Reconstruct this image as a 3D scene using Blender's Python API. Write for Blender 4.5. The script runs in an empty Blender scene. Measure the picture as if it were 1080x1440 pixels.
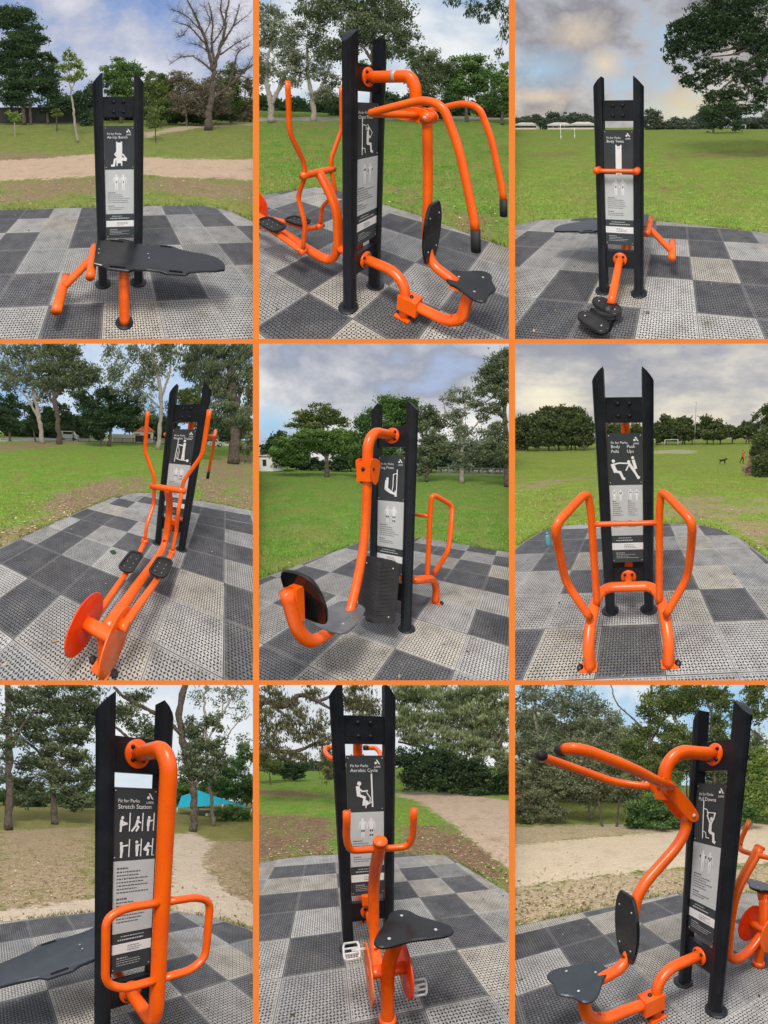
# Nine outdoor exercise stations of one fitness park, shown as a terraced 3 x 3 display.
# Every station is built in real metres (x across its two posts, y away from the visitor, z up).
# Each one stands on its own terrace, built the way a stage set is: life size around the machine,
# and shrinking evenly in all three directions with distance so that a whole park fits on the terrace.
import bpy, bmesh, math, random
import numpy as np
from mathutils import Vector
from mathutils.geometry import tessellate_polygon

random.seed(7)
rng = np.random.default_rng(11)
scene = bpy.context.scene
col = scene.collection
R = math.radians

# ------------------------------------------------------------------ measured tables
# cell, name, label, 1 if it stands in a row, base, limbs, crown lobes, palette, leaf size, cover, clump, hanging, twigs
TREES = [
 (0,'cypress_tree','huge dark evergreen with layered boughs at the far left behind the sit-up bench lawn',0,[-12.9,34.8,0.0],[([[-12.87,34.87,-0.05],[-12.86,35.71,4.98],[-12.87,36.83,10.97],[-13.31,37.66,15.3]],0.305,0.102),([[-11.91,34.9,-0.05],[-11.96,35.53,4.31],[-11.4,36.12,7.63]],0.203,0.068)],[[-13.66,37.56,14.64,2.54,1.86],[-14.99,37.82,15.64,2.03,1.35],[-12.0,37.09,12.63,2.54,1.52],[-14.05,36.96,11.31,2.71,1.52],[-15.76,36.74,9.66,2.03,2.03],[-11.36,36.55,9.97,2.03,1.19],[-13.76,36.32,7.98,2.88,1.69],[-12.1,35.85,5.97,2.37,1.52],[-15.16,35.84,4.99,2.03,2.03],[-10.98,37.09,12.96,1.52,0.85],[-13.49,35.49,3.65,2.71,1.19]],'dark',0.305,3.0,0.3,0,0),
 (0,'cypress_tree','smaller dark evergreen between the huge one and the thin sapling by the sit-up bench',0,[-10.5,38.7,-0.0],[([[-10.53,38.82,-0.05],[-10.41,40.26,8.28]],0.226,0.075)],[[-10.38,40.54,9.76,1.51,1.13],[-10.23,40.18,7.91,1.88,1.51],[-10.45,39.78,5.69,2.26,1.88],[-9.93,39.27,3.1,2.26,1.88],[-7.85,39.22,3.46,2.26,2.07]],'dark',0.339,2.6,0.3,0,0),
 (0,'sapling','thin leaning sapling with a sparse high crown on the lawn left of the sit-up bench',0,[-2.3,13.1,-0.0],[([[-2.28,13.11,-0.05],[-2.43,13.41,1.67],[-2.59,13.69,3.08],[-2.67,13.9,4.22],[-2.7,14.09,5.21]],0.086,0.029),([[-2.59,13.69,3.08],[-2.15,13.82,3.93]],0.043,0.014),([[-2.64,13.82,3.79],[-3.07,13.98,4.5]],0.043,0.014)],[[-2.7,14.08,5.14,0.4,0.4],[-2.35,13.95,4.57,0.58,0.4],[-3.07,13.97,4.43,0.4,0.29],[-2.07,13.84,4.07,0.43,0.32],[-2.58,13.81,3.72,0.58,0.26]],'bright',0.13,1.3,0.3,0,0),
 (0,'broadleaf_tree','rounded green tree seen between the two posts of the sit-up bench station',0,[1.2,40.1,0.0],[([[1.17,40.14,-0.05],[1.24,40.97,4.66]],0.316,0.158)],[[1.32,41.84,9.32,1.98,1.5],[-0.29,41.64,7.78,1.78,1.78],[3.07,41.52,8.15,1.78,1.58],[1.27,41.26,6.22,3.16,1.98],[0.83,40.78,3.5,2.77,2.37]],'mid',0.356,2.8,0.3,0,0),
 (0,'broadleaf_tree','dense yellow green tree immediately right of the sit-up bench posts',0,[5.9,30.7,0.0],[([[5.86,30.68,-0.05],[5.91,31.19,2.78]],0.248,0.124)],[[5.33,31.79,5.84,1.71,1.24],[6.55,31.5,4.61,1.86,1.71],[4.99,31.47,4.01,1.55,1.86],[6.52,31.1,2.47,2.02,1.71],[4.96,31.02,1.57,1.55,1.4]],'olive',0.279,3.0,0.3,0,0),
 (0,'bush','dark bushes at the foot of the far fence left of the sit-up bench posts',0,[-3.6,32.2,-0.0],[],[[-3.68,32.47,1.29,1.02,1.15],[-4.13,32.84,3.18,1.28,1.6],[-2.84,32.95,4.12,0.96,1.44]],'dark',0.288,2.8,0.3,0,0),
 (0,'bare_tree','big leafless tree with bare spreading branches on the lawn right of the sit-up bench',0,[9.1,21.8,0.0],[([[9.05,21.82,-0.05],[9.24,22.12,1.57],[9.44,22.36,2.93],[9.66,22.73,4.97],[9.84,22.97,6.33],[10.56,23.27,8.14],[10.94,23.63,10.18],[11.32,24.03,12.44]],0.369,0.069),([[9.44,22.36,2.93],[11.07,22.48,4.06],[12.47,22.65,5.41],[13.75,22.77,6.42]],0.184,0.069),([[9.71,22.85,5.65],[9.28,23.22,7.47],[8.85,23.54,9.05],[7.96,23.97,11.1],[7.29,24.26,12.46]],0.184,0.069),([[9.84,22.97,6.33],[9.53,23.37,8.37],[9.79,23.74,10.41],[9.36,24.1,12.22]],0.138,0.046),([[10.56,23.27,8.14],[11.74,23.54,9.95],[12.35,23.89,11.98]],0.115,0.046),([[10.93,23.59,9.95],[10.5,23.91,11.54],[10.63,24.07,12.44]],0.092,0.046),([[9.06,23.36,8.15],[7.48,23.78,9.97],[5.88,23.96,10.43]],0.092,0.023),([[8.63,23.63,9.51],[7.04,24.02,11.1],[5.67,24.18,11.56]],0.069,0.023),([[11.74,23.54,9.95],[13.25,23.67,11.07]],0.069,0.023),([[9.67,22.86,5.65],[8.58,23.09,6.56],[7.67,23.24,7.13]],0.115,0.046),([[11.07,22.48,4.06],[11.67,22.74,5.64],[12.04,23.06,7.45],[13.21,23.12,8.13]],0.115,0.046),([[10.43,23.11,7.23],[12.06,23.23,8.36],[13.45,23.28,9.03]],0.092,0.023),([[8.85,23.54,9.05],[9.56,23.75,10.41],[8.89,24.09,12.0]],0.069,0.023),([[12.24,22.62,5.18],[13.16,22.53,4.95]],0.069,0.023),([[7.9,23.23,7.13],[6.51,23.29,7.03],[5.58,23.21,6.35]],0.069,0.023),([[11.67,22.74,5.64],[12.94,22.71,5.86],[13.65,22.93,7.22]],0.069,0.023),([[9.76,23.36,8.37],[10.58,23.52,9.5],[11.19,23.87,11.53]],0.092,0.023),([[7.48,23.78,9.97],[6.78,23.66,9.07],[6.08,23.65,8.84]],0.046,0.023),([[9.28,23.22,7.47],[8.37,23.39,8.15],[7.23,23.5,8.38]],0.069,0.023)],[],'brown',0.092,1,0.3,0,1700),
 (0,'shrub','brown half bare shrubs between the yellow green tree and the leafless tree',0,[8.7,27.5,0.0],[([[8.71,27.54,-0.05],[8.48,28.18,3.78]],0.141,0.056)],[[7.38,28.6,5.73,1.41,1.07],[9.06,28.35,4.89,1.55,1.41],[10.16,27.98,3.22,1.41,1.69],[8.18,27.99,2.67,1.55,1.69],[11.31,28.12,4.32,1.69,1.98],[12.69,27.78,2.92,1.55,1.98]],'dry',0.226,1.5,0.3,0,0),
 (0,'hedge','dark evergreen hedge low behind the leafless tree right of the sit-up bench',0,[12.0,33.4,-0.0],[],[[10.48,33.76,1.53,1.69,1.35],[12.51,33.58,1.18,1.69,1.08],[16.24,33.49,1.83,1.35,1.52],[8.78,33.73,0.87,1.02,0.88]],'dark',0.305,3.0,0.3,0,0),
 (0,'broadleaf_tree','small dark round tree near the right edge beyond the leafless tree',0,[20.4,41.1,-0.0],[([[20.45,41.11,-0.05],[20.52,41.94,4.7]],0.248,0.124)],[[20.58,42.62,8.36,1.74,1.66],[19.92,42.2,5.93,2.07,2.07],[20.91,41.69,3.48,1.66,2.28]],'olive',0.373,2.4,0.3,0,0),
 (0,'broadleaf_tree','pale thin trees at the right edge beyond the bare branches of the sit-up bench lawn',0,[23.8,42.9,0.0],[([[23.76,42.94,-0.05],[24.06,43.96,5.67]],0.173,0.087),([[24.84,42.88,-0.05],[25.16,44.14,6.95]],0.173,0.087)],[[24.29,44.11,6.52,1.3,1.73],[24.67,43.45,3.12,1.51,2.38],[23.77,43.1,1.0,1.73,1.08]],'dry',0.346,1.2,0.3,0,0),
 (0,'sapling','little round lollipop sapling at the far left edge of the sit-up bench lawn',0,[-7.5,17.2,0.0],[([[-7.5,17.21,-0.05],[-7.52,17.4,1.33]],0.054,0.036)],[[-7.56,17.44,1.51,0.54,0.46]],'bright',0.143,1.6,0.3,0,0),
 (0,'sapling','tiny staked sapling with dark leaves just right of the sit-up bench sign',0,[2.4,12.3,-0.0],[([[2.41,12.33,-0.05],[2.39,12.5,0.96]],0.042,0.028)],[[2.3,12.52,1.03,0.49,0.31],[2.36,12.61,1.51,0.31,0.42]],'olive',0.111,1.2,0.3,0,0),
 (0,'sapling','small bushy sapling between the sit-up bench posts and the thin sapling',0,[-5.5,22.1,0.0],[([[-5.45,22.19,-0.05],[-5.47,22.4,1.43]],0.068,0.045)],[[-5.47,22.47,1.76,0.5,0.5]],'olive',0.181,1.8,0.3,0,0),
 (0,'broadleaf_tree','far tree in the mixed green belt behind the lawn of the sit-up bench',1,[-7.6,57.1,0.0],[([[-7.67,56.82,-0.05],[-7.61,57.47,2.08]],0.164,0.109)],[[-7.61,57.47,2.08,2.74,2.19],[-8.66,57.38,1.33,1.53,1.64],[-6.51,57.3,1.54,1.53,1.75],[-7.02,57.61,3.05,1.31,1.09]],'dark',0.438,2.6,0.3,0,0),
 (0,'broadleaf_tree','far tree in the mixed green belt behind the lawn of the sit-up bench',1,[-3.4,58.2,-0.0],[([[-3.37,58.02,-0.05],[-3.31,58.67,2.34]],0.168,0.112)],[[-3.31,58.67,2.34,2.8,2.24],[-4.26,58.58,1.57,1.57,1.68],[-2.32,58.52,1.79,1.57,1.79],[-3.37,58.86,3.33,1.34,1.12]],'dark',0.448,2.6,0.3,0,0),
 (0,'broadleaf_tree','far tree in the mixed green belt behind the lawn of the sit-up bench',1,[0.0,57.1,0.0],[([[-0.01,56.82,-0.05],[0.05,57.54,2.58]],0.165,0.11)],[[0.05,57.54,2.58,2.76,2.48],[-0.99,57.44,1.74,1.54,1.86],[0.97,57.37,1.97,1.54,1.98],[-0.33,57.77,3.68,1.32,1.24]],'dark',0.441,2.6,0.3,0,0),
 (0,'broadleaf_tree','far tree in the mixed green belt behind the lawn of the sit-up bench',1,[4.7,60.8,0.0],[([[4.68,60.47,-0.05],[4.74,61.16,2.04]],0.176,0.118)],[[4.74,61.16,2.04,2.94,2.35],[3.62,61.07,1.24,1.65,1.76],[6.0,60.98,1.46,1.65,1.88],[5.33,61.32,3.08,1.41,1.18]],'dark',0.47,2.6,0.3,0,0),
 (0,'broadleaf_tree','far tree in the mixed green belt behind the lawn of the sit-up bench',1,[8.3,60.9,0.0],[([[8.23,60.47,-0.05],[8.3,61.25,2.02]],0.177,0.118)],[[8.3,61.25,2.02,3.25,2.66],[7.42,61.13,1.11,1.82,1.99],[9.16,61.08,1.37,1.82,2.13],[9.09,61.42,3.19,1.56,1.33]],'dark',0.472,2.6,0.3,0,0),
 (0,'broadleaf_tree','far tree in the mixed green belt behind the lawn of the sit-up bench',1,[13.9,59.2,0.0],[([[13.83,58.87,-0.05],[13.9,59.63,2.27]],0.173,0.116)],[[13.9,59.63,2.27,3.18,2.6],[12.59,59.54,1.38,1.78,1.95],[14.85,59.46,1.63,1.78,2.08],[14.68,59.8,3.42,1.53,1.3]],'dark',0.462,2.6,0.3,0,0),
 (0,'broadleaf_tree','far tree in the mixed green belt behind the lawn of the sit-up bench',1,[18.5,59.1,-0.0],[([[18.51,58.83,-0.05],[18.57,59.5,1.96]],0.174,0.116)],[[18.57,59.5,1.96,3.48,2.32],[17.58,59.41,1.17,1.95,1.74],[19.63,59.34,1.39,1.95,1.86],[18.75,59.69,2.99,1.67,1.16]],'dark',0.464,2.6,0.3,0,0),
 (0,'broadleaf_tree','far tree in the mixed green belt behind the lawn of the sit-up bench',1,[23.0,55.4,-0.0],[([[22.94,55.04,-0.05],[23.0,55.76,1.92]],0.164,0.11)],[[23.0,55.76,1.92,3.29,2.46],[22.11,55.65,1.08,1.84,1.85],[24.29,55.57,1.31,1.84,1.97],[22.51,55.99,3.01,1.58,1.23]],'dark',0.438,2.6,0.3,0,0),
 (0,'broadleaf_tree','far tree in the mixed green belt behind the lawn of the sit-up bench',1,[29.6,57.4,-0.0],[([[29.53,56.98,-0.05],[29.6,57.73,1.9]],0.171,0.114)],[[29.6,57.73,1.9,3.42,2.56],[28.57,57.62,1.02,1.91,1.92],[30.51,57.56,1.26,1.91,2.05],[29.87,57.93,3.03,1.64,1.28]],'dark',0.455,2.6,0.3,0,0),
 (0,'broadleaf_tree','far tree in the mixed green belt behind the lawn of the sit-up bench',1,[31.6,54.7,0.0],[([[31.59,54.4,-0.05],[31.65,55.12,2.14]],0.164,0.109)],[[31.65,55.12,2.14,2.73,2.46],[30.86,55.01,1.3,1.53,1.84],[32.54,54.96,1.53,1.53,1.96],[32.19,55.29,3.23,1.31,1.23]],'dark',0.437,2.6,0.3,0,0),
 (1,'gum_tree','pale trunked gum tree at the left edge beyond the chest press lawn',0,[12.8,20.6,0.0],[([[12.83,20.61,-0.05],[13.07,20.75,1.49],[13.1,21.18,2.66],[13.26,21.6,4.24],[13.84,21.57,6.22]],0.284,0.101),([[13.07,20.75,1.49],[13.72,20.38,2.89],[14.31,20.1,4.29],[14.82,20.02,5.88]],0.203,0.081),([[13.84,21.57,6.22],[14.42,21.55,8.21]],0.101,0.041),([[13.1,21.18,2.66],[12.97,22.01,4.22]],0.122,0.061)],[[14.29,21.98,8.79,1.42,1.12],[13.66,22.23,7.2,1.22,1.42],[14.59,20.9,7.24,1.62,1.42],[14.86,19.79,5.49,1.22,1.22],[13.6,21.36,4.84,1.62,1.22],[14.44,19.68,3.71,1.22,0.81],[12.92,21.84,3.63,0.81,1.01]],'gum',0.183,1.7,0.3,0,0),
 (1,'gum_tree','gum tree with a forked trunk left of the chest press posts',0,[17.0,19.9,-0.0],[([[17.03,19.93,-0.05],[17.27,20.3,2.03],[17.36,20.99,4.02],[17.8,21.54,6.91]],0.274,0.114),([[17.27,20.3,2.03],[18.24,19.65,3.84],[18.94,19.36,5.64]],0.183,0.068)],[[18.19,21.43,8.03,1.83,1.6],[18.66,20.03,6.29,1.6,1.37],[17.25,21.5,4.9,1.37,1.37],[18.41,19.49,4.07,1.6,0.91],[17.74,19.81,2.5,1.37,0.91]],'gum',0.205,1.6,0.3,0,0),
 (1,'gum_tree','tallest gum tree towering straight behind the chest press posts',0,[16.1,12.2,0.0],[([[16.17,12.25,-0.05],[16.54,12.64,2.8],[17.07,13.06,5.7],[17.63,13.44,8.6],[18.0,13.65,10.42]],0.242,0.112),([[17.07,13.06,5.7],[18.13,12.28,7.55],[18.81,11.9,9.02]],0.13,0.056),([[16.94,12.95,4.98],[16.62,14.14,6.76],[16.62,14.89,8.55]],0.13,0.056)],[[15.16,17.05,8.66,2.05,1.3],[16.47,15.25,8.9,2.05,1.49],[17.81,13.48,9.33,2.05,1.3],[18.61,11.96,8.47,1.49,1.49],[18.78,11.13,7.04,1.02,1.12],[16.68,14.2,7.12,2.05,1.3],[17.94,12.11,6.46,1.67,1.3],[18.67,10.77,5.78,0.84,0.84],[15.64,15.25,5.99,1.49,1.12],[16.39,13.44,4.23,1.12,1.12]],'gumd',0.186,1.8,0.3,0,0),
 (1,'broadleaf_tree','mid green tree right of the chest press upper tube partly behind the handle arms',0,[29.9,13.8,-0.0],[([[29.87,13.83,-0.05],[30.43,14.34,3.12]],0.23,0.115),([[29.12,14.89,-0.05],[29.67,15.19,2.52]],0.172,0.086)],[[30.91,15.35,7.3,1.72,1.44],[30.08,15.75,5.32,1.58,1.72],[31.33,14.19,5.94,1.72,1.72],[30.23,14.73,3.38,2.3,1.72],[29.61,14.94,1.69,1.72,1.29]],'gumd',0.259,2.2,0.3,0,0),
 (1,'broadleaf_tree','broad dark dome crowned tree between the two handle arms of the chest press',0,[34.4,10.9,-0.0],[([[34.42,10.86,-0.05],[34.78,11.38,2.45]],0.274,0.122)],[[35.84,11.73,7.05,2.28,1.37],[34.44,13.31,5.96,1.83,1.67],[36.6,9.97,5.48,1.67,1.83],[35.0,11.78,4.22,3.35,1.83],[33.82,12.75,2.4,1.83,1.52],[35.86,9.71,2.21,1.83,1.37]],'mid',0.274,2.5,0.3,0,0),
 (1,'broadleaf_tree','dark tree cut by the right edge beyond the chest press',0,[32.7,6.2,-0.0],[([[32.74,6.18,-0.05],[33.27,6.66,3.26]],0.189,0.108)],[[33.64,6.99,5.37,1.08,1.35],[32.96,7.1,3.24,1.22,1.62],[33.44,6.09,2.49,1.35,1.62]],'mid',0.244,2.4,0.3,0,0),
 (1,'gum_branch','leafy hanging branch in the upper right corner above the chest press',0,[4.2,-0.4,0.0],[([[4.83,0.2,3.82],[4.63,0.42,3.63],[4.4,0.71,3.52],[4.2,1.03,3.6]],0.019,0.005),([[4.76,0.13,3.41],[4.62,0.22,3.13],[4.49,0.23,2.68]],0.014,0.005),([[4.63,0.42,3.63],[4.42,0.6,3.35]],0.009,0.005)],[[4.12,1.14,3.6,0.23,0.08],[4.34,0.78,3.48,0.28,0.16],[4.56,0.48,3.53,0.28,0.19],[4.41,0.59,3.3,0.19,0.1],[4.61,0.22,3.09,0.1,0.23],[4.47,0.24,2.65,0.07,0.1],[4.69,0.23,3.4,0.12,0.23]],'dark',0.06,0.95,0.16,1,0),
 (1,'bush','row of low bushes and tree trunks far beyond the chest press lawn',0,[35.2,24.2,0.0],[],[[30.99,30.58,0.62,1.86,1.12],[32.7,28.14,0.7,2.23,1.12],[36.68,22.29,0.54,1.86,1.04],[40.49,16.78,0.55,1.86,0.93],[35.68,23.87,0.85,1.49,1.3]],'dark',0.335,2.0,0.3,0,0),
 (1,'broadleaf_tree','far tree in the dim belt behind the lawn of the chest press',1,[34.3,55.8,0.0],[([[33.85,55.38,-0.05],[34.47,55.94,0.8]],0.154,0.103)],[[34.47,55.94,0.8,3.08,2.31],[33.57,56.91,-0.02,1.73,1.73],[34.89,55.12,0.27,1.73,1.85],[34.83,55.85,1.82,1.48,1.16]],'dark',0.411,2.2,0.3,0,0),
 (1,'broadleaf_tree','far tree in the dim belt behind the lawn of the chest press',1,[37.9,54.1,0.0],[([[37.38,53.68,-0.05],[37.96,54.2,0.38]],0.159,0.106)],[[37.96,54.2,0.38,3.18,2.12],[37.24,54.94,-0.37,1.78,1.59],[38.58,53.1,-0.1,1.78,1.7],[37.86,54.71,1.3,1.53,1.06]],'dark',0.424,2.2,0.3,0,0),
 (1,'broadleaf_tree','far tree in the dim belt behind the lawn of the chest press',1,[39.6,50.6,-0.0],[([[39.17,50.21,-0.05],[39.82,50.79,1.01]],0.158,0.105)],[[39.82,50.79,1.01,2.63,2.37],[39.12,51.46,0.18,1.47,1.77],[40.33,49.81,0.46,1.47,1.89],[39.74,51.32,2.03,1.26,1.18]],'dark',0.421,2.2,0.3,0,0),
 (1,'broadleaf_tree','far tree in the dim belt behind the lawn of the chest press',1,[41.5,44.3,-0.0],[([[41.05,43.95,-0.05],[41.74,44.57,1.68]],0.152,0.102)],[[41.74,44.57,1.68,3.05,2.54],[40.92,45.38,0.78,1.71,1.91],[42.34,43.45,1.1,1.71,2.03],[42.3,44.21,2.81,1.46,1.27]],'dark',0.407,2.2,0.3,0,0),
 (1,'broadleaf_tree','far tree in the dim belt behind the lawn of the chest press',1,[44.5,42.4,-0.0],[([[44.17,42.06,-0.05],[44.81,42.63,1.53]],0.156,0.104)],[[44.81,42.63,1.53,3.12,2.34],[44.07,43.36,0.71,1.75,1.76],[45.34,41.63,1.0,1.75,1.87],[44.94,42.86,2.56,1.5,1.17]],'dark',0.416,2.2,0.3,0,0),
 (1,'broadleaf_tree','far tree in the dim belt behind the lawn of the chest press',1,[49.6,33.2,0.0],[([[49.26,32.94,-0.05],[49.96,33.57,2.07]],0.154,0.102)],[[49.96,33.57,2.07,3.07,2.56],[49.15,34.37,1.17,1.72,1.92],[50.45,32.62,1.48,1.72,2.05],[49.9,34.11,3.18,1.47,1.28]],'dark',0.409,2.2,0.3,0,0),
 (1,'broadleaf_tree','far tree in the dim belt behind the lawn of the chest press',1,[54.9,32.9,-0.0],[([[54.52,32.53,-0.05],[55.19,33.13,1.67]],0.164,0.109)],[[55.19,33.13,1.67,3.28,2.46],[54.34,34.01,0.8,1.83,1.84],[55.9,31.87,1.11,1.83,1.97],[55.74,32.78,2.76,1.57,1.23]],'dark',0.437,2.2,0.3,0,0),
 (1,'broadleaf_tree','far tree in the dim belt behind the lawn of the chest press',1,[57.0,30.3,0.0],[([[56.68,30.0,-0.05],[57.43,30.67,2.3]],0.165,0.11)],[[57.43,30.67,2.3,3.29,2.74],[56.76,31.25,1.34,1.84,2.06],[57.82,29.84,1.66,1.84,2.19],[58.09,30.22,3.52,1.58,1.37]],'dark',0.439,2.2,0.3,0,0),
 (1,'broadleaf_tree','far tree in the dim belt behind the lawn of the chest press',1,[58.8,25.2,-0.0],[([[58.53,24.95,-0.05],[59.12,25.48,1.65]],0.161,0.107)],[[59.12,25.48,1.65,3.22,2.15],[58.24,26.44,0.88,1.8,1.61],[59.59,24.59,1.16,1.8,1.72],[59.72,24.99,2.61,1.55,1.07]],'dark',0.43,2.2,0.3,0,0),
 (1,'broadleaf_tree','far tree in the dim belt behind the lawn of the chest press',1,[61.2,22.2,-0.0],[([[60.83,21.91,-0.05],[61.42,22.43,1.5]],0.162,0.108)],[[61.42,22.43,1.5,3.23,2.15],[60.77,23.06,0.74,1.81,1.62],[61.9,21.53,1.0,1.81,1.72],[61.67,22.45,2.44,1.55,1.08]],'dark',0.431,2.2,0.3,0,0),
 (1,'broadleaf_tree','far tree in the dim belt behind the lawn of the chest press',1,[61.4,15.4,0.0],[([[61.24,15.28,-0.05],[61.79,15.78,2.18]],0.153,0.102)],[[61.79,15.78,2.18,3.05,2.03],[61.21,16.33,1.47,1.71,1.53],[62.4,14.71,1.72,1.71,1.63],[61.68,16.3,3.06,1.46,1.02]],'dark',0.407,2.2,0.3,0,0),
 (1,'broadleaf_tree','far tree in the dim belt behind the lawn of the chest press',1,[66.0,13.1,0.0],[([[65.76,12.82,-0.05],[66.33,13.34,1.8]],0.159,0.106)],[[66.33,13.34,1.8,3.17,2.11],[65.66,14.0,1.05,1.78,1.59],[66.73,12.56,1.31,1.78,1.69],[66.63,13.29,2.73,1.52,1.06]],'dark',0.423,2.2,0.3,0,0),
 (2,'fig_tree','great dark spreading tree overhanging the upper right of the body twist lawn',0,[5.7,9.4,-0.0],[([[5.68,9.51,-0.05],[5.54,9.85,2.95],[5.1,10.04,4.46],[4.18,10.04,5.16],[3.18,9.87,4.96],[2.08,9.69,4.76]],0.244,0.041),([[5.11,9.96,3.95],[4.0,9.86,4.26],[3.2,9.69,3.86],[2.81,9.57,3.46]],0.101,0.03),([[4.59,10.06,4.96],[3.36,10.06,5.96],[2.15,9.95,6.26]],0.091,0.03),([[4.18,10.04,5.16],[2.99,9.79,4.66],[1.98,9.65,4.56]],0.061,0.02),([[3.2,9.69,3.86],[2.41,9.47,3.16],[2.12,9.35,2.66]],0.051,0.02),([[3.7,9.86,4.46],[4.39,10.03,4.96]],0.061,0.02)],[[2.54,10.1,6.86,1.42,0.61],[3.86,10.19,6.36,1.22,0.91],[1.35,9.78,5.86,0.96,0.61],[2.26,9.88,5.76,1.12,0.71],[0.56,9.59,5.36,0.63,0.61],[0.97,9.56,4.86,0.76,0.46],[0.27,9.44,4.71,0.41,0.46],[1.97,9.73,5.06,0.81,0.41],[3.38,9.93,5.16,0.91,0.51],[1.59,9.55,4.31,0.51,0.32],[1.3,9.41,3.66,0.61,0.32],[1.0,9.34,3.51,0.41,0.26],[2.1,9.51,3.66,0.61,0.36],[2.9,9.68,4.06,0.71,0.41],[3.91,9.8,3.96,0.71,0.51],[2.42,9.44,2.96,0.61,0.3],[3.12,9.55,3.06,0.71,0.41],[4.13,9.67,2.95,0.61,0.51],[2.02,9.35,2.76,0.36,0.3],[2.63,9.39,2.45,0.51,0.3],[3.64,9.5,2.35,0.71,0.3],[1.51,9.37,3.26,0.36,0.22],[0.58,9.38,4.06,0.36,0.25],[2.19,9.59,4.06,0.61,0.41],[1.76,9.76,5.46,0.71,0.51],[3.51,9.7,3.66,0.61,0.41],[3.98,10.03,5.26,0.61,0.61],[1.35,9.82,6.11,0.61,0.41],[2.25,9.98,6.41,0.81,0.51],[0.55,9.66,5.81,0.46,0.36],[3.06,9.99,5.76,0.81,0.61],[4.29,10.02,4.96,0.61,0.61]],'vdark',0.112,1.7,0.17,0,0),
 (2,'small_tree','dense dark tree under the hanging boughs of the great tree beside the body twister',0,[9.5,60.0,-0.0],[([[9.53,60.01,-0.05],[9.46,60.54,3.41]],0.277,0.166)],[[11.08,60.93,4.5,3.32,3.32],[13.84,61.21,3.95,2.49,3.04],[9.47,60.45,2.87,2.21,2.21],[12.68,61.5,6.69,1.94,2.21]],'dark',0.498,3,0.3,0,0),
 (2,'broadleaf_tree','far dark tree in the row across the oval left of the body twister posts',1,[-89.3,145.9,-0.0],[([[-89.26,145.61,-0.05],[-89.38,146.58,4.26]],0.434,0.29)],[[-89.38,146.58,4.26,6.51,3.76],[-92.13,146.0,2.96,3.65,2.82],[-87.57,146.66,3.33,3.65,3.01],[-90.7,146.68,5.93,3.13,1.88]],'far',1.158,3,0.3,0,0),
 (2,'broadleaf_tree','far dark tree in the row across the oval left of the body twister posts',1,[-75.7,137.8,0.0],[([[-75.62,137.52,-0.05],[-75.74,138.49,4.49]],0.407,0.272)],[[-75.74,138.49,4.49,6.11,3.8],[-77.29,138.07,3.18,3.42,2.85],[-73.6,138.62,3.55,3.42,3.04],[-76.78,138.63,6.18,2.93,1.9]],'far',1.086,3,0.3,0,0),
 (2,'broadleaf_tree','far dark tree in the row across the oval left of the body twister posts',1,[-71.1,146.1,0.0],[([[-71.03,145.88,-0.05],[-71.17,146.98,5.61]],0.428,0.285)],[[-71.17,146.98,5.61,7.14,4.28],[-74.0,146.36,4.14,4.0,3.21],[-68.53,147.15,4.55,4.0,3.43],[-72.02,147.18,7.51,3.43,2.14]],'far',1.142,3,0.3,0,0),
 (2,'broadleaf_tree','far dark tree in the row across the oval left of the body twister posts',1,[-58.1,140.0,0.0],[([[-58.09,139.92,-0.05],[-58.23,140.96,6.08]],0.407,0.271)],[[-58.23,140.96,6.08,6.11,4.07],[-60.81,140.38,4.67,3.42,3.05],[-56.44,141.03,5.07,3.42,3.26],[-57.67,141.33,7.88,2.93,2.04]],'far',1.085,3,0.3,0,0),
 (2,'broadleaf_tree','far dark tree in the row across the oval left of the body twister posts',1,[-51.6,145.6,-0.0],[([[-51.63,145.56,-0.05],[-51.74,146.42,5.1]],0.42,0.28)],[[-51.74,146.42,5.1,5.6,3.36],[-53.52,145.99,3.95,3.14,2.52],[-49.55,146.57,4.27,3.14,2.69],[-52.55,146.55,6.6,2.69,1.68]],'far',1.12,3,0.3,0,0),
 (2,'broadleaf_tree','far dark tree in the row across the oval left of the body twister posts',1,[-91.8,138.9,-0.0],[([[-91.74,138.77,-0.05],[-91.83,139.48,3.47]],0.416,0.278)],[[-91.83,139.48,3.47,5.55,2.78],[-93.86,139.05,2.51,3.11,2.08],[-89.56,139.67,2.78,3.11,2.22],[-92.8,139.55,4.7,2.66,1.39]],'far',1.11,3,0.3,0,0),
 (2,'broadleaf_tree','tallest far round tree just right of the body twist posts on the oval edge',0,[-10.0,118.7,0.0],[([[-10.0,118.71,-0.05],[-10.06,119.2,3.04]],0.443,0.332)],[[-10.68,119.66,6.32,3.54,3.32],[-7.91,119.85,5.22,2.77,3.32],[-12.26,118.91,3.04,3.32,2.77]],'far',0.886,3,0.3,0,0),
 (2,'broadleaf_tree','far dark tree in the row between the body twister posts and the great tree',1,[-5.4,140.0,-0.0],[([[-5.33,139.74,-0.05],[-5.4,140.33,1.99]],0.388,0.259)],[[-5.4,140.33,1.99,6.47,2.33],[-7.41,139.93,1.19,3.62,1.75],[-3.5,140.49,1.42,3.62,1.86],[-4.3,140.65,3.03,3.11,1.16]],'far',1.035,3,0.3,0,0),
 (2,'broadleaf_tree','far dark tree in the row between the body twister posts and the great tree',1,[2.3,140.9,0.0],[([[2.38,140.5,-0.05],[2.26,141.42,3.26]],0.388,0.259)],[[2.26,141.42,3.26,5.82,3.62],[0.26,140.95,2.01,3.26,2.71],[4.98,141.64,2.37,3.26,2.9],[2.13,141.67,4.87,2.79,1.81]],'far',1.034,3,0.3,0,0),
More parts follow.
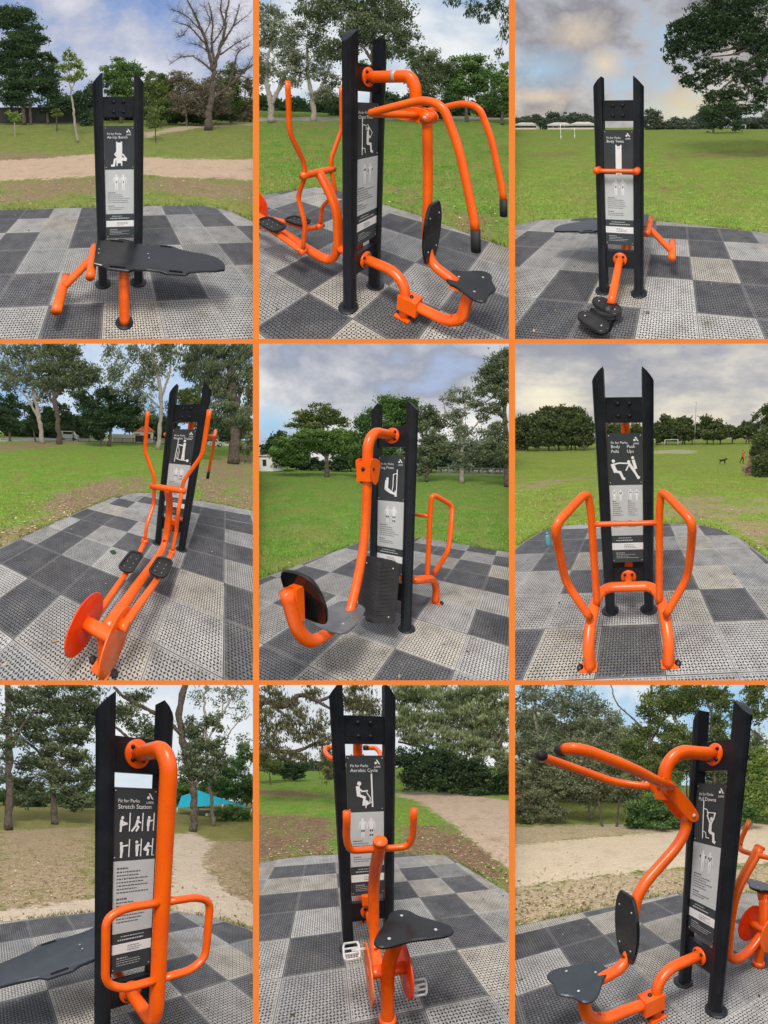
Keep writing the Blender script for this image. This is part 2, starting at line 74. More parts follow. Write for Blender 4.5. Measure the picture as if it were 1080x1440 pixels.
 (2,'broadleaf_tree','far dark tree in the row between the body twister posts and the great tree',1,[7.3,139.1,-0.0],[([[7.38,138.74,-0.05],[7.29,139.39,1.98]],0.381,0.254)],[[7.29,139.39,1.98,5.08,2.54],[5.41,139.0,1.1,2.84,1.91],[9.39,139.57,1.35,2.84,2.03],[8.11,139.69,3.1,2.44,1.27]],'far',1.016,3,0.3,0,0),
 (2,'broadleaf_tree','far dark tree in the row between the body twister posts and the great tree',1,[14.5,149.1,-0.0],[([[14.51,148.84,-0.05],[14.38,149.87,4.66]],0.406,0.27)],[[14.38,149.87,4.66,6.08,4.06],[12.95,149.45,3.26,3.41,3.04],[16.97,150.05,3.66,3.41,3.25],[13.35,150.03,6.46,2.92,2.03]],'far',1.082,3,0.3,0,0),
 (2,'broadleaf_tree','far dark tree in the row between the body twister posts and the great tree',1,[17.2,143.8,-0.0],[([[17.09,144.36,-0.05],[16.98,145.23,9.04]],0.39,0.26)],[[16.98,145.23,9.04,3.64,3.38],[15.56,144.85,7.87,2.04,2.54],[18.71,145.32,8.2,2.04,2.71],[16.59,145.42,10.54,1.75,1.69]],'far',1.04,3,0.3,0,0),
 (2,'broadleaf_tree','far dark tree in the row between the body twister posts and the great tree',1,[18.1,145.9,0.0],[([[18.11,145.4,-0.05],[17.98,146.41,3.28]],0.396,0.264)],[[17.98,146.41,3.28,5.27,3.96],[15.94,145.92,1.92,2.95,2.97],[19.98,146.52,2.3,2.95,3.16],[17.98,146.7,5.04,2.53,1.98]],'far',1.055,3,0.3,0,0),
 (2,'broadleaf_tree','far tree beyond the white goal at the right edge of the oval',1,[42.8,163.6,-0.0],[([[42.8,163.24,-0.05],[42.72,163.9,1.99]],0.435,0.29)],[[42.72,163.9,1.99,7.24,2.61],[40.99,163.53,1.09,4.06,1.96],[45.79,164.21,1.35,4.06,2.09],[41.51,163.93,3.15,3.48,1.3]],'far',1.159,3,0.3,0,0),
 (2,'broadleaf_tree','far tree beyond the white goal at the right edge of the oval',1,[49.4,158.3,-0.0],[([[49.49,157.97,-0.05],[49.37,158.89,3.35]],0.418,0.279)],[[49.37,158.89,3.35,6.97,3.62],[46.62,158.32,2.1,3.9,2.72],[52.67,159.19,2.45,3.9,2.9],[48.64,159.06,4.96,3.34,1.81]],'far',1.115,3,0.3,0,0),
 (2,'broadleaf_tree','far tree beyond the white goal at the right edge of the oval',1,[55.7,161.3,0.0],[([[55.77,160.91,-0.05],[55.6,162.21,5.46]],0.424,0.283)],[[55.6,162.21,5.46,4.94,5.09],[53.69,161.67,3.7,2.77,3.81],[57.49,162.25,4.2,2.77,4.07],[55.58,162.58,7.72,2.37,2.54]],'far',1.13,3,0.3,0,0),
 (2,'broadleaf_tree','far tree beyond the white goal at the right edge of the oval',1,[42.5,152.5,0.0],[([[42.53,152.46,-0.05],[42.44,153.15,3.96]],0.405,0.27)],[[42.44,153.15,3.96,4.05,2.7],[40.95,152.8,3.03,2.27,2.02],[44.08,153.26,3.3,2.27,2.16],[42.38,153.34,5.16,1.94,1.35]],'far',1.079,3,0.3,0,0),
 (3,'gum_tree','leaning gum with a pale trunk in the far left of the rhythm trainer lawn',0,[-23.6,17.5,-0.0],[([[-23.58,17.55,-0.05],[-24.63,18.41,3.25],[-26.26,19.42,7.44],[-27.67,20.41,11.32],[-28.51,21.12,13.9]],0.348,0.139),([[-24.63,18.41,3.25],[-27.0,18.63,6.44],[-29.57,18.19,8.31]],0.209,0.07),([[-25.56,18.93,5.51],[-24.52,20.58,8.16]],0.174,0.07)],[[-29.8,19.91,12.55,3.13,1.39],[-27.49,20.79,11.98,2.79,2.09],[-30.28,18.69,10.24,2.44,1.74],[-27.46,19.39,8.71,3.13,1.74],[-30.13,17.77,7.96,1.74,1.39],[-25.26,19.78,7.15,1.74,1.74]],'gum',0.313,1.5,0.3,0,0),
 (3,'gum_tree','broad gum with forked trunk second from the left on the rhythm trainer lawn',0,[-19.7,17.0,0.0],[([[-19.8,17.24,-0.05],[-20.52,17.99,3.2],[-21.44,18.71,5.89],[-22.42,19.39,8.58],[-22.81,20.64,11.9]],0.387,0.161),([[-21.44,18.71,5.89],[-20.49,20.23,8.35],[-19.48,21.66,10.5]],0.226,0.097),([[-21.06,18.38,4.7],[-22.84,18.53,7.06],[-23.9,19.05,9.44]],0.194,0.065),([[-22.42,19.39,8.58],[-21.68,20.95,11.33]],0.161,0.065)],[[-22.6,20.61,11.6,2.58,1.61],[-20.23,21.67,11.38,2.42,1.77],[-23.33,19.33,9.46,2.26,1.61],[-20.32,20.58,8.96,2.58,1.61],[-18.37,21.69,9.33,1.94,1.45],[-17.38,21.92,8.76,1.29,1.13],[-18.87,20.65,7.5,1.94,1.29],[-21.75,19.21,7.4,1.94,1.29]],'gumd',0.29,1.9,0.3,0,0),
 (3,'dark_shrub_tree','small dark tree at the left edge beyond the rhythm trainer lawn',0,[-31.1,17.4,-0.0],[([[-31.3,17.67,-0.05],[-31.81,18.51,3.29]],0.194,0.116)],[[-32.18,19.27,5.46,1.74,1.55],[-32.16,18.5,3.64,2.13,1.74],[-30.9,18.66,2.6,1.74,1.35],[-33.12,17.86,3.25,1.35,1.74]],'dark',0.348,2.6,0.3,0,0),
 (3,'dark_shrub_tree','low dark rounded tree between the two gums left of the rhythm trainer',0,[-27.2,19.3,0.0],[([[-27.28,19.37,-0.05],[-27.99,19.8,1.98]],0.155,0.077)],[[-28.43,20.52,4.14,1.74,1.47],[-26.28,21.44,3.85,1.74,1.55],[-27.1,20.56,2.73,2.13,1.16],[-24.28,22.6,4.28,1.55,1.74]],'dark',0.348,2.4,0.3,0,0),
 (3,'cypress_bush','dense black green bush standing centre behind the rhythm trainer pedals',0,[-14.0,18.6,0.0],[([[-14.09,18.78,-0.05],[-14.36,19.22,1.87]],0.124,0.093)],[[-15.55,20.0,5.02,0.99,1.86],[-15.56,19.12,2.99,1.08,2.17],[-14.23,19.91,3.33,1.24,2.17],[-14.44,19.05,1.58,1.24,1.08]],'vdark',0.279,3,0.3,0,0),
 (3,'gum_tree','twisted gum with dark crown right of the dense bush on the rhythm trainer lawn',0,[-14.2,20.9,0.0],[([[-14.22,21.02,-0.05],[-14.43,22.0,2.89],[-13.59,22.56,3.23],[-13.5,23.69,5.75]],0.268,0.101),([[-14.43,22.0,2.89],[-15.47,22.43,5.05]],0.168,0.067)],[[-14.34,23.14,5.41,2.01,1.68],[-12.47,23.94,5.16,1.68,2.01],[-13.66,22.66,3.54,2.35,1.51],[-11.73,23.36,2.98,1.68,1.51],[-15.85,23.06,6.93,1.68,1.17],[-18.6,21.14,5.57,1.17,1.68]],'dark',0.302,2.3,0.3,0,0),
 (3,'gum_tree','tall pale gum with drooping sprays just left of the rhythm trainer posts',0,[-6.5,19.8,0.0],[([[-6.64,19.97,-0.05],[-6.92,21.1,3.39],[-7.62,22.24,6.83],[-8.97,22.84,9.71],[-9.76,23.59,12.34]],0.284,0.142),([[-7.4,21.89,5.77],[-7.03,23.46,8.98],[-7.57,24.34,11.62]],0.17,0.085),([[-7.32,21.47,4.71],[-9.9,21.1,6.75],[-11.58,20.6,7.49]],0.114,0.057)],[[-13.69,20.81,10.34,1.14,1.14],[-12.66,20.75,9.05,1.28,1.42],[-10.42,21.42,8.06,1.42,1.42],[-9.38,22.97,10.49,2.27,1.7],[-11.46,22.05,10.69,1.14,0.99],[-7.75,23.56,10.02,1.7,1.7],[-8.9,22.18,8.11,1.7,1.42],[-10.66,20.72,6.72,1.42,1.14],[-12.85,19.97,7.44,1.14,1.14],[-8.07,24.09,11.61,1.7,0.85],[-8.66,20.69,4.4,1.14,1.7]],'gum',0.255,1.4,0.3,0,0),
 (3,'willow_tree','weeping dark willow like tree filling the right side behind the rhythm trainer',0,[1.2,11.6,-0.0],[([[1.18,11.66,-0.05],[0.99,12.27,1.68],[0.42,12.92,3.84],[-0.23,13.54,5.99]],0.341,0.186),([[0.56,12.68,3.12],[0.89,13.79,5.31]],0.139,0.062),([[0.5,12.78,3.41],[-0.77,12.96,5.25]],0.139,0.062)],[[-2.31,12.81,6.65,1.55,0.93],[-0.68,13.69,6.85,1.7,1.08],[0.68,14.12,6.32,1.24,1.55],[-1.69,12.69,5.65,1.39,0.93],[-2.69,12.25,5.76,0.77,0.7],[-0.19,13.19,5.12,1.39,1.08],[0.98,13.33,4.15,1.08,1.55],[-0.88,12.53,4.37,1.08,0.93],[-0.23,12.35,3.24,0.93,0.93],[1.53,12.73,2.14,0.7,1.39],[-1.27,12.58,4.94,0.93,0.77],[0.72,12.57,2.69,0.93,0.93],[-1.19,11.56,2.48,0.7,0.77],[-0.6,11.47,1.62,0.62,0.62],[2.04,12.48,0.99,0.39,0.93]],'gumd',0.186,1.9,0.22,1,0),
 (3,'dark_shrub_tree','round dark tree seen between the two rhythm trainer posts',0,[-4.7,30.3,0.0],[],[[-6.53,32.74,7.82,1.55,1.24],[-6.93,31.91,6.35,2.32,1.55],[-4.92,33.07,6.78,1.16,1.55],[-5.6,31.95,4.94,2.32,1.55]],'olive',0.348,2.4,0.3,0,0),
 (3,'broadleaf_tree','far tree in the belt across the street beyond the rhythm trainer',1,[-64.4,37.2,-0.0],[([[-64.31,37.02,-0.05],[-65.13,38.37,3.59]],0.233,0.155)],[[-65.13,38.37,3.59,3.88,2.71],[-66.04,37.53,2.67,2.17,2.04],[-63.98,38.67,3.0,2.17,2.17],[-64.75,39.06,4.75,1.86,1.36]],'dark',0.62,2.2,0.3,0,0),
 (3,'broadleaf_tree','far tree in the belt across the street beyond the rhythm trainer',1,[-57.4,40.5,-0.0],[([[-57.3,40.4,-0.05],[-58.0,41.56,3.11]],0.232,0.155)],[[-58.0,41.56,3.11,3.87,2.32],[-59.07,40.69,2.31,2.17,1.74],[-56.27,42.19,2.63,2.17,1.86],[-58.25,41.85,4.09,1.86,1.16]],'dark',0.62,2.2,0.3,0,0),
 (3,'broadleaf_tree','far tree in the belt across the street beyond the rhythm trainer',1,[-50.2,42.8,0.0],[([[-50.13,42.65,-0.05],[-50.93,43.98,3.66]],0.228,0.152)],[[-50.93,43.98,3.66,4.57,2.66],[-52.3,42.92,2.73,2.56,2.0],[-49.12,44.62,3.1,2.56,2.13],[-50.48,44.69,4.8,2.19,1.33]],'dark',0.609,2.2,0.3,0,0),
 (3,'broadleaf_tree','far tree in the belt across the street beyond the rhythm trainer',1,[-46.9,48.9,0.0],[([[-46.88,48.83,-0.05],[-47.81,50.36,4.4]],0.243,0.162)],[[-47.81,50.36,4.4,4.05,3.08],[-48.49,49.59,3.37,2.27,2.31],[-46.13,50.89,3.74,2.27,2.46],[-48.67,50.5,5.67,1.94,1.54]],'dark',0.648,2.2,0.3,0,0),
 (3,'broadleaf_tree','far tree in the belt across the street beyond the rhythm trainer',1,[-40.9,49.0,-0.0],[([[-40.93,49.01,-0.05],[-41.87,50.57,4.8]],0.234,0.156)],[[-41.87,50.57,4.8,3.51,3.12],[-42.92,49.6,3.74,1.96,2.34],[-40.23,51.07,4.13,1.96,2.49],[-42.45,50.84,6.1,1.68,1.56]],'dark',0.624,2.2,0.3,0,0),
 (3,'broadleaf_tree','far tree in the belt across the street beyond the rhythm trainer',1,[-23.0,58.7,-0.0],[([[-23.11,58.88,-0.05],[-24.02,60.37,5.13]],0.237,0.158)],[[-24.02,60.37,5.13,4.74,3.0],[-25.5,59.2,4.09,2.66,2.25],[-22.27,60.94,4.49,2.66,2.4],[-24.25,60.8,6.39,2.28,1.5]],'dark',0.632,2.2,0.3,0,0),
 (3,'broadleaf_tree','far tree in the belt across the street beyond the rhythm trainer',1,[-16.5,58.5,0.0],[([[-16.61,58.74,-0.05],[-17.52,60.24,5.16]],0.226,0.151)],[[-17.52,60.24,5.16,3.77,3.02],[-18.59,59.27,4.13,2.11,2.26],[-16.01,60.69,4.5,2.11,2.41],[-17.81,60.64,6.42,1.81,1.51]],'dark',0.604,2.2,0.3,0,0),
 (3,'broadleaf_tree','far tree in the belt across the street beyond the rhythm trainer',1,[-3.1,69.9,-0.0],[([[-3.22,70.0,-0.05],[-4.19,71.61,5.17]],0.242,0.161)],[[-4.19,71.61,5.17,4.84,3.23],[-5.84,70.32,4.05,2.71,2.42],[-2.05,72.35,4.49,2.71,2.58],[-5.33,71.63,6.49,2.33,1.61]],'dark',0.646,2.2,0.3,0,0),
 (3,'broadleaf_tree','far tree in the belt across the street beyond the rhythm trainer',1,[4.0,69.8,-0.0],[([[3.83,70.02,-0.05],[2.9,71.55,5.24]],0.231,0.154)],[[2.9,71.55,5.24,4.62,3.08],[1.35,70.34,4.17,2.58,2.31],[4.9,72.24,4.59,2.58,2.46],[2.08,71.7,6.51,2.22,1.54]],'dark',0.615,2.2,0.3,0,0),
 (3,'broadleaf_tree','far tree in the belt across the street beyond the rhythm trainer',1,[-61.9,39.6,0.0],[([[-61.59,38.97,-0.05],[-62.18,39.95,1.18]],0.236,0.158)],[[-62.18,39.95,1.18,4.73,1.97],[-63.66,38.94,0.48,2.65,1.48],[-60.08,40.81,0.79,2.65,1.58],[-62.97,39.92,1.99,2.27,0.99]],'dark',0.631,2.2,0.3,0,0),
 (3,'broadleaf_tree','far tree in the belt across the street beyond the rhythm trainer',1,[-54.4,42.6,-0.0],[([[-54.05,42.1,-0.05],[-54.64,43.07,1.43]],0.234,0.156)],[[-54.64,43.07,1.43,4.69,1.95],[-55.81,42.21,0.75,2.63,1.46],[-52.67,43.87,1.04,2.63,1.56],[-55.24,43.14,2.24,2.25,0.98]],'dark',0.625,2.2,0.3,0,0),
 (3,'broadleaf_tree','far tree in the belt across the street beyond the rhythm trainer',1,[-45.7,43.4,-0.0],[([[-45.47,42.97,-0.05],[-46.03,43.9,1.65]],0.223,0.149)],[[-46.03,43.9,1.65,4.46,1.86],[-46.95,43.17,1.0,2.5,1.39],[-44.54,44.45,1.26,2.5,1.49],[-45.83,44.34,2.44,2.14,0.93]],'dark',0.595,2.2,0.3,0,0),
 (3,'broadleaf_tree','far tree in the belt across the street beyond the rhythm trainer',1,[-42.5,48.5,0.0],[([[-42.27,48.15,-0.05],[-42.86,49.12,1.85]],0.235,0.157)],[[-42.86,49.12,1.85,3.91,1.96],[-44.01,48.26,1.17,2.19,1.47],[-41.22,49.74,1.45,2.19,1.57],[-43.4,49.21,2.66,1.88,0.98]],'dark',0.626,2.2,0.3,0,0),
 (3,'broadleaf_tree','far tree in the belt across the street beyond the rhythm trainer',1,[-19.9,59.3,-0.0],[([[-19.8,59.16,-0.05],[-20.39,60.13,2.42]],0.234,0.156)],[[-20.39,60.13,2.42,4.69,1.95],[-21.89,59.1,1.73,2.63,1.46],[-18.5,60.88,2.03,2.63,1.56],[-19.82,60.78,3.27,2.25,0.98]],'dark',0.625,2.2,0.3,0,0),
 (3,'broadleaf_tree','far tree in the belt across the street beyond the rhythm trainer',1,[1.2,70.4,-0.0],[([[1.26,70.33,-0.05],[0.67,71.32,2.67]],0.237,0.158)],[[0.67,71.32,2.67,4.74,1.98],[-0.3,70.56,1.98,2.66,1.48],[2.46,72.01,2.26,2.66,1.58],[1.19,71.94,3.52,2.28,0.99]],'dark',0.632,2.2,0.3,0,0),
 (4,'pine_tree','flat topped pine behind the left lawn of the leg press',0,[-28.2,32.4,0.0],[([[-28.39,32.75,2.84],[-28.88,33.1,6.69],[-29.47,33.28,9.76]],0.272,0.117)],[[-29.7,33.27,10.53,1.94,0.78],[-31.67,32.05,9.33,2.33,1.17],[-28.89,33.46,9.0,2.72,1.36],[-32.6,31.35,7.96,1.94,1.09],[-26.8,34.5,8.66,1.75,0.97],[-30.49,32.38,7.43,2.72,0.97],[-26.05,34.78,7.9,1.17,0.58]],'olive',0.35,2.0,0.3,0,0),
 (4,'broadleaf_tree','wide bright green umbrella tree on the lawn left of the leg press tube',0,[-18.6,21.5,0.0],[([[-18.64,21.54,-0.05],[-18.79,21.68,1.9],[-19.09,21.73,3.21]],0.292,0.159),([[-18.82,21.71,2.16],[-20.28,21.14,3.45]],0.159,0.08),([[-18.84,21.74,2.42],[-17.72,22.53,3.76]],0.159,0.08)],[[-19.19,21.88,4.52,2.39,1.01],[-21.03,20.83,3.96,1.72,1.33],[-17.27,22.81,4.03,1.59,1.33],[-19.11,21.76,3.47,2.92,1.19],[-22.39,20.03,3.41,1.59,1.46],[-23.03,19.57,2.6,1.46,1.33],[-16.53,23.12,3.52,1.19,1.46],[-21.58,20.25,2.11,1.46,0.8],[-15.95,23.22,2.22,0.8,1.06],[-23.44,19.23,1.81,1.06,0.8]],'bright2',0.239,2.8,0.3,0,0),
 (4,'broadleaf_tree','dark tree at the far left edge beyond the umbrella tree of the leg press lawn',0,[-37.2,29.9,0.0],[],[[-37.12,30.82,5.17,2.03,2.03],[-38.1,30.11,3.94,1.63,1.63],[-36.24,30.97,3.17,2.03,2.03],[-38.69,29.55,2.32,0.81,1.63]],'dark',0.366,2.8,0.3,0,0),
 (4,'broadleaf_tree','great dark green tree straight behind the leg press posts',0,[-11.1,22.0,0.0],[([[-11.17,22.05,-0.05],[-11.38,22.35,3.15]],0.239,0.143)],[[-11.3,23.06,7.41,2.03,0.91],[-12.91,22.06,6.44,1.55,1.07],[-10.76,23.12,6.0,1.91,1.43],[-13.43,21.56,5.01,1.31,1.19],[-11.7,22.4,4.57,2.15,1.43],[-13.29,21.37,3.35,1.19,1.43],[-11.36,22.32,2.92,1.67,1.43],[-9.78,23.78,6.97,0.95,0.84]],'mid',0.215,3,0.3,0,0),
 (4,'gum_tree','grey olive gum right behind the right post of the leg press',0,[-7.1,21.8,0.0],[([[-7.13,21.9,-0.05],[-7.23,22.23,3.1],[-7.6,22.38,5.28]],0.177,0.088),([[-7.23,22.23,3.1],[-6.69,22.79,4.86]],0.11,0.044)],[[-7.4,22.66,6.38,1.1,0.88],[-7.49,22.41,5.06,1.33,1.33],[-6.97,22.44,3.54,1.33,1.33],[-7.45,21.98,2.21,1.1,1.22],[-6.54,22.97,5.52,0.77,0.99],[-7.76,21.64,1.11,0.88,0.55]],'gumd',0.199,2.3,0.3,0,0),
 (4,'gum_tree','tall airy gum with a crooked trunk on the right of the leg press lawn',0,[-3.9,22.4,0.0],[([[-3.97,22.47,-0.05],[-4.18,22.69,3.09],[-4.54,22.83,5.18],[-4.19,23.25,6.66],[-4.36,23.32,7.71]],0.191,0.085),([[-4.54,22.83,5.18],[-5.75,22.36,6.21],[-6.02,22.38,7.26]],0.106,0.042),([[-4.23,22.76,3.72],[-3.05,23.65,5.42],[-2.8,24.02,6.9]],0.106,0.042)],[[-5.28,22.8,7.48,0.95,0.74],[-4.18,23.42,7.72,1.27,0.74],[-3.36,23.72,6.89,0.95,0.74],[-4.62,22.95,6.23,1.17,0.74],[-5.32,22.49,5.59,0.74,0.74],[-2.73,23.92,6.06,0.74,0.85],[-3.91,23.03,4.35,1.27,0.95],[-4.57,22.52,3.29,1.06,1.06],[-3.24,23.19,3.11,1.27,1.27],[-4.09,22.57,2.04,1.27,0.85]],'gum',0.191,1.7,0.3,0,0),
 (4,'gum_tree','tall dark gum cut by the right edge of the leg press scene',0,[-0.1,19.8,0.0],[([[-0.13,19.88,-0.05],[-0.41,20.16,3.41],[-0.78,20.29,5.51],[-0.92,20.64,8.13]],0.212,0.124),([[-0.66,20.27,4.98],[-1.85,19.84,6.19]],0.106,0.053)],[[-1.3,20.57,9.0,1.24,0.88],[-2.01,20.06,8.11,1.06,0.8],[-0.89,20.6,7.78,1.06,1.06],[-2.1,19.88,7.23,0.8,0.62],[-0.95,20.37,6.55,1.06,0.71],[-0.86,20.86,9.36,0.71,0.71],[-1.5,19.94,5.67,0.71,0.53],[-0.9,20.01,4.1,0.88,0.88],[-0.29,20.05,2.36,0.71,0.88],[-1.42,19.52,2.69,0.88,0.97],[-1.34,19.72,3.74,0.71,0.71]],'gumd',0.159,2.0,0.3,0,0),
 (4,'broadleaf_tree','far tree in the dark belt along the park edge behind the leg press',1,[-43.6,36.2,-0.0],[([[-43.61,36.16,-0.05],[-43.82,36.47,2.5]],0.144,0.096)],[[-43.82,36.47,2.5,2.89,1.68],[-44.47,36.04,1.91,1.62,1.26],[-42.75,36.97,2.11,1.62,1.35],[-44.41,36.28,3.24,1.38,0.84]],'dark',0.385,2.6,0.3,0,0),
 (4,'broadleaf_tree','far tree in the dark belt along the park edge behind the leg press',1,[-40.7,38.5,-0.0],[([[-40.73,38.46,-0.05],[-40.95,38.77,2.59]],0.146,0.097)],[[-40.95,38.77,2.59,2.92,1.7],[-41.71,38.28,1.98,1.64,1.28],[-40.15,39.13,2.18,1.64,1.36],[-40.55,39.1,3.35,1.4,0.85]],'dark',0.39,2.6,0.3,0,0),
 (4,'broadleaf_tree','far tree in the dark belt along the park edge behind the leg press',1,[-30.8,43.6,-0.0],[([[-30.8,43.66,-0.05],[-31.05,44.01,3.26]],0.146,0.097)],[[-31.05,44.01,3.26,2.92,1.95],[-31.91,43.45,2.57,1.63,1.46],[-29.81,44.59,2.8,1.63,1.56],[-31.16,44.09,4.13,1.4,0.97]],'dark',0.389,2.6,0.3,0,0),
 (4,'broadleaf_tree','far tree in the dark belt along the park edge behind the leg press',1,[-27.3,44.4,0.0],[([[-27.29,44.42,-0.05],[-27.53,44.77,3.29]],0.143,0.096)],[[-27.53,44.77,3.29,2.87,1.91],[-28.44,44.19,2.61,1.61,1.43],[-26.44,45.27,2.84,1.61,1.53],[-27.18,45.09,4.15,1.38,0.96]],'dark',0.382,2.6,0.3,0,0),
 (4,'broadleaf_tree','far tree in the dark belt along the park edge behind the leg press',1,[-20.5,51.9,0.0],[([[-20.54,51.9,-0.05],[-20.83,52.32,3.57]],0.153,0.102)],[[-20.83,52.32,3.57,3.05,2.29],[-21.42,51.88,2.77,1.71,1.72],[-19.64,52.86,3.03,1.71,1.83],[-21.36,52.2,4.59,1.47,1.15]],'dark',0.407,2.6,0.3,0,0),
 (4,'broadleaf_tree','far tree in the dark belt along the park edge behind the leg press',1,[-16.2,51.7,0.0],[([[-16.29,51.72,-0.05],[-16.57,52.12,4.05]],0.147,0.098)],[[-16.57,52.12,4.05,2.94,2.2],[-17.55,51.48,3.27,1.64,1.65],[-15.3,52.71,3.53,1.64,1.76],[-16.92,52.1,5.03,1.41,1.1]],'dark',0.392,2.6,0.3,0,0),
 (4,'broadleaf_tree','far tree in the dark belt along the park edge behind the leg press',1,[-13.4,54.0,0.0],[([[-13.43,54.04,-0.05],[-13.75,54.5,4.15]],0.149,0.099)],[[-13.75,54.5,4.15,2.98,2.48],[-14.72,53.85,3.26,1.67,1.86],[-12.7,54.95,3.55,1.67,1.99],[-13.82,54.63,5.25,1.43,1.24]],'dark',0.397,2.6,0.3,0,0),
 (4,'broadleaf_tree','far tree in the dark belt along the park edge behind the leg press',1,[-9.0,53.5,0.0],[([[-9.03,53.53,-0.05],[-9.27,53.87,3.63]],0.142,0.095)],[[-9.27,53.87,3.63,2.84,1.9],[-10.17,53.3,2.96,1.59,1.42],[-8.22,54.36,3.18,1.59,1.52],[-9.36,53.96,4.48,1.36,0.95]],'dark',0.379,2.6,0.3,0,0),
 (4,'broadleaf_tree','far tree in the dark belt along the park edge behind the leg press',1,[-6.1,59.3,0.0],[([[-6.12,59.29,-0.05],[-6.45,59.76,4.35]],0.152,0.101)],[[-6.45,59.76,4.35,3.04,2.54],[-7.53,59.05,3.45,1.7,1.9],[-5.16,60.34,3.75,1.7,2.03],[-7.07,59.6,5.47,1.46,1.27]],'dark',0.406,2.6,0.3,0,0),
 (4,'broadleaf_tree','far tree in the dark belt along the park edge behind the leg press',1,[-2.8,57.9,0.0],[([[-2.78,57.96,-0.05],[-3.06,58.35,3.8]],0.145,0.097)],[[-3.06,58.35,3.8,2.42,2.17],[-3.91,57.79,3.03,1.35,1.63],[-2.06,58.8,3.28,1.35,1.74],[-3.43,58.31,4.76,1.16,1.09]],'dark',0.387,2.6,0.3,0,0),
 (4,'broadleaf_tree','far tree in the dark belt along the park edge behind the leg press',1,[-46.3,36.6,-0.0],[([[-46.19,36.52,-0.05],[-46.36,36.77,1.28]],0.149,0.099)],[[-46.36,36.77,1.28,2.97,1.39],[-47.32,36.19,0.78,1.66,1.04],[-45.09,37.39,0.96,1.66,1.11],[-46.8,36.64,1.89,1.43,0.69]],'dark',0.396,2.6,0.3,0,0),
 (4,'broadleaf_tree','far tree in the dark belt along the park edge behind the leg press',1,[-38.5,40.2,-0.0],[([[-38.39,40.07,-0.05],[-38.57,40.32,1.43]],0.147,0.098)],[[-38.57,40.32,1.43,2.94,1.37],[-39.33,39.84,0.94,1.65,1.03],[-37.37,40.9,1.11,1.65,1.1],[-38.88,40.25,2.04,1.41,0.69]],'dark',0.393,2.6,0.3,0,0),
 (4,'broadleaf_tree','far tree in the dark belt along the park edge behind the leg press',1,[-31.6,40.7,-0.0],[([[-31.55,40.67,-0.05],[-31.72,40.91,1.53]],0.14,0.093)],[[-31.72,40.91,1.53,2.8,1.31],[-32.33,40.51,1.07,1.57,0.98],[-30.82,41.33,1.23,1.57,1.05],[-31.54,41.09,2.12,1.35,0.65]],'dark',0.374,2.6,0.3,0,0),
 (4,'broadleaf_tree','far tree in the dark belt along the park edge behind the leg press',1,[-28.9,45.3,0.0],[([[-28.91,45.2,-0.05],[-29.08,45.45,1.62]],0.147,0.098)],[[-29.08,45.45,1.62,2.95,1.38],[-30.0,44.89,1.12,1.65,1.03],[-27.9,46.02,1.3,1.65,1.1],[-29.41,45.38,2.23,1.42,0.69]],'dark',0.393,2.6,0.3,0,0),
 (4,'broadleaf_tree','far tree in the dark belt along the park edge behind the leg press',1,[-18.0,50.9,0.0],[([[-18.0,50.83,-0.05],[-18.19,51.1,1.98]],0.147,0.098)],[[-18.19,51.1,1.98,2.94,1.47],[-19.16,50.51,1.45,1.65,1.1],[-17.04,51.65,1.64,1.65,1.18],[-17.78,51.42,2.65,1.41,0.74]],'dark',0.393,2.6,0.3,0,0),
 (4,'broadleaf_tree','far tree in the dark belt along the park edge behind the leg press',1,[-14.7,53.4,-0.0],[([[-14.71,53.32,-0.05],[-14.9,53.59,2.06]],0.149,0.099)],[[-14.9,53.59,2.06,2.98,1.49],[-15.54,53.17,1.53,1.67,1.12],[-13.82,54.1,1.71,1.67,1.19],[-14.52,53.89,2.73,1.43,0.74]],'dark',0.397,2.6,0.3,0,0),
 (4,'broadleaf_tree','far tree in the dark belt along the park edge behind the leg press',1,[-10.7,52.8,0.0],[([[-10.69,52.78,-0.05],[-10.87,53.04,2.1]],0.143,0.095)],[[-10.87,53.04,2.1,2.86,1.43],[-11.63,52.57,1.59,1.6,1.07],[-10.07,53.41,1.76,1.6,1.14],[-11.05,53.05,2.73,1.37,0.71]],'dark',0.381,2.6,0.3,0,0),
 (4,'broadleaf_tree','far tree in the dark belt along the park edge behind the leg press',1,[-7.5,55.5,0.0],[([[-7.46,55.45,-0.05],[-7.64,55.72,2.18]],0.145,0.097)],[[-7.64,55.72,2.18,2.9,1.45],[-8.34,55.27,1.66,1.62,1.09],[-6.84,56.08,1.83,1.62,1.16],[-7.18,56.06,2.83,1.39,0.73]],'dark',0.387,2.6,0.3,0,0),
 (4,'broadleaf_tree','far tree in the dark belt along the park edge behind the leg press',1,[-3.5,55.6,-0.0],[([[-3.47,55.63,-0.05],[-3.64,55.89,2.23]],0.141,0.094)],[[-3.64,55.89,2.23,2.81,1.41],[-4.55,55.34,1.72,1.57,1.05],[-2.88,56.24,1.9,1.57,1.12],[-3.74,55.94,2.86,1.35,0.7]],'dark',0.375,2.6,0.3,0,0),
 (5,'broadleaf_tree','big rounded dark tree in the grove left of the push-up frame posts',1,[-32.4,78.6,-2.2],[([[-32.29,79.39,-2.25],[-32.18,80.62,5.38]],0.22,0.147)],[[-32.18,80.62,5.38,4.41,2.94],[-33.93,80.41,4.42,2.47,2.2],[-30.63,80.37,4.65,2.47,2.35],[-32.66,80.98,6.67,2.12,1.47]],'olived',0.661,3,0.3,0,0),
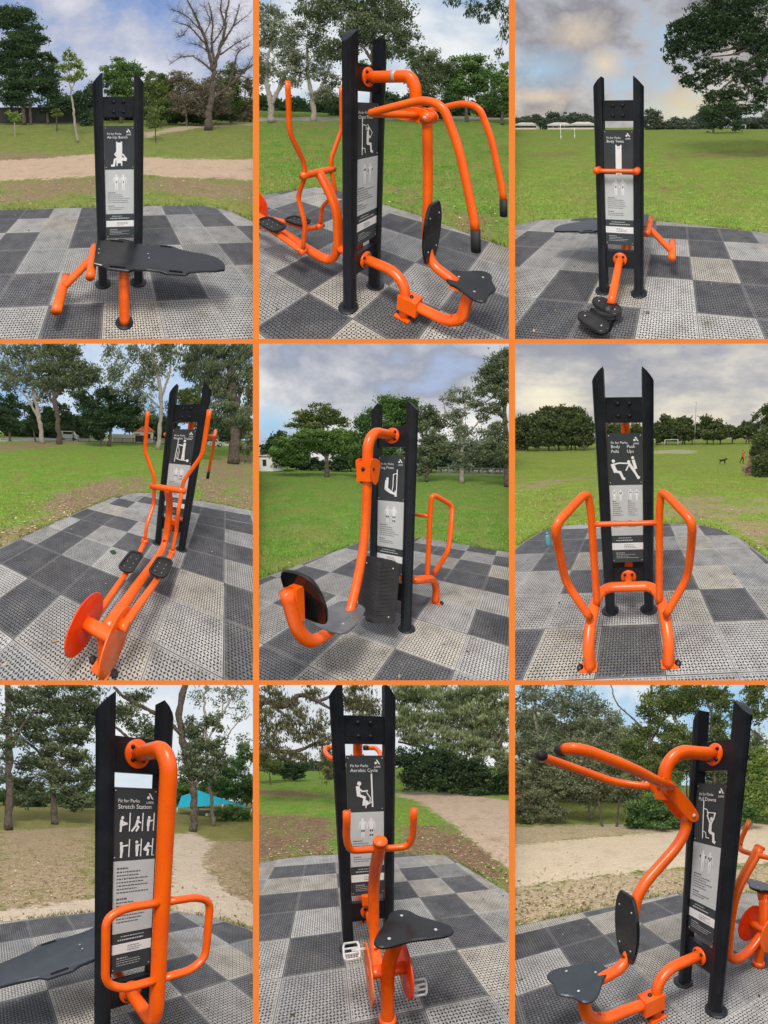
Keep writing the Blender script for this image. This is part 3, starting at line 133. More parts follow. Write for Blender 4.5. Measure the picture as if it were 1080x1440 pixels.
 (5,'broadleaf_tree','big rounded dark tree in the grove left of the push-up frame posts',1,[-34.9,79.4,-2.2],[([[-34.93,79.08,-2.25],[-34.79,80.63,2.23]],0.222,0.148)],[[-34.79,80.63,2.23,3.71,3.71],[-36.42,80.35,1.0,2.08,2.78],[-33.79,80.35,1.32,2.08,2.97],[-35.49,81.09,3.85,1.78,1.85]],'olived',0.667,3,0.3,0,0),
 (5,'broadleaf_tree','big rounded dark tree in the grove left of the push-up frame posts',1,[-27.2,74.1,-2.2],[([[-27.19,74.03,-2.25],[-27.06,75.49,2.78]],0.209,0.139)],[[-27.06,75.49,2.78,4.17,3.48],[-28.17,75.21,1.62,2.34,2.61],[-25.61,75.21,1.92,2.34,2.78],[-27.71,75.92,4.3,2.0,1.74]],'olived',0.626,3,0.3,0,0),
 (5,'broadleaf_tree','big rounded dark tree in the grove left of the push-up frame posts',1,[-22.7,77.9,-2.2],[([[-22.57,79.6,-2.25],[-22.46,80.76,8.41]],0.219,0.146)],[[-22.46,80.76,8.41,5.12,2.78],[-24.55,80.58,7.5,2.87,2.08],[-20.58,80.51,7.71,2.87,2.22],[-23.02,81.11,9.62,2.46,1.39]],'olived',0.658,3,0.3,0,0),
 (5,'broadleaf_tree','big rounded dark tree in the grove left of the push-up frame posts',1,[-24.4,74.0,-2.2],[([[-24.29,74.92,-2.25],[-24.18,76.23,6.1]],0.209,0.139)],[[-24.18,76.23,6.1,4.17,3.13],[-26.0,76.01,5.07,2.34,2.35],[-22.98,75.98,5.33,2.34,2.5],[-23.73,76.58,7.45,2.0,1.56]],'olived',0.626,3,0.3,0,0),
 (5,'broadleaf_tree','big rounded dark tree in the grove left of the push-up frame posts',1,[-17.3,76.2,-2.2],[([[-17.1,77.93,-2.25],[-17.01,78.98,8.21]],0.215,0.143)],[[-17.01,78.98,8.21,3.59,2.51],[-18.2,78.79,7.37,2.01,1.88],[-15.62,78.76,7.58,2.01,2.01],[-17.49,79.29,9.3,1.72,1.25]],'olived',0.645,3,0.3,0,0),
 (5,'broadleaf_tree','big rounded dark tree in the grove left of the push-up frame posts',1,[-19.2,75.5,-2.2],[([[-19.21,75.94,-2.25],[-19.08,77.43,4.75]],0.213,0.142)],[[-19.08,77.43,4.75,6.4,3.55],[-21.48,77.19,3.58,3.58,2.67],[-16.47,77.1,3.85,3.58,2.84],[-20.14,77.89,6.31,3.07,1.78]],'olived',0.64,3,0.3,0,0),
 (5,'broadleaf_tree','big rounded dark tree in the grove left of the push-up frame posts',1,[-13.8,72.8,-2.2],[([[-13.72,73.66,-2.25],[-13.62,74.81,5.24]],0.206,0.137)],[[-13.62,74.81,5.24,3.09,2.75],[-14.82,74.6,4.33,1.73,2.06],[-12.38,74.59,4.56,1.73,2.2],[-12.94,75.11,6.42,1.48,1.37]],'olived',0.619,3,0.3,0,0),
 (5,'broadleaf_tree','big rounded dark tree in the grove left of the push-up frame posts',1,[-13.4,74.6,-2.2],[([[-13.43,74.51,-2.25],[-13.32,75.68,1.92]],0.211,0.141)],[[-13.32,75.68,1.92,2.81,2.81],[-14.29,75.46,0.98,1.58,2.11],[-12.34,75.46,1.23,1.58,2.25],[-13.37,76.02,3.14,1.35,1.41]],'olived',0.633,3,0.3,0,0),
 (5,'broadleaf_tree','big rounded dark tree in the grove left of the push-up frame posts',1,[-22.2,73.6,-2.2],[([[-22.18,73.78,-2.25],[-22.1,74.65,1.71]],0.208,0.138)],[[-22.1,74.65,1.71,5.54,2.08],[-24.18,74.54,1.03,3.1,1.56],[-20.25,74.45,1.18,3.1,1.66],[-22.88,74.92,2.62,2.66,1.04]],'olived',0.623,3,0.3,0,0),
 (5,'broadleaf_tree','big rounded dark tree in the grove left of the push-up frame posts',1,[-18.5,78.5,-2.2],[([[-18.5,78.62,-2.25],[-18.43,79.49,1.29]],0.222,0.148)],[[-18.43,79.49,1.29,4.43,2.07],[-20.11,79.36,0.61,2.48,1.55],[-16.52,79.28,0.76,2.48,1.65],[-17.55,79.7,2.17,2.13,1.03]],'olived',0.665,3,0.3,0,0),
 (5,'broadleaf_tree','dark round tree in the long row across the oval right of the push-up frame',1,[15.5,110.6,-2.2],[([[15.61,111.39,-2.25],[15.75,112.95,6.61]],0.312,0.208)],[[15.75,112.95,6.61,4.16,3.75],[14.26,112.66,5.36,2.33,2.81],[17.67,112.64,5.68,2.33,3.0],[15.72,113.4,8.24,2.0,1.87]],'olived',0.937,3,0.3,0,0),
 (5,'broadleaf_tree','dark round tree in the long row across the oval right of the push-up frame',1,[20.4,108.4,-2.2],[([[20.43,109.01,-2.25],[20.57,110.64,5.95]],0.307,0.205)],[[20.57,110.64,5.95,4.6,3.89],[18.81,110.34,4.67,2.58,2.91],[22.46,110.31,4.99,2.58,3.11],[21.39,111.06,7.63,2.21,1.94]],'olived',0.92,3,0.3,0,0),
 (5,'broadleaf_tree','dark round tree in the long row across the oval right of the push-up frame',1,[25.0,115.5,-2.2],[([[25.11,117.22,-2.25],[25.2,118.22,7.77]],0.327,0.218)],[[25.2,118.22,7.77,3.81,2.39],[24.26,118.04,6.97,2.13,1.8],[26.81,118.01,7.17,2.13,1.92],[24.6,118.53,8.82,1.83,1.2]],'olived',0.98,3,0.3,0,0),
 (5,'broadleaf_tree','dark round tree in the long row across the oval right of the push-up frame',1,[27.1,110.9,-2.2],[([[27.17,111.12,-2.25],[27.29,112.44,3.44]],0.314,0.209)],[[27.29,112.44,3.44,5.24,3.14],[25.16,112.22,2.41,2.93,2.36],[29.75,112.14,2.65,2.93,2.51],[26.79,112.82,4.82,2.51,1.57]],'olived',0.942,3,0.3,0,0),
 (5,'broadleaf_tree','dark round tree in the long row across the oval right of the push-up frame',1,[34.4,112.3,-2.2],[([[34.5,113.1,-2.25],[34.63,114.6,6.45]],0.318,0.212)],[[34.63,114.6,6.45,4.46,3.61],[32.83,114.34,5.25,2.5,2.71],[36.3,114.31,5.55,2.5,2.89],[34.7,115.03,8.01,2.14,1.8]],'olived',0.955,3,0.3,0,0),
 (5,'broadleaf_tree','dark round tree in the long row across the oval right of the push-up frame',1,[38.4,106.9,-2.2],[([[38.47,107.2,-2.25],[38.58,108.47,3.7]],0.304,0.203)],[[38.58,108.47,3.7,3.55,3.04],[37.22,108.24,2.69,1.99,2.28],[40.0,108.22,2.95,1.99,2.43],[38.58,108.83,5.02,1.7,1.52]],'olived',0.912,3,0.3,0,0),
 (5,'broadleaf_tree','dark round tree in the long row across the oval right of the push-up frame',1,[46.6,114.4,-2.2],[([[46.58,114.62,-2.25],[46.69,115.89,3.25]],0.325,0.217)],[[46.69,115.89,3.25,4.88,3.04],[44.57,115.69,2.25,2.73,2.28],[48.92,115.61,2.49,2.73,2.43],[45.75,116.28,4.58,2.34,1.52]],'olived',0.976,3,0.3,0,0),
 (5,'broadleaf_tree','dark round tree in the long row across the oval right of the push-up frame',1,[50.6,108.7,-2.2],[([[50.62,109.28,-2.25],[50.72,110.49,4.58]],0.31,0.207)],[[50.72,110.49,4.58,4.34,2.89],[48.85,110.3,3.63,2.43,2.17],[52.66,110.23,3.85,2.43,2.32],[50.16,110.85,5.84,2.08,1.45]],'olived',0.93,3,0.3,0,0),
 (5,'broadleaf_tree','dark round tree in the long row across the oval right of the push-up frame',1,[52.9,111.4,-2.2],[([[52.89,111.65,-2.25],[52.97,112.53,2.08]],0.318,0.212)],[[52.97,112.53,2.08,4.77,2.12],[51.14,112.4,1.39,2.67,1.59],[55.21,112.31,1.54,2.67,1.69],[52.29,112.8,3.01,2.29,1.06]],'olived',0.953,3,0.3,0,0),
 (5,'broadleaf_tree','dark round tree in the long row across the oval right of the push-up frame',1,[15.7,111.5,-2.2],[([[15.69,111.75,-2.25],[15.78,112.71,2.09]],0.315,0.21)],[[15.78,112.71,2.09,5.25,2.31],[14.14,112.56,1.34,2.94,1.73],[18.12,112.47,1.5,2.94,1.85],[15.27,113.0,3.1,2.52,1.15]],'olived',0.945,3,0.3,0,0),
 (5,'broadleaf_tree','dark round tree in the long row across the oval right of the push-up frame',1,[34.9,105.4,-2.2],[([[34.92,105.67,-2.25],[35.0,106.5,1.78]],0.3,0.2)],[[35.0,106.5,1.78,6.0,2.0],[33.41,106.38,1.13,3.36,1.5],[37.09,106.3,1.27,3.36,1.6],[35.55,106.72,2.65,2.88,1.0]],'olived',0.899,3,0.3,0,0),
 (5,'broadleaf_tree','dark round tree in the long row across the oval right of the push-up frame',1,[23.1,111.5,-2.2],[([[23.08,111.74,-2.25],[23.15,112.53,1.48]],0.315,0.21)],[[23.15,112.53,1.48,5.26,1.89],[21.21,112.43,0.87,2.94,1.42],[25.47,112.33,0.99,2.94,1.51],[22.61,112.78,2.31,2.52,0.95]],'olived',0.946,3,0.3,0,0),
 (5,'broadleaf_tree','dark round tree in the long row across the oval right of the push-up frame',1,[11.5,111.7,-2.2],[([[11.46,111.53,-2.25],[11.62,113.28,3.67]],0.315,0.21)],[[11.62,113.28,3.67,3.15,4.2],[10.36,112.94,2.27,1.76,3.15],[12.94,112.96,2.64,1.76,3.36],[12.21,113.75,5.49,1.51,2.1]],'olived',0.945,3,0.3,0,0),
 (5,'broadleaf_tree','far tree seen between the two posts of the push-up frame',1,[-7.0,92.7,-2.2],[([[-6.97,93.43,-2.25],[-6.87,94.52,4.39]],0.261,0.174)],[[-6.87,94.52,4.39,4.36,2.61],[-8.67,94.35,3.53,2.44,1.96],[-5.56,94.3,3.74,2.44,2.09],[-5.8,94.79,5.51,2.09,1.31]],'olived',0.784,2.6,0.3,0,0),
 (5,'broadleaf_tree','far tree seen between the two posts of the push-up frame',1,[1.7,92.8,-2.2],[([[1.75,93.48,-2.25],[1.84,94.5,4.27]],0.262,0.175)],[[1.84,94.5,4.27,3.5,2.45],[0.84,94.31,3.46,1.96,1.84],[2.91,94.3,3.67,1.96,1.96],[2.04,94.78,5.34,1.68,1.22]],'olived',0.787,2.6,0.3,0,0),
 (5,'broadleaf_tree','far tree seen between the two posts of the push-up frame',1,[5.7,87.3,-2.2],[([[5.76,87.74,-2.25],[5.85,88.77,3.27]],0.248,0.165)],[[5.85,88.77,3.27,2.48,2.48],[5.17,88.57,2.44,1.39,1.86],[6.81,88.58,2.66,1.39,1.98],[5.49,89.08,4.35,1.19,1.24]],'olived',0.743,2.6,0.3,0,0),
 (5,'bush','big twiggy olive bush at the right edge of the push-up frame scene',0,[5.8,8.7,-0.19],[],[[5.98,9.37,2.21,0.47,0.62],[5.84,9.1,1.21,0.57,0.73],[6.09,8.85,0.3,0.64,0.83],[5.71,8.86,0.31,0.44,0.62],[5.92,8.64,-0.5,0.57,0.47],[5.59,9.06,1.01,0.31,0.52]],'olived',0.104,2.4,0.3,0,0),
 (5,'bush','low pinkish brown bush leaning left from the big bush at the right edge',0,[5.6,9.2,-0.22],[],[[5.71,9.42,0.46,0.37,0.49],[5.44,9.3,-0.04,0.3,0.26],[5.83,9.51,0.78,0.33,0.43]],'pink',0.087,1.8,0.3,0,0),
 (6,'gum_tree','straight pale trunked gum at the left edge of the stretch frame scene',0,[0.1,12.5,0.0],[([[0.03,12.46,-0.05],[0.15,12.85,1.75],[0.26,13.25,3.83],[0.35,13.64,5.81],[0.35,13.82,6.64]],0.18,0.117),([[0.24,13.19,3.52],[0.91,13.12,4.68],[1.52,12.97,5.32]],0.074,0.032),([[0.29,13.35,4.35],[-0.02,13.68,5.18]],0.064,0.032),([[0.21,13.09,3.0],[-0.11,13.4,3.72]],0.053,0.021)],[[0.59,13.52,5.82,0.85,0.64],[0.13,13.47,4.56,0.53,0.53],[0.83,13.23,4.99,0.74,0.53],[-0.04,13.28,3.31,0.42,0.53],[0.56,13.08,3.74,0.53,0.42],[0.0,13.05,2.37,0.42,0.42]],'gumd',0.117,1.3,0.3,0,0),
 (6,'gum_tree','leafy dark gum with drooping boughs left of the stretch frame posts',0,[2.5,14.7,-0.0],[([[2.48,14.71,-0.05],[2.52,15.04,1.48],[2.46,15.29,2.5],[2.35,15.57,3.52]],0.196,0.118),([[2.46,15.29,2.5],[3.41,15.07,3.55],[4.18,14.93,4.6]],0.104,0.039),([[2.34,15.55,3.39],[1.57,16.11,4.27],[1.11,16.38,4.51]],0.091,0.039)],[[2.43,16.26,6.85,1.44,0.65],[3.85,15.59,6.89,1.44,0.78],[4.86,14.94,6.15,1.04,0.91],[3.07,15.7,5.72,1.44,0.78],[1.72,16.17,4.91,0.91,0.78],[3.96,15.09,4.85,1.18,0.78],[2.62,15.58,4.17,1.04,0.78],[1.51,15.94,3.37,0.78,0.65],[3.65,14.98,3.69,1.04,0.78],[2.06,15.54,2.75,0.91,0.78],[0.97,15.94,2.2,0.65,0.65],[3.21,14.88,2.27,1.04,0.91],[4.29,14.43,2.55,0.78,1.04],[3.86,14.36,1.26,0.78,0.65],[1.65,15.51,1.71,0.65,0.65],[1.03,15.69,1.18,0.52,0.52],[3.26,14.61,1.12,0.52,0.52]],'gumd',0.144,2.1,0.3,0,0),
 (6,'gum_tree','gum with thick sloping dark limbs passing behind the stretch frame posts',0,[8.1,9.8,0.0],[([[8.05,9.72,-0.05],[8.22,9.9,0.77],[8.26,10.15,2.0],[8.13,10.41,2.89],[7.9,10.81,4.23],[7.77,11.16,5.57],[8.29,11.28,7.26]],0.171,0.16),([[7.92,10.87,4.56],[7.14,11.41,5.33],[6.24,11.96,5.86],[5.44,12.43,6.28],[5.06,12.71,6.72]],0.103,0.069),([[6.69,11.5,4.75],[5.73,11.83,4.17],[4.95,12.37,4.93],[4.43,12.6,4.8]],0.08,0.057),([[8.13,10.41,2.89],[8.7,10.36,3.92],[8.86,10.48,4.82]],0.08,0.034),([[8.26,10.17,2.11],[8.96,10.04,3.03]],0.069,0.034)],[[8.45,10.67,4.8,0.91,0.57],[8.92,10.3,4.15,0.91,0.69],[8.17,10.56,3.68,0.69,0.57],[9.41,9.95,3.6,0.69,0.57],[8.55,10.24,3.02,0.91,0.57],[7.91,10.49,2.77,0.57,0.57],[8.93,9.96,2.58,0.69,0.46],[9.4,10.3,5.17,0.57,0.46],[5.8,12.05,5.29,0.8,0.57],[6.38,11.63,4.63,0.69,0.57],[5.2,12.4,5.6,0.57,0.46],[6.17,12.09,6.3,0.69,0.46],[6.53,11.38,3.85,0.46,0.46]],'gumd',0.126,1.6,0.3,0,0),
 (6,'gum_tree','thin bare limbed pale gum at the upper right of the stretch station',0,[11.8,12.6,0.0],[([[11.78,12.55,-0.05],[11.69,13.22,2.88],[11.73,13.83,5.75],[11.72,14.27,7.77],[12.06,14.36,8.93]],0.103,0.059),([[11.69,13.69,5.03],[12.57,13.59,6.5],[13.32,13.52,7.81],[13.77,13.52,8.83]],0.073,0.044),([[11.94,13.04,2.6],[12.91,13.21,5.5],[14.06,12.98,6.97]],0.073,0.029),([[12.71,13.55,6.64],[12.82,13.88,8.37]],0.044,0.029)],[[12.65,13.83,7.79,0.88,0.59],[13.66,13.17,6.96,0.73,0.59],[11.47,14.42,7.9,0.73,0.59],[13.81,12.69,5.09,0.59,0.59],[13.47,13.51,8.1,0.73,0.51]],'gum',0.132,0.7,0.3,0,0),
 (6,'bush','light green bush mass rising behind the turquoise shade sail',0,[24.2,24.7,0.0],[],[[24.79,25.48,4.93,1.66,1.25],[26.61,24.85,6.07,1.39,1.66],[23.2,25.93,3.53,1.66,1.39],[26.96,24.15,3.64,1.39,1.66],[25.17,24.88,3.04,1.94,1.11],[20.16,27.25,2.9,1.11,0.97]],'mid',0.25,2.0,0.3,0,0),
 (6,'bush','round dark bush standing in front of the turquoise shade sail',0,[16.0,15.1,-0.0],[([[15.89,14.85,-0.05],[15.94,15.01,-0.3]],0.072,0.054)],[[15.24,15.46,0.21,0.86,0.72],[16.23,15.03,0.41,0.81,0.81],[15.85,15.02,-0.48,0.81,0.63],[16.93,14.59,-0.1,0.54,0.81]],'mid',0.162,2.2,0.3,0,0),
 (6,'bush','dark scrub along the far park edge left of the stretch frame',0,[4.8,40.7,0.0],[],[[2.52,42.11,1.24,2.29,1.63],[5.14,40.73,0.68,1.96,1.31],[10.41,38.1,0.19,2.61,1.63],[1.22,42.3,-0.71,1.31,0.98]],'dark',0.294,2.2,0.3,0,0),
 (6,'broadleaf_tree','far tree in the park belt behind the stretch station',1,[2.0,58.4,-0.0],[([[1.82,57.73,-0.05],[2.03,58.39,0.22]],0.133,0.089)],[[2.03,58.39,0.22,2.66,2.22],[1.34,58.55,-0.56,1.49,1.66],[2.98,57.82,-0.3,1.49,1.78],[1.6,58.81,1.18,1.28,1.11]],'mid',0.355,2.2,0.3,0,0),
 (6,'broadleaf_tree','far tree in the park belt behind the stretch station',1,[4.9,57.8,0.0],[([[4.71,57.15,-0.05],[4.94,57.89,0.72]],0.135,0.09)],[[4.94,57.89,0.72,2.7,2.47],[4.12,58.09,-0.15,1.51,1.85],[5.62,57.43,0.14,1.51,1.98],[5.43,57.89,1.83,1.29,1.24]],'mid',0.36,2.2,0.3,0,0),
 (6,'broadleaf_tree','far tree in the park belt behind the stretch station',1,[7.7,56.3,0.0],[([[7.54,55.74,-0.05],[7.75,56.4,0.37]],0.135,0.09)],[[7.75,56.4,0.37,2.69,2.25],[6.85,56.66,-0.43,1.51,1.68],[8.86,55.76,-0.15,1.51,1.8],[7.77,56.61,1.36,1.29,1.12]],'mid',0.359,2.2,0.3,0,0),
 (6,'broadleaf_tree','far tree in the park belt behind the stretch station',1,[11.2,53.6,-0.0],[([[10.98,53.05,-0.05],[11.19,53.7,0.49]],0.132,0.088)],[[11.19,53.7,0.49,2.65,2.21],[10.24,53.99,-0.29,1.48,1.66],[12.15,53.13,-0.02,1.48,1.77],[11.65,53.7,1.48,1.27,1.1]],'mid',0.353,2.2,0.3,0,0),
 (6,'broadleaf_tree','far tree in the park belt behind the stretch station',1,[15.3,55.6,0.0],[([[15.17,55.05,-0.05],[15.39,55.75,0.98]],0.141,0.094)],[[15.39,55.75,0.98,2.82,2.35],[14.72,55.89,0.16,1.58,1.76],[16.44,55.13,0.44,1.58,1.88],[15.03,56.14,2.01,1.35,1.17]],'mid',0.376,2.2,0.3,0,0),
 (6,'broadleaf_tree','far tree in the park belt behind the stretch station',1,[17.6,52.0,-0.0],[([[17.42,51.53,-0.05],[17.61,52.14,0.64]],0.136,0.09)],[[17.61,52.14,0.64,2.26,2.03],[16.75,52.39,-0.08,1.27,1.53],[18.55,51.58,0.17,1.27,1.63],[17.46,52.4,1.53,1.08,1.02]],'mid',0.362,2.2,0.3,0,0),
 (6,'broadleaf_tree','far tree in the park belt behind the stretch station',1,[32.7,45.6,0.0],[([[32.67,45.5,-0.05],[32.88,46.18,2.86]],0.137,0.092)],[[32.88,46.18,2.86,2.29,2.29],[32.01,46.42,2.05,1.28,1.72],[33.63,45.7,2.32,1.28,1.83],[32.96,46.36,3.87,1.1,1.15]],'mid',0.367,2.2,0.3,0,0),
 (6,'broadleaf_tree','far tree in the park belt behind the stretch station',1,[35.1,41.6,0.0],[([[35.09,41.43,-0.05],[35.3,42.08,2.48]],0.131,0.088)],[[35.3,42.08,2.48,2.63,2.19],[34.35,42.36,1.7,1.47,1.64],[36.22,41.52,1.97,1.47,1.75],[35.33,42.27,3.45,1.26,1.09]],'mid',0.35,2.2,0.3,0,0),
 (6,'broadleaf_tree','far tree in the park belt behind the stretch station',1,[41.5,42.8,-0.0],[([[41.47,42.81,-0.05],[41.69,43.51,3.58]],0.14,0.094)],[[41.69,43.51,3.58,2.81,2.34],[40.55,43.87,2.74,1.57,1.76],[42.82,42.85,3.04,1.57,1.87],[41.24,43.94,4.59,1.35,1.17]],'mid',0.375,2.2,0.3,0,0),
 (6,'broadleaf_tree','far tree in the park belt behind the stretch station',1,[43.1,39.0,0.0],[([[43.07,38.92,-0.05],[43.29,39.58,3.15]],0.134,0.089)],[[43.29,39.58,3.15,2.23,2.23],[42.38,39.84,2.36,1.25,1.67],[44.16,39.05,2.63,1.25,1.78],[43.07,39.9,4.12,1.07,1.12]],'mid',0.357,2.2,0.3,0,0),
 (7,'pepper_tree','gnarled overhanging tree with brown drooping foliage at the upper left of the exercise cycle',0,[-3.4,7.9,0.0],[([[-3.46,7.51,-0.05],[-3.09,8.38,1.93],[-2.32,8.79,3.82],[-1.47,8.49,3.42],[-1.03,8.56,3.97],[-0.41,8.33,3.65],[0.13,8.12,3.34]],0.164,0.041),([[-2.32,8.79,3.82],[-1.71,8.51,3.34],[-1.33,8.34,3.03]],0.082,0.033),([[-2.9,8.46,2.32],[-2.12,8.2,2.01],[-1.16,7.99,2.0],[-0.33,7.93,2.39],[0.07,7.85,2.39]],0.082,0.033),([[-1.16,7.99,2.0],[-0.58,7.96,2.32]],0.041,0.016),([[-0.41,8.33,3.65],[0.41,8.25,3.97],[0.85,7.94,3.26]],0.057,0.025)],[[-2.0,8.72,3.82,0.66,0.41],[-2.29,8.57,3.11,0.49,0.57],[-1.51,8.3,2.79,0.57,0.49],[-2.1,8.31,2.4,0.57,0.49],[-0.94,8.23,2.95,0.57,0.49],[-0.3,8.07,2.87,0.41,0.49],[-0.55,8.43,3.89,0.49,0.29],[-1.3,8.5,3.58,0.33,0.25],[-0.73,8.02,2.4,0.57,0.33],[-2.45,8.22,1.85,0.33,0.33],[-1.81,8.11,1.93,0.57,0.29],[-1.09,7.91,1.77,0.49,0.25],[-0.19,7.83,2.16,0.33,0.41],[0.73,8.13,3.81,0.49,0.49],[1.2,7.98,3.65,0.66,0.57],[0.99,7.84,3.02,0.66,0.49],[1.45,7.62,2.62,0.49,0.41],[-0.3,7.71,1.68,0.33,0.41],[-0.25,7.56,1.21,0.29,0.29]],'brownleaf',0.098,1.3,0.25,1,0),
 (7,'acacia_mass','huge grey green weeping tree filling the upper right behind the exercise cycle',0,[10.1,11.4,-0.0],[([[10.12,11.3,-0.05],[9.72,11.98,1.75],[9.3,12.59,3.46],[8.71,13.11,4.77]],0.219,0.082),([[9.06,11.53,-0.05],[7.83,12.31,1.5],[5.22,13.19,2.56],[3.9,13.55,2.82]],0.123,0.055),([[9.63,12.2,2.41],[10.18,12.79,4.77]],0.109,0.055)],[[4.33,14.21,5.32,1.09,0.82],[5.41,14.02,5.44,1.37,0.82],[7.01,13.64,5.31,1.5,0.96],[8.61,13.29,5.3,1.5,0.96],[9.93,12.89,4.9,1.23,1.23],[4.52,13.81,4.13,1.09,0.82],[6.13,13.47,4.13,1.5,0.82],[7.73,13.09,3.99,1.5,0.96],[9.3,12.59,3.46,1.23,1.09],[4.46,13.55,3.21,0.96,0.68],[5.78,13.19,2.95,1.23,0.68],[7.38,12.8,2.81,1.37,0.82],[8.82,12.34,2.28,1.23,0.82],[9.86,11.99,1.88,0.82,1.09],[6.79,12.65,1.89,1.09,0.55]],'gum2',0.164,2.6,0.2,1,0),
 (7,'hedge','dark undergrowth beneath the weeping tree along the path beyond the exercise cycle',0,[6.3,11.1,-0.0],[],[[3.93,12.16,1.76,0.77,0.77],[4.81,11.97,1.75,0.89,0.77],[5.79,11.68,1.5,1.02,0.77],[6.9,11.37,1.25,1.02,0.77],[8.0,11.02,0.88,1.02,0.77],[9.1,10.68,0.51,0.77,0.77],[4.0,11.85,0.78,0.64,0.64],[4.99,11.6,0.65,0.89,0.57],[6.23,11.29,0.52,0.89,0.51],[7.58,10.89,0.15,0.89,0.45],[8.68,10.58,-0.1,0.77,0.32]],'vdark',0.14,3,0.3,0,0),
 (7,'small_tree','small far tree with a thin trunk at the left edge of the exercise cycle lawn',0,[-4.9,22.1,0.0],[([[-4.93,21.88,-0.05],[-4.94,22.35,0.96]],0.08,0.04)],[[-4.96,22.53,1.54,1.0,0.7],[-5.43,22.74,1.93,0.8,0.8]],'olive',0.181,1.8,0.3,0,0),
 (7,'small_tree','rounded far tree left of the exercise cycle posts with dark drooping crown',0,[-3.7,26.1,-0.0],[([[-3.72,26.04,-0.05],[-3.64,26.37,1.08]],0.142,0.071)],[[-3.6,26.57,1.76,1.42,1.07],[-4.56,26.64,1.31,1.19,0.83],[-2.71,26.2,1.19,0.95,0.71],[-3.67,26.24,0.63,1.19,0.47]],'dark',0.213,2.4,0.3,0,0),
 (7,'broadleaf_tree','hazy far tree on the horizon behind the left lawn of the exercise cycle',1,[-3.6,85.0,0.0],[([[-3.63,84.69,-0.05],[-3.46,85.41,1.53]],0.222,0.148)],[[-3.46,85.41,1.53,4.45,1.63],[-5.19,85.62,0.99,2.49,1.22],[-1.58,84.89,1.13,2.49,1.3],[-2.49,85.41,2.23,2.14,0.82]],'far',0.593,2.4,0.3,0,0),
 (7,'broadleaf_tree','hazy far tree on the horizon behind the left lawn of the exercise cycle',1,[0.8,81.8,0.0],[([[0.67,81.39,-0.05],[0.85,82.18,1.51]],0.217,0.144)],[[0.85,82.18,1.51,2.89,1.8],[0.05,82.17,0.91,1.62,1.35],[1.97,81.81,1.07,1.62,1.44],[0.33,82.53,2.29,1.39,0.9]],'far',0.577,2.4,0.3,0,0),
 (7,'broadleaf_tree','hazy far tree on the horizon behind the left lawn of the exercise cycle',1,[-17.1,86.6,0.0],[([[-17.2,86.21,-0.05],[-17.09,86.69,0.17]],0.219,0.146)],[[-17.09,86.69,0.17,4.39,1.1],[-18.46,86.88,-0.19,2.46,0.82],[-15.84,86.34,-0.09,2.46,0.88],[-16.3,86.67,0.65,2.1,0.55]],'far',0.585,2.4,0.3,0,0),
 (7,'broadleaf_tree','tall green tree behind the left post of the exercise cycle',0,[0.6,29.4,-0.0],[([[0.55,29.24,-0.05],[0.64,29.61,0.73]],0.164,0.082)],[[-0.13,29.94,1.26,1.09,0.82],[0.89,29.48,0.47,1.09,0.82],[0.69,29.84,1.52,0.82,0.68]],'olive',0.246,2.2,0.3,0,0),
 (8,'gum_tree','thin grey gum rising at the left edge behind the pull down arms',0,[-11.0,1.5,-0.0],[([[-10.99,1.45,-0.05],[-11.42,1.51,1.55],[-11.69,1.83,3.18],[-12.11,1.83,4.61],[-12.3,2.04,5.76]],0.069,0.039),([[-11.59,1.77,2.7],[-11.57,2.32,3.86],[-11.77,2.54,5.01]],0.049,0.03),([[-11.4,1.55,1.55],[-11.21,2.24,2.42],[-11.32,2.41,3.19]],0.039,0.02),([[-10.84,1.81,-0.05],[-11.01,2.24,1.75],[-11.17,2.43,2.71]],0.039,0.02)],[[-12.35,1.62,4.99,0.69,0.59],[-11.87,2.37,5.0,0.69,0.59],[-12.14,1.51,4.03,0.69,0.59],[-11.63,2.35,4.14,0.69,0.59],[-11.94,1.4,3.07,0.59,0.59],[-11.46,2.15,3.09,0.59,0.49],[-11.45,3.03,5.02,0.49,0.59],[-11.83,1.23,2.31,0.49,0.39]],'gum',0.099,1.5,0.3,0,0),
 (8,'gum_tree','grey green gum behind the raised near arm of the pull down machine',0,[-10.8,3.7,0.0],[([[-10.76,3.67,-0.05],[-11.2,3.78,1.59],[-11.69,3.81,3.35],[-11.85,4.26,4.91]],0.064,0.032),([[-11.52,3.84,2.83],[-11.34,4.59,3.88],[-11.41,4.86,4.71]],0.053,0.021),([[-11.03,3.81,-0.05],[-10.78,4.53,1.81]],0.043,0.021)],[[-12.29,3.53,4.79,0.75,0.64],[-11.87,4.27,5.01,0.75,0.64],[-11.42,4.75,4.5,0.64,0.64],[-11.8,3.87,3.86,0.85,0.53],[-11.11,4.95,3.89,0.53,0.53],[-12.23,3.25,3.96,0.53,0.53],[-11.27,4.42,3.26,0.64,0.43]],'gum',0.107,1.5,0.3,0,0),
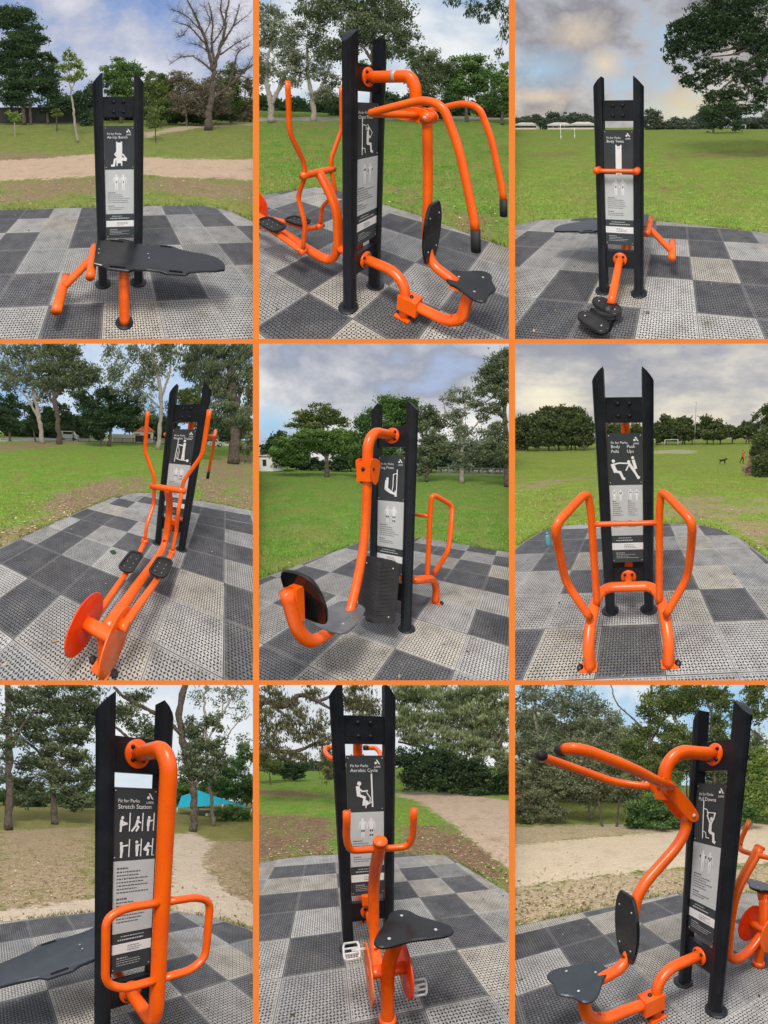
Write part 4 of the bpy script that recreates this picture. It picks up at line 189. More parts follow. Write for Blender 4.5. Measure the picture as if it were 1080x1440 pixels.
 (8,'gum_tree','tall gum with a straight trunk seen between the pull down arms and posts',0,[-10.2,6.5,0.0],[([[-10.18,6.43,-0.05],[-10.6,6.73,1.86],[-11.08,6.99,4.1],[-11.39,7.22,5.66],[-11.55,7.37,6.56]],0.092,0.057),([[-10.94,6.91,3.43],[-10.83,7.63,4.67],[-10.8,8.14,5.68]],0.057,0.034),([[-11.04,6.96,3.87],[-11.55,6.46,4.53],[-12.21,5.77,5.3],[-12.64,5.61,6.41]],0.046,0.023)],[[-11.19,7.18,4.88,0.69,0.8],[-11.05,7.75,5.67,0.8,0.69],[-10.54,8.39,5.35,0.69,0.69],[-11.21,6.79,4.09,0.69,0.57],[-10.64,7.79,4.34,0.8,0.57],[-10.43,8.72,5.69,0.69,0.69],[-11.2,6.4,3.19,0.69,0.57],[-10.52,7.47,3.22,0.8,0.69],[-10.16,8.18,3.57,0.69,0.69],[-10.85,6.6,2.42,0.8,0.69],[-10.19,7.42,1.99,0.8,0.69]],'olive',0.115,1.7,0.3,0,0),
 (8,'gum_tree','leafy gum with crossing bare branches behind the posts of the pull down machine',0,[-7.7,8.4,0.0],[([[-7.7,8.42,-0.05],[-8.42,8.7,2.93],[-8.93,8.85,5.0],[-9.54,8.45,6.24]],0.075,0.043),([[-8.73,8.86,4.38],[-8.56,9.37,4.91],[-8.13,9.87,4.51],[-7.49,10.49,3.69]],0.053,0.032),([[-8.67,8.77,3.97],[-8.36,9.63,4.81]],0.043,0.021),([[-7.67,10.35,4.0],[-7.19,10.81,3.39]],0.043,0.021)],[[-9.42,8.26,5.41,0.64,0.64],[-9.04,8.91,5.52,0.75,0.53],[-8.54,9.12,4.29,0.64,0.53],[-8.58,8.78,3.66,0.64,0.64],[-8.63,9.41,5.22,0.64,0.53],[-7.92,10.6,5.46,0.64,0.64],[-7.71,10.61,4.73,0.53,0.53],[-8.32,8.76,2.73,0.64,0.64],[-8.09,10.57,5.97,0.64,0.43]],'olive',0.107,1.5,0.3,0,0),
 (8,'bush','yellow green bushy tree at the right edge beyond the pull down posts',0,[-6.1,9.1,0.0],[],[[-6.6,9.46,2.58,0.49,0.49],[-6.56,9.22,1.9,0.59,0.59],[-6.23,9.48,1.33,0.49,0.59],[-6.41,9.02,0.94,0.59,0.59],[-6.08,9.29,0.38,0.49,0.34]],'bright',0.099,2.4,0.3,0,0),
 (8,'scrub','wall of tangled grey olive scrub low behind the left arms of the pull down machine',0,[-8.6,3.2,-0.0],[([[-8.65,3.26,-0.05],[-8.83,3.26,0.72],[-9.06,3.18,1.33]],0.045,0.027),([[-8.36,3.72,-0.05],[-8.48,3.89,0.91],[-8.43,4.17,1.35]],0.045,0.027),([[-9.9,1.27,-0.05],[-9.98,1.62,1.03]],0.036,0.018)],[[-10.53,1.0,1.55,0.54,0.54],[-10.14,1.61,1.56,0.63,0.54],[-9.77,2.43,2.1,0.72,0.54],[-9.27,3.09,1.85,0.72,0.54],[-9.65,2.26,1.31,0.81,0.54],[-9.12,3.0,1.15,0.72,0.54],[-10.09,1.38,0.85,0.63,0.54],[-10.39,0.82,0.67,0.45,0.54],[-8.74,3.72,1.43,0.63,0.54],[-8.86,3.89,2.22,0.54,0.45],[-9.72,1.79,0.51,0.54,0.36],[-10.24,0.85,0.23,0.45,0.23],[-10.31,1.7,2.35,0.72,0.54],[-9.75,2.73,2.72,0.72,0.54]],'dryolive',0.081,2.2,0.3,0,0),
 (8,'bush','dense dark green bush at the path edge left of the pull down swing tube',0,[-7.1,4.7,0.0],[],[[-7.45,4.41,0.62,0.69,0.52],[-7.18,4.94,0.88,0.6,0.52],[-7.57,4.08,0.28,0.43,0.3],[-6.86,5.26,0.47,0.52,0.43],[-7.18,4.65,0.21,0.78,0.22],[-7.25,5.08,1.39,0.6,0.43]],'mid',0.095,3,0.3,0,0),
 (8,'bush','dark green bush glimpsed right of the pull down posts at the path edge',0,[-5.3,7.5,-0.0],[],[[-5.38,7.58,0.52,0.39,0.34],[-5.42,7.41,0.27,0.26,0.17]],'mid',0.095,2.6,0.3,0,0),
 (8,'broadleaf_tree','tree in the green belt behind the gums of the pull down machine',1,[-23.7,3.6,-0.0],[([[-23.97,3.72,-0.05],[-24.55,4.04,3.75]],0.058,0.039)],[[-24.55,4.04,3.75,1.74,1.74],[-24.83,3.34,3.14,0.97,1.3],[-24.18,4.42,3.33,0.97,1.39],[-24.62,4.27,4.51,0.83,0.87]],'gum2',0.155,1.7,0.3,0,0),
 (8,'broadleaf_tree','tree in the green belt behind the gums of the pull down machine',1,[-23.2,5.8,0.0],[([[-23.4,5.86,-0.05],[-24.0,6.18,3.47]],0.06,0.04)],[[-24.0,6.18,3.47,1.79,1.79],[-24.18,5.62,2.85,1.0,1.35],[-23.53,6.72,3.05,1.0,1.44],[-24.3,6.06,4.25,0.86,0.9]],'gum2',0.159,1.7,0.3,0,0),
 (8,'broadleaf_tree','tree in the green belt behind the gums of the pull down machine',1,[-21.8,7.7,0.0],[([[-21.87,7.77,-0.05],[-22.46,8.09,3.31]],0.059,0.04)],[[-22.46,8.09,3.31,1.78,1.78],[-22.69,7.47,2.69,1.0,1.33],[-21.98,8.66,2.89,1.0,1.42],[-22.8,7.93,4.08,0.85,0.89]],'gum2',0.158,1.7,0.3,0,0),
 (8,'broadleaf_tree','tree in the green belt behind the gums of the pull down machine',1,[-19.7,9.3,-0.0],[([[-19.99,9.47,-0.05],[-20.57,9.78,3.85]],0.057,0.038)],[[-20.57,9.78,3.85,1.72,1.72],[-20.79,9.16,3.25,0.96,1.29],[-20.1,10.32,3.44,0.96,1.38],[-20.53,10.17,4.6,0.83,0.86]],'gum2',0.153,1.7,0.3,0,0),
 (8,'broadleaf_tree','tree in the green belt behind the gums of the pull down machine',1,[-19.2,11.2,0.0],[([[-19.32,11.31,-0.05],[-19.91,11.62,3.36]],0.059,0.039)],[[-19.91,11.62,3.36,1.76,1.76],[-20.1,11.06,2.76,0.99,1.32],[-19.48,12.1,2.95,0.99,1.41],[-20.1,11.67,4.13,0.84,0.88]],'gum2',0.156,1.7,0.3,0,0),
 (8,'broadleaf_tree','tree in the green belt behind the gums of the pull down machine',1,[-17.6,13.0,0.0],[([[-17.74,13.04,-0.05],[-18.32,13.36,3.38]],0.058,0.038)],[[-18.32,13.36,3.38,1.73,1.73],[-18.54,12.74,2.78,0.97,1.3],[-17.92,13.8,2.97,0.97,1.39],[-18.62,13.23,4.13,0.83,0.87]],'gum2',0.154,1.7,0.3,0,0),
 (8,'broadleaf_tree','tree in the green belt behind the gums of the pull down machine',1,[-17.8,15.7,0.0],[([[-18.04,15.81,-0.05],[-18.66,16.14,4.13]],0.062,0.041)],[[-18.66,16.14,4.13,1.64,1.85],[-18.86,15.55,3.49,0.92,1.39],[-18.18,16.69,3.69,0.92,1.48],[-18.66,16.51,4.94,0.79,0.92]],'gum2',0.164,1.7,0.3,0,0),
 (8,'broadleaf_tree','tree in the green belt behind the gums of the pull down machine',1,[-25.4,4.0,-0.0],[([[-25.13,3.78,-0.05],[-25.68,4.08,1.09]],0.062,0.041)],[[-25.68,4.08,1.09,1.86,1.65],[-25.83,3.6,0.52,1.04,1.24],[-25.33,4.45,0.7,1.04,1.32],[-25.6,4.54,1.82,0.89,0.82]],'gum2',0.165,1.7,0.3,0,0),
 (8,'broadleaf_tree','tree in the green belt behind the gums of the pull down machine',1,[-23.4,6.2,0.0],[([[-23.04,6.04,-0.05],[-23.51,6.3,0.76]],0.061,0.04)],[[-23.51,6.3,0.76,1.82,1.41],[-23.8,5.62,0.26,1.02,1.06],[-23.14,6.73,0.42,1.02,1.13],[-23.41,6.74,1.38,0.87,0.71]],'gum2',0.161,1.7,0.3,0,0),
 (8,'broadleaf_tree','tree in the green belt behind the gums of the pull down machine',1,[-22.0,8.4,0.0],[([[-21.7,8.29,-0.05],[-22.17,8.54,0.8]],0.061,0.04)],[[-22.17,8.54,0.8,1.82,1.42],[-22.34,8.05,0.31,1.02,1.06],[-21.79,8.98,0.47,1.02,1.13],[-22.26,8.69,1.42,0.87,0.71]],'gum2',0.162,1.7,0.3,0,0),
 (8,'broadleaf_tree','tree in the green belt behind the gums of the pull down machine',1,[-19.3,10.0,-0.0],[([[-19.06,9.83,-0.05],[-19.57,10.1,1.08]],0.057,0.038)],[[-19.57,10.1,1.08,1.72,1.53],[-19.7,9.66,0.55,0.96,1.15],[-19.12,10.63,0.72,0.96,1.22],[-19.85,9.96,1.74,0.83,0.76]],'gum2',0.153,1.7,0.3,0,0),
 (8,'broadleaf_tree','tree in the green belt behind the gums of the pull down machine',1,[-15.9,17.1,0.0],[([[-15.65,17.01,-0.05],[-16.25,17.33,1.78]],0.06,0.04)],[[-16.25,17.33,1.78,1.59,1.79],[-16.37,16.86,1.16,0.89,1.34],[-15.92,17.64,1.35,0.89,1.43],[-16.35,17.52,2.56,0.76,0.89]],'gum2',0.159,1.7,0.3,0,0),
 (8,'broadleaf_tree','tree in the green belt behind the gums of the pull down machine',1,[-14.9,16.7,-0.0],[([[-15.28,16.86,-0.05],[-15.79,17.13,4.0]],0.057,0.038)],[[-15.79,17.13,4.0,1.33,1.52],[-15.88,16.76,3.47,0.75,1.14],[-15.48,17.46,3.63,0.75,1.22],[-15.8,17.43,4.67,0.64,0.76]],'gum2',0.152,1.7,0.3,0,0),
 (8,'broadleaf_tree','tree in the green belt behind the gums of the pull down machine',1,[-14.3,19.4,0.0],[([[-14.7,19.64,-0.05],[-15.23,19.92,4.14]],0.06,0.04)],[[-15.23,19.92,4.14,1.59,1.59],[-15.42,19.38,3.59,0.89,1.19],[-14.77,20.48,3.77,0.89,1.27],[-15.22,20.26,4.84,0.76,0.79]],'gum2',0.159,1.7,0.3,0,0),
 (8,'broadleaf_tree','tree in the green belt behind the gums of the pull down machine',1,[-13.5,19.9,0.0],[([[-13.25,19.74,-0.05],[-13.84,20.06,1.46]],0.059,0.039)],[[-13.84,20.06,1.46,1.17,1.76],[-13.99,19.56,0.85,0.66,1.32],[-13.45,20.47,1.04,0.66,1.4],[-13.88,20.34,2.23,0.56,0.88]],'gum2',0.156,1.7,0.3,0,0),
 (8,'broadleaf_tree','tree in the green belt behind the gums of the pull down machine',1,[-24.1,4.8,0.0],[([[-24.7,5.16,-0.05],[-25.3,5.49,5.8]],0.06,0.04)],[[-25.3,5.49,5.8,1.8,1.8],[-25.49,4.92,5.18,1.01,1.35],[-24.8,6.08,5.37,1.01,1.44],[-25.67,5.26,6.58,0.87,0.9]],'gum2',0.16,1.7,0.3,0,0),
 (8,'broadleaf_tree','tree in the green belt behind the gums of the pull down machine',1,[-21.7,7.7,0.0],[([[-22.29,8.0,-0.05],[-22.88,8.32,5.41]],0.059,0.039)],[[-22.88,8.32,5.41,1.78,1.78],[-23.15,7.63,4.79,0.99,1.33],[-22.53,8.68,4.99,0.99,1.42],[-23.15,8.26,6.18,0.85,0.89]],'gum2',0.158,1.7,0.3,0,0),
 (8,'broadleaf_tree','tree in the green belt behind the gums of the pull down machine',1,[-20.6,10.2,0.0],[([[-21.23,10.56,-0.05],[-21.77,10.85,5.52]],0.06,0.04)],[[-21.77,10.85,5.52,1.6,1.6],[-21.86,10.45,4.97,0.9,1.2],[-21.4,11.24,5.14,0.9,1.28],[-22.03,10.75,6.22,0.77,0.8]],'gum2',0.16,1.7,0.3,0,0),
]
VIEWS = {
 0: [-0.047, -2.2997, 1.7114, -0.0558, 0.1845, -0.0053, 0.0611, -0.4586],
 1: [-1.6279, -1.306, 1.572, -0.9668, 0.2287, 0.0292, 0.1677, 0.0485],
 2: [0.4934, -2.2783, 1.6268, 0.1322, 0.1616, -0.0009, 0.0806, -0.1038],
 3: [0.4529, -2.3776, 1.5096, 0.4519, 0.371, 0.0339, -0.2547, -0.2185],
 4: [1.0559, -2.1714, 1.5233, 0.4831, 0.1383, 0.0177, 0.1235, -0.4392],
 5: [0.046, -2.0124, 1.5694, -0.0325, 0.2647, -0.0147, 0.0562, -0.3148],
 6: [-0.7285, -1.4638, 1.545, -0.4463, 0.194, 0.0266, 0.2032, 0.041],
 7: [-0.2752, -1.9358, 1.5288, -0.211, 0.2866, -0.0038, 0.0921, -0.4798],
 8: [1.3558, -1.4375, 1.5902, 0.9987, 0.239, 0.0183, 0.1972, 0.0056],
}
ZONES = {
 (0, 'path'): [[[-4.73, 7.02], [-4.31, 7.22], [-3.08, 7.47], [-1.82, 8.08], [-0.88, 8.62], [1.07, 7.54], [2.37, 7.0], [5.81, 6.7], [3.97, 3.79], [1.99, 4.23], [0.74, 4.6], [-0.6, 4.62], [-1.85, 4.4], [-3.38, 4.23]], [[2.37, 19.04], [5.75, 25.6], [11.7, 31.1], [25.83, 38.41], [22.3, 32.82], [11.18, 27.16], [5.3, 21.2], [2.28, 15.27]]],
 (0, 'dry'): [[[-3.41, 4.28], [-0.6, 4.71], [4.15, 4.07], [2.89, 2.08], [0.58, 3.16], [-0.95, 2.77], [-2.41, 2.21]], [[-4.51, 6.57], [-5.89, 9.42], [1.21, 8.77], [0.91, 6.12]]],
 (1, 'path'): [[[14.59, 28.48], [84.39, 11.51], [58.02, 7.52], [12.17, 24.07]]],
 (1, 'dry'): [[[8.64, 11.69], [11.58, 10.41], [13.37, 8.05], [8.41, 5.17], [7.74, 8.02], [6.7, 8.93]], [[3.2, 2.15], [3.48, 1.24], [2.56, -0.88], [1.62, -1.02], [1.84, 0.03], [1.87, 1.18]], [[10.98, 19.81], [19.34, 17.28], [13.72, 12.3], [8.08, 15.01]]],
 (2, 'dry'): [[[-2.34, 1.74], [-1.15, 2.08], [0.59, 2.12], [2.26, 1.96], [2.11, 1.58], [0.2, 1.69], [-2.1, 1.39]], [[-0.78, 14.34], [9.0, 19.44], [6.12, 11.98], [-0.43, 9.75]], [[-9.99, 13.2], [-5.63, 16.52], [-3.93, 11.26], [-7.68, 9.74]], [[-0.31, 4.74], [1.35, 5.6], [1.84, 4.46], [0.04, 3.75]]],
 (3, 'path'): [[[-45.67, 21.62], [-53.25, 55.76], [-22.21, 78.97], [12.47, 67.36], [8.94, 46.21], [-12.41, 44.03], [-31.4, 32.03], [-31.49, 14.14]]],
 (3, 'dry'): [[[-26.7, 11.61], [-27.57, 27.88], [-18.91, 25.42], [-16.15, 11.95], [-13.48, 4.63]], [[-1.11, 7.28], [-0.72, 14.59], [5.87, 27.76], [1.66, 2.5], [0.1, 2.27]], [[-3.55, 0.9], [-3.42, 4.14], [-2.1, 5.09], [-1.01, 2.26], [-1.8, 1.31], [-1.79, -0.4], [-2.06, -1.39], [-2.73, -1.04], [-2.62, -0.2]]],
 (4, 'path'): [[[-54.23, 169.36], [0.93, 181.22], [1.06, 84.61], [-27.82, 87.52]]],
 (4, 'dry'): [[[-4.09, 1.98], [-4.01, 2.95], [-3.48, 2.65], [-3.57, 1.8]], [[-2.12, 0.13], [-2.05, 0.95], [-1.69, 2.1], [-1.45, 1.74], [-1.79, 0.69], [-1.81, -0.1]]],
 (5, 'path'): [[[5.71, 67.1], [13.13, 72.7], [17.68, 65.87], [13.43, 53.44], [5.3, 55.55]]],
 (5, 'dry'): [[[1.15, 2.33], [1.67, 2.72], [3.01, 2.61], [1.98, 0.88], [1.8, 1.43], [1.58, 2.06]], [[-4.66, 7.9], [-2.02, 12.27], [-1.57, 9.08], [-3.62, 5.62]], [[-1.93, 1.87], [-1.34, 2.53], [-0.57, 2.89], [-0.53, 2.47], [-1.66, 2.18]], [[0.63, 5.14], [4.27, 4.73], [3.01, 2.61], [0.42, 2.53]]],
 (6, 'path'): [[[6.39, 9.15], [7.71, 9.54], [6.9, 7.0], [4.85, 5.09], [3.48, 3.27], [2.91, 2.12], [2.85, 1.22], [2.31, 0.78], [1.92, 1.36], [1.5, 1.75]], [[-0.85, 2.68], [-0.04, 2.65], [0.77, 2.67], [0.5, 1.93], [-0.69, 2.14]]],
 (6, 'dry'): [[[-0.91, 12.57], [4.76, 13.76], [0.47, 1.82], [-0.84, 2.13]], [[5.37, 7.93], [9.71, 6.77], [2.2, 0.69], [1.3, 1.57]]],
 (7, 'path'): [[[3.7, 13.19], [5.26, 13.88], [7.33, 11.18], [7.69, 7.3], [2.35, 0.89], [2.5, 1.88], [2.75, 3.12], [3.17, 5.25], [3.69, 9.04], [3.31, 11.24]]],
 (7, 'dry'): [[[-3.22, 7.85], [0.13, 6.59], [-0.11, 2.34], [-1.69, 2.36]], [[1.52, 4.63], [3.35, 4.85], [2.6, 1.19], [1.92, 0.38], [1.71, 1.3], [0.86, 2.18]], [[-5.96, 17.67], [-1.84, 16.6], [0.22, 12.98], [0.14, 10.79], [-5.02, 14.29]]],
 (8, 'path'): [[[-6.46, -0.62], [-6.55, 1.66], [-6.44, 5.16], [-6.28, 11.22], [-2.1, 4.5], [-2.48, 3.41], [-2.86, 2.18], [-3.13, 0.75], [-3.17, -0.1], [-3.36, -1.0]]],
 (8, 'dry'): [[[-10.38, -0.14], [-8.03, 6.48], [-6.11, 4.89], [-6.46, -0.62]], [[-3.48, -0.99], [-3.2, 0.78], [-1.99, 4.31], [-0.88, 2.52], [-1.76, 0.91], [-1.91, -1.18]]],
}
PAD_EDGE = {0: [[-4.92, 2.11], [-2.06, 1.99], [-1.26, 2.08], [-0.42, 2.12], [0.91, 2.12], [1.61, 2.07], [1.94, 1.8], [2.12, 1.32], [2.2, 0.26]], 1: [[-0.02, 3.48], [0.94, 3.01], [1.94, 2.77], [2.06, 2.38], [1.9, 1.11], [1.9, 0.47], [1.65, -0.83], [1.32, -1.75]], 2: [[-2.66, 0.64], [-2.09, 1.49], [-1.82, 1.77], [-0.98, 1.98], [0.0, 2.02], [1.36, 1.75], [1.89, 1.67], [3.2, 1.48]], 3: [[-2.01, -1.76], [-1.99, -1.26], [-1.88, -0.87], [-1.95, 0.65], [-1.84, 1.61], [-1.55, 2.18], [-1.09, 2.47], [0.03, 2.39], [0.69, 2.44], [1.3, 2.36], [2.23, 2.2]], 4: [[-2.01, -1.01], [-1.86, 0.01], [-1.76, 0.38], [-1.71, 2.05], [-0.77, 3.06], [-0.12, 3.05], [0.89, 2.98], [2.02, 2.86]], 5: [[-1.54, 0.64], [-1.63, 1.37], [-1.64, 1.71], [-1.52, 2.14], [-1.18, 2.41], [-0.75, 2.47], [0.54, 2.41], [1.22, 2.29], [1.56, 2.0], [1.71, 1.57], [1.77, 0.84], [1.74, 0.22]], 6: [[-1.43, 2.27], [-0.69, 2.17], [-0.33, 2.14], [0.49, 2.07], [1.54, 1.69], [1.87, 1.3], [2.07, 0.84], [2.24, 0.26]], 7: [[-1.95, 2.21], [-1.42, 2.4], [-1.14, 2.51], [-0.64, 2.58], [-0.14, 2.54], [0.86, 2.35], [1.69, 2.06], [1.71, 1.3], [1.78, 0.5], [1.8, -0.12]], 8: [[-1.91, -1.7], [-1.86, -0.99], [-1.83, -0.6], [-1.75, 0.21], [-1.76, 0.91], [-1.73, 1.24], [-1.32, 2.11], [-0.97, 2.32], [-0.41, 2.66]]}
SPOTS = {'car_a': [60.49, 61.69, 0.0], 'car_b': [53.34, 72.04, 0.0], 'car_c': [59.88, 71.61, 0.0], 'fence0a': [-22.33, 43.45, -0.0], 'fence0b': [-3.53, 42.4, 0.0], 'pav0a': [-86.01, 129.04, -0.0], 'pav0b': [-74.49, 130.58, -0.0], 'pav1a': [-68.09, 131.43, -0.0], 'pav1b': [-55.93, 133.05, 0.0], 'pav2a': [-55.8, 133.06, 0.0], 'pav2b': [-43.12, 134.75, 0.0], 'goal2a': [30.73, 134.35, 0.0], 'goal2b': [36.08, 135.06, -0.0], 'post2a': [-13.49, 28.3, 0.0], 'post2b': [-12.95, 31.44, -0.0], 'twig2': [1.57, 6.29, 0.0], 'van3': [-33.92, 33.96, 0.0], 'wall3a': [-22.59, 35.88, 0.0], 'wall3b': [-16.49, 38.84, -0.0], 'house3a': [-21.46, 43.58, 0.0], 'house3b': [-16.45, 46.02, -0.0], 'car3': [-1.78, 38.82, -0.0], 'pole3': [-27.6, 28.67, -0.0], 'rail3a': [-25.31, 27.4, -0.0], 'rail3b': [-9.85, 34.91, -0.0], 'kiosk3': [-13.68, 30.66, 0.0], 'shed4a': [-38.87, 27.95, 0.0], 'shed4b': [-36.58, 29.15, -0.0], 'fence4a': [-10.62, 37.07, 0.0], 'fence4b': [-0.45, 42.41, -0.0], 'pole5': [28.0, 110.09, -2.2], 'goal5a': [14.32, 105.35, -2.2], 'goal5b': [19.78, 105.17, -2.2], 'person': [14.87, 31.33, -2.12], 'dog': [12.32, 31.55, -2.13], 'bottle': [-1.22, 1.51, -0.0], 'scrap': [-0.63, -0.55, 0.0], 'sail_a': [16.87, 23.81, 0.63], 'sail_b': [18.83, 23.27, 2.48], 'sail_c': [23.81, 20.52, 0.76], 'sail_d': [18.22, 18.76, 1.17], 'sail_e': [26.59, 26.1, 1.4], 'sail_f': [19.12, 26.39, 1.84], 'play6': [18.33, 20.71, -0.0], 'table6': [8.59, 27.63, 0.0], 'house8a': [-22.77, 2.2, 0.0], 'house8b': [-21.4, 4.33, 0.0]}


# ------------------------------------------------------------------ terraces
TILT = R(12.0)
EX = np.array([1.0, 0.0, 0.0])
EF = np.array([0.0, math.cos(TILT), -math.sin(TILT)])
EU = np.array([0.0, math.sin(TILT), math.cos(TILT)])
CW, CH, STEP = 2.25, 3.0, 10.5


def rot3(yaw, pitch, roll):
    cy, sy = math.cos(yaw), math.sin(yaw)
    f = np.array([-sy * math.cos(pitch), cy * math.cos(pitch), -math.sin(pitch)])
    r = np.array([cy, sy, 0.0])
    u = np.cross(r, f)
    c, s = math.cos(roll), math.sin(roll)
    return np.stack([c * r + s * u, -s * r + c * u, f])


class Terrace:
    def __init__(self, i):
        v = VIEWS[i]
        self.i, self.row, self.colm = i, i // 3, i % 3
        self.p = np.array(v[:3])
        self.R = rot3(*v[3:6])
        f = 1000 * math.exp(v[6])
        self.z0 = f / 480.0
        self.shift = -100 * v[7] / 480.0
        self.du, self.dv, self.dw = (self.colm - 1) * CW, (1 - self.row) * CH, (2 - self.row) * STEP
        big = 1.4
        self.lim = (self.du - CW / 2 - (big if self.colm == 0 else 0), self.du + CW / 2 + (big if self.colm == 2 else 0),
                    self.dv - CH / 2 - (big if self.row == 2 else 0), self.dv + CH / 2 + (big if self.row == 0 else 0))

    def depth(self, z):
        near = self.z0 * np.log(np.minimum(z, 8.0) / self.z0)
        return near + 0.6 * self.z0 * np.log(np.maximum(z, 8.0) / 8.0)

    def uvw(self, P):
        q = (np.asarray(P, float).reshape(-1, 3) - self.p) @ self.R.T
        z = np.maximum(q[:, 2], 0.35)
        s = self.z0 / z
        return np.stack([q[:, 0] * s + self.du, q[:, 1] * s + self.shift + self.dv, self.depth(z) + self.dw], 1)

    def place(self, P):
        w = self.uvw(P)
        return w[:, :1] * EX + w[:, 1:2] * EU + w[:, 2:3] * EF

    def raw(self, u, v, w):
        u, v, w = np.broadcast_arrays(u, v, w)
        return (np.stack([u + self.du, v + self.dv, w + self.dw], -1).reshape(-1, 3) @ np.stack([EX, EU, EF]))


ST = [Terrace(i) for i in range(9)]


def ground_z(c, x, y):
    if c != 5:
        return np.zeros_like(np.asarray(y, float))
    t = np.clip((np.asarray(y, float) - 3) / 32, 0, 1)
    return -2.2 * t * t * (3 - 2 * t)


# ------------------------------------------------------------------ objects
def prop(o, label=None, cat=None, group=None, kind=None):
    if label: o['label'] = label
    if cat: o['category'] = cat
    if group: o['group'] = group
    if kind: o['kind'] = kind
    return o


def empty(name, st, base, label, cat, group=None):
    o = bpy.data.objects.new(name, None)
    o.empty_display_size = 0.1
    col.objects.link(o)
    o.location = Vector(st.place([base])[0])
    return prop(o, label, cat, group)


def trim(me, st):
    """Cut a mesh off cleanly at the edge of its terrace."""
    n = len(me.vertices)
    if not n: return False
    co = np.empty(n * 3, np.float32); me.vertices.foreach_get('co', co); co = co.reshape(-1, 3)
    u, v = co @ EX, co @ EU
    a, b, c, d = st.lim
    if u.max() <= a or u.min() >= b or v.max() <= c or v.min() >= d: return False
    if u.min() >= a and u.max() <= b and v.min() >= c and v.max() <= d: return True
    bm = bmesh.new(); bm.from_mesh(me)
    for e, lim, sg in ((EX, a, -1), (EX, b, 1), (EU, c, -1), (EU, d, 1)):
        bmesh.ops.bisect_plane(bm, geom=bm.verts[:] + bm.edges[:] + bm.faces[:], dist=1e-6,
                               plane_co=Vector(e * lim), plane_no=Vector(e * sg), clear_outer=True)
    bm.to_mesh(me); bm.free()
    return len(me.polygons) > 0


def trim_loose(V, F, st, extra):
    """Same for leaves and blades: whole faces are kept or dropped."""
    u, v = V @ EX, V @ EU
    a, b, c, d = st.lim
    ok = (u > a) & (u < b) & (v > c) & (v < d)
    keep = ok[F].all(1)
    F = F[keep]
    used = np.unique(F)
    m = np.full(len(V), -1); m[used] = np.arange(len(used))
    return V[used], m[F], {k: x[used] for k, x in extra.items()}


def mesh_np(name, V, F):
    me = bpy.data.meshes.new(name)
    k = F.shape[1]
    me.vertices.add(len(V)); me.vertices.foreach_set('co', np.ascontiguousarray(V, np.float32).ravel())
    me.loops.add(F.size); me.loops.foreach_set('vertex_index', np.ascontiguousarray(F, np.int32).ravel())
    me.polygons.add(len(F))
    me.polygons.foreach_set('loop_start', np.arange(0, F.size, k, dtype=np.int32))
    me.update(calc_edges=True)
    return me


ORIGIN = {}


def emit(name, V, F, mat, st, parent=None, smooth=True, tint=None, pos=None, placed=False, **kw):
    """Metric vertices and faces -> one object on terrace st."""
    V = np.asarray(V, float).reshape(-1, 3)
    W = V if placed else st.place(V)
    me = bpy.data.meshes.new(name)
    me.from_pydata(W.tolist(), [], [tuple(f) for f in F])
    at = me.attributes.new('pos', 'FLOAT_VECTOR', 'POINT')
    at.data.foreach_set('vector', np.asarray(V if pos is None else pos, np.float32).ravel())
    if tint is not None:
        a2 = me.attributes.new('tint', 'FLOAT_COLOR', 'POINT')
        a2.data.foreach_set('color', np.asarray(tint, np.float32).ravel())
    if not trim(me, st):
        bpy.data.meshes.remove(me); return None
    return put(name, me, st, mat, parent, smooth, **kw)


def put(name, me, st, mat, parent, smooth, label=None, cat=None, group=None, kind=None):
    me.materials.append(mat)
    me.polygons.foreach_set('use_smooth', np.full(len(me.polygons), smooth))
    n = len(me.vertices)
    co = np.empty(n * 3, np.float32); me.vertices.foreach_get('co', co); co = co.reshape(-1, 3)
    if parent is not None:
        org = ORIGIN.get(parent.name)
        if org is None: org = np.array(parent.location)
    else:
        w = co @ EU
        org = co[w <= w.min() + 0.01].mean(0)
    me.vertices.foreach_set('co', (co - org).astype(np.float32).ravel())
    me.update()
    o = bpy.data.objects.new(name, me)
    col.objects.link(o)
    if parent is not None:
        o.parent = parent
    else:
        o.location = Vector(org)
    ORIGIN[o.name] = np.array(org)
    return prop(o, label, cat, group, kind)


def root(name, st, base, label, cat, group=None):
    o = empty(name, st, base, label, cat, group)
    ORIGIN[o.name] = np.array(o.location)
    return o


# ------------------------------------------------------------------ materials
def srgb(r, g, b):
    f = lambda c: (c / 12.92 if c <= 0.04045 else ((c + 0.055) / 1.055) ** 2.4)
    return (f(r / 255), f(g / 255), f(b / 255), 1.0)


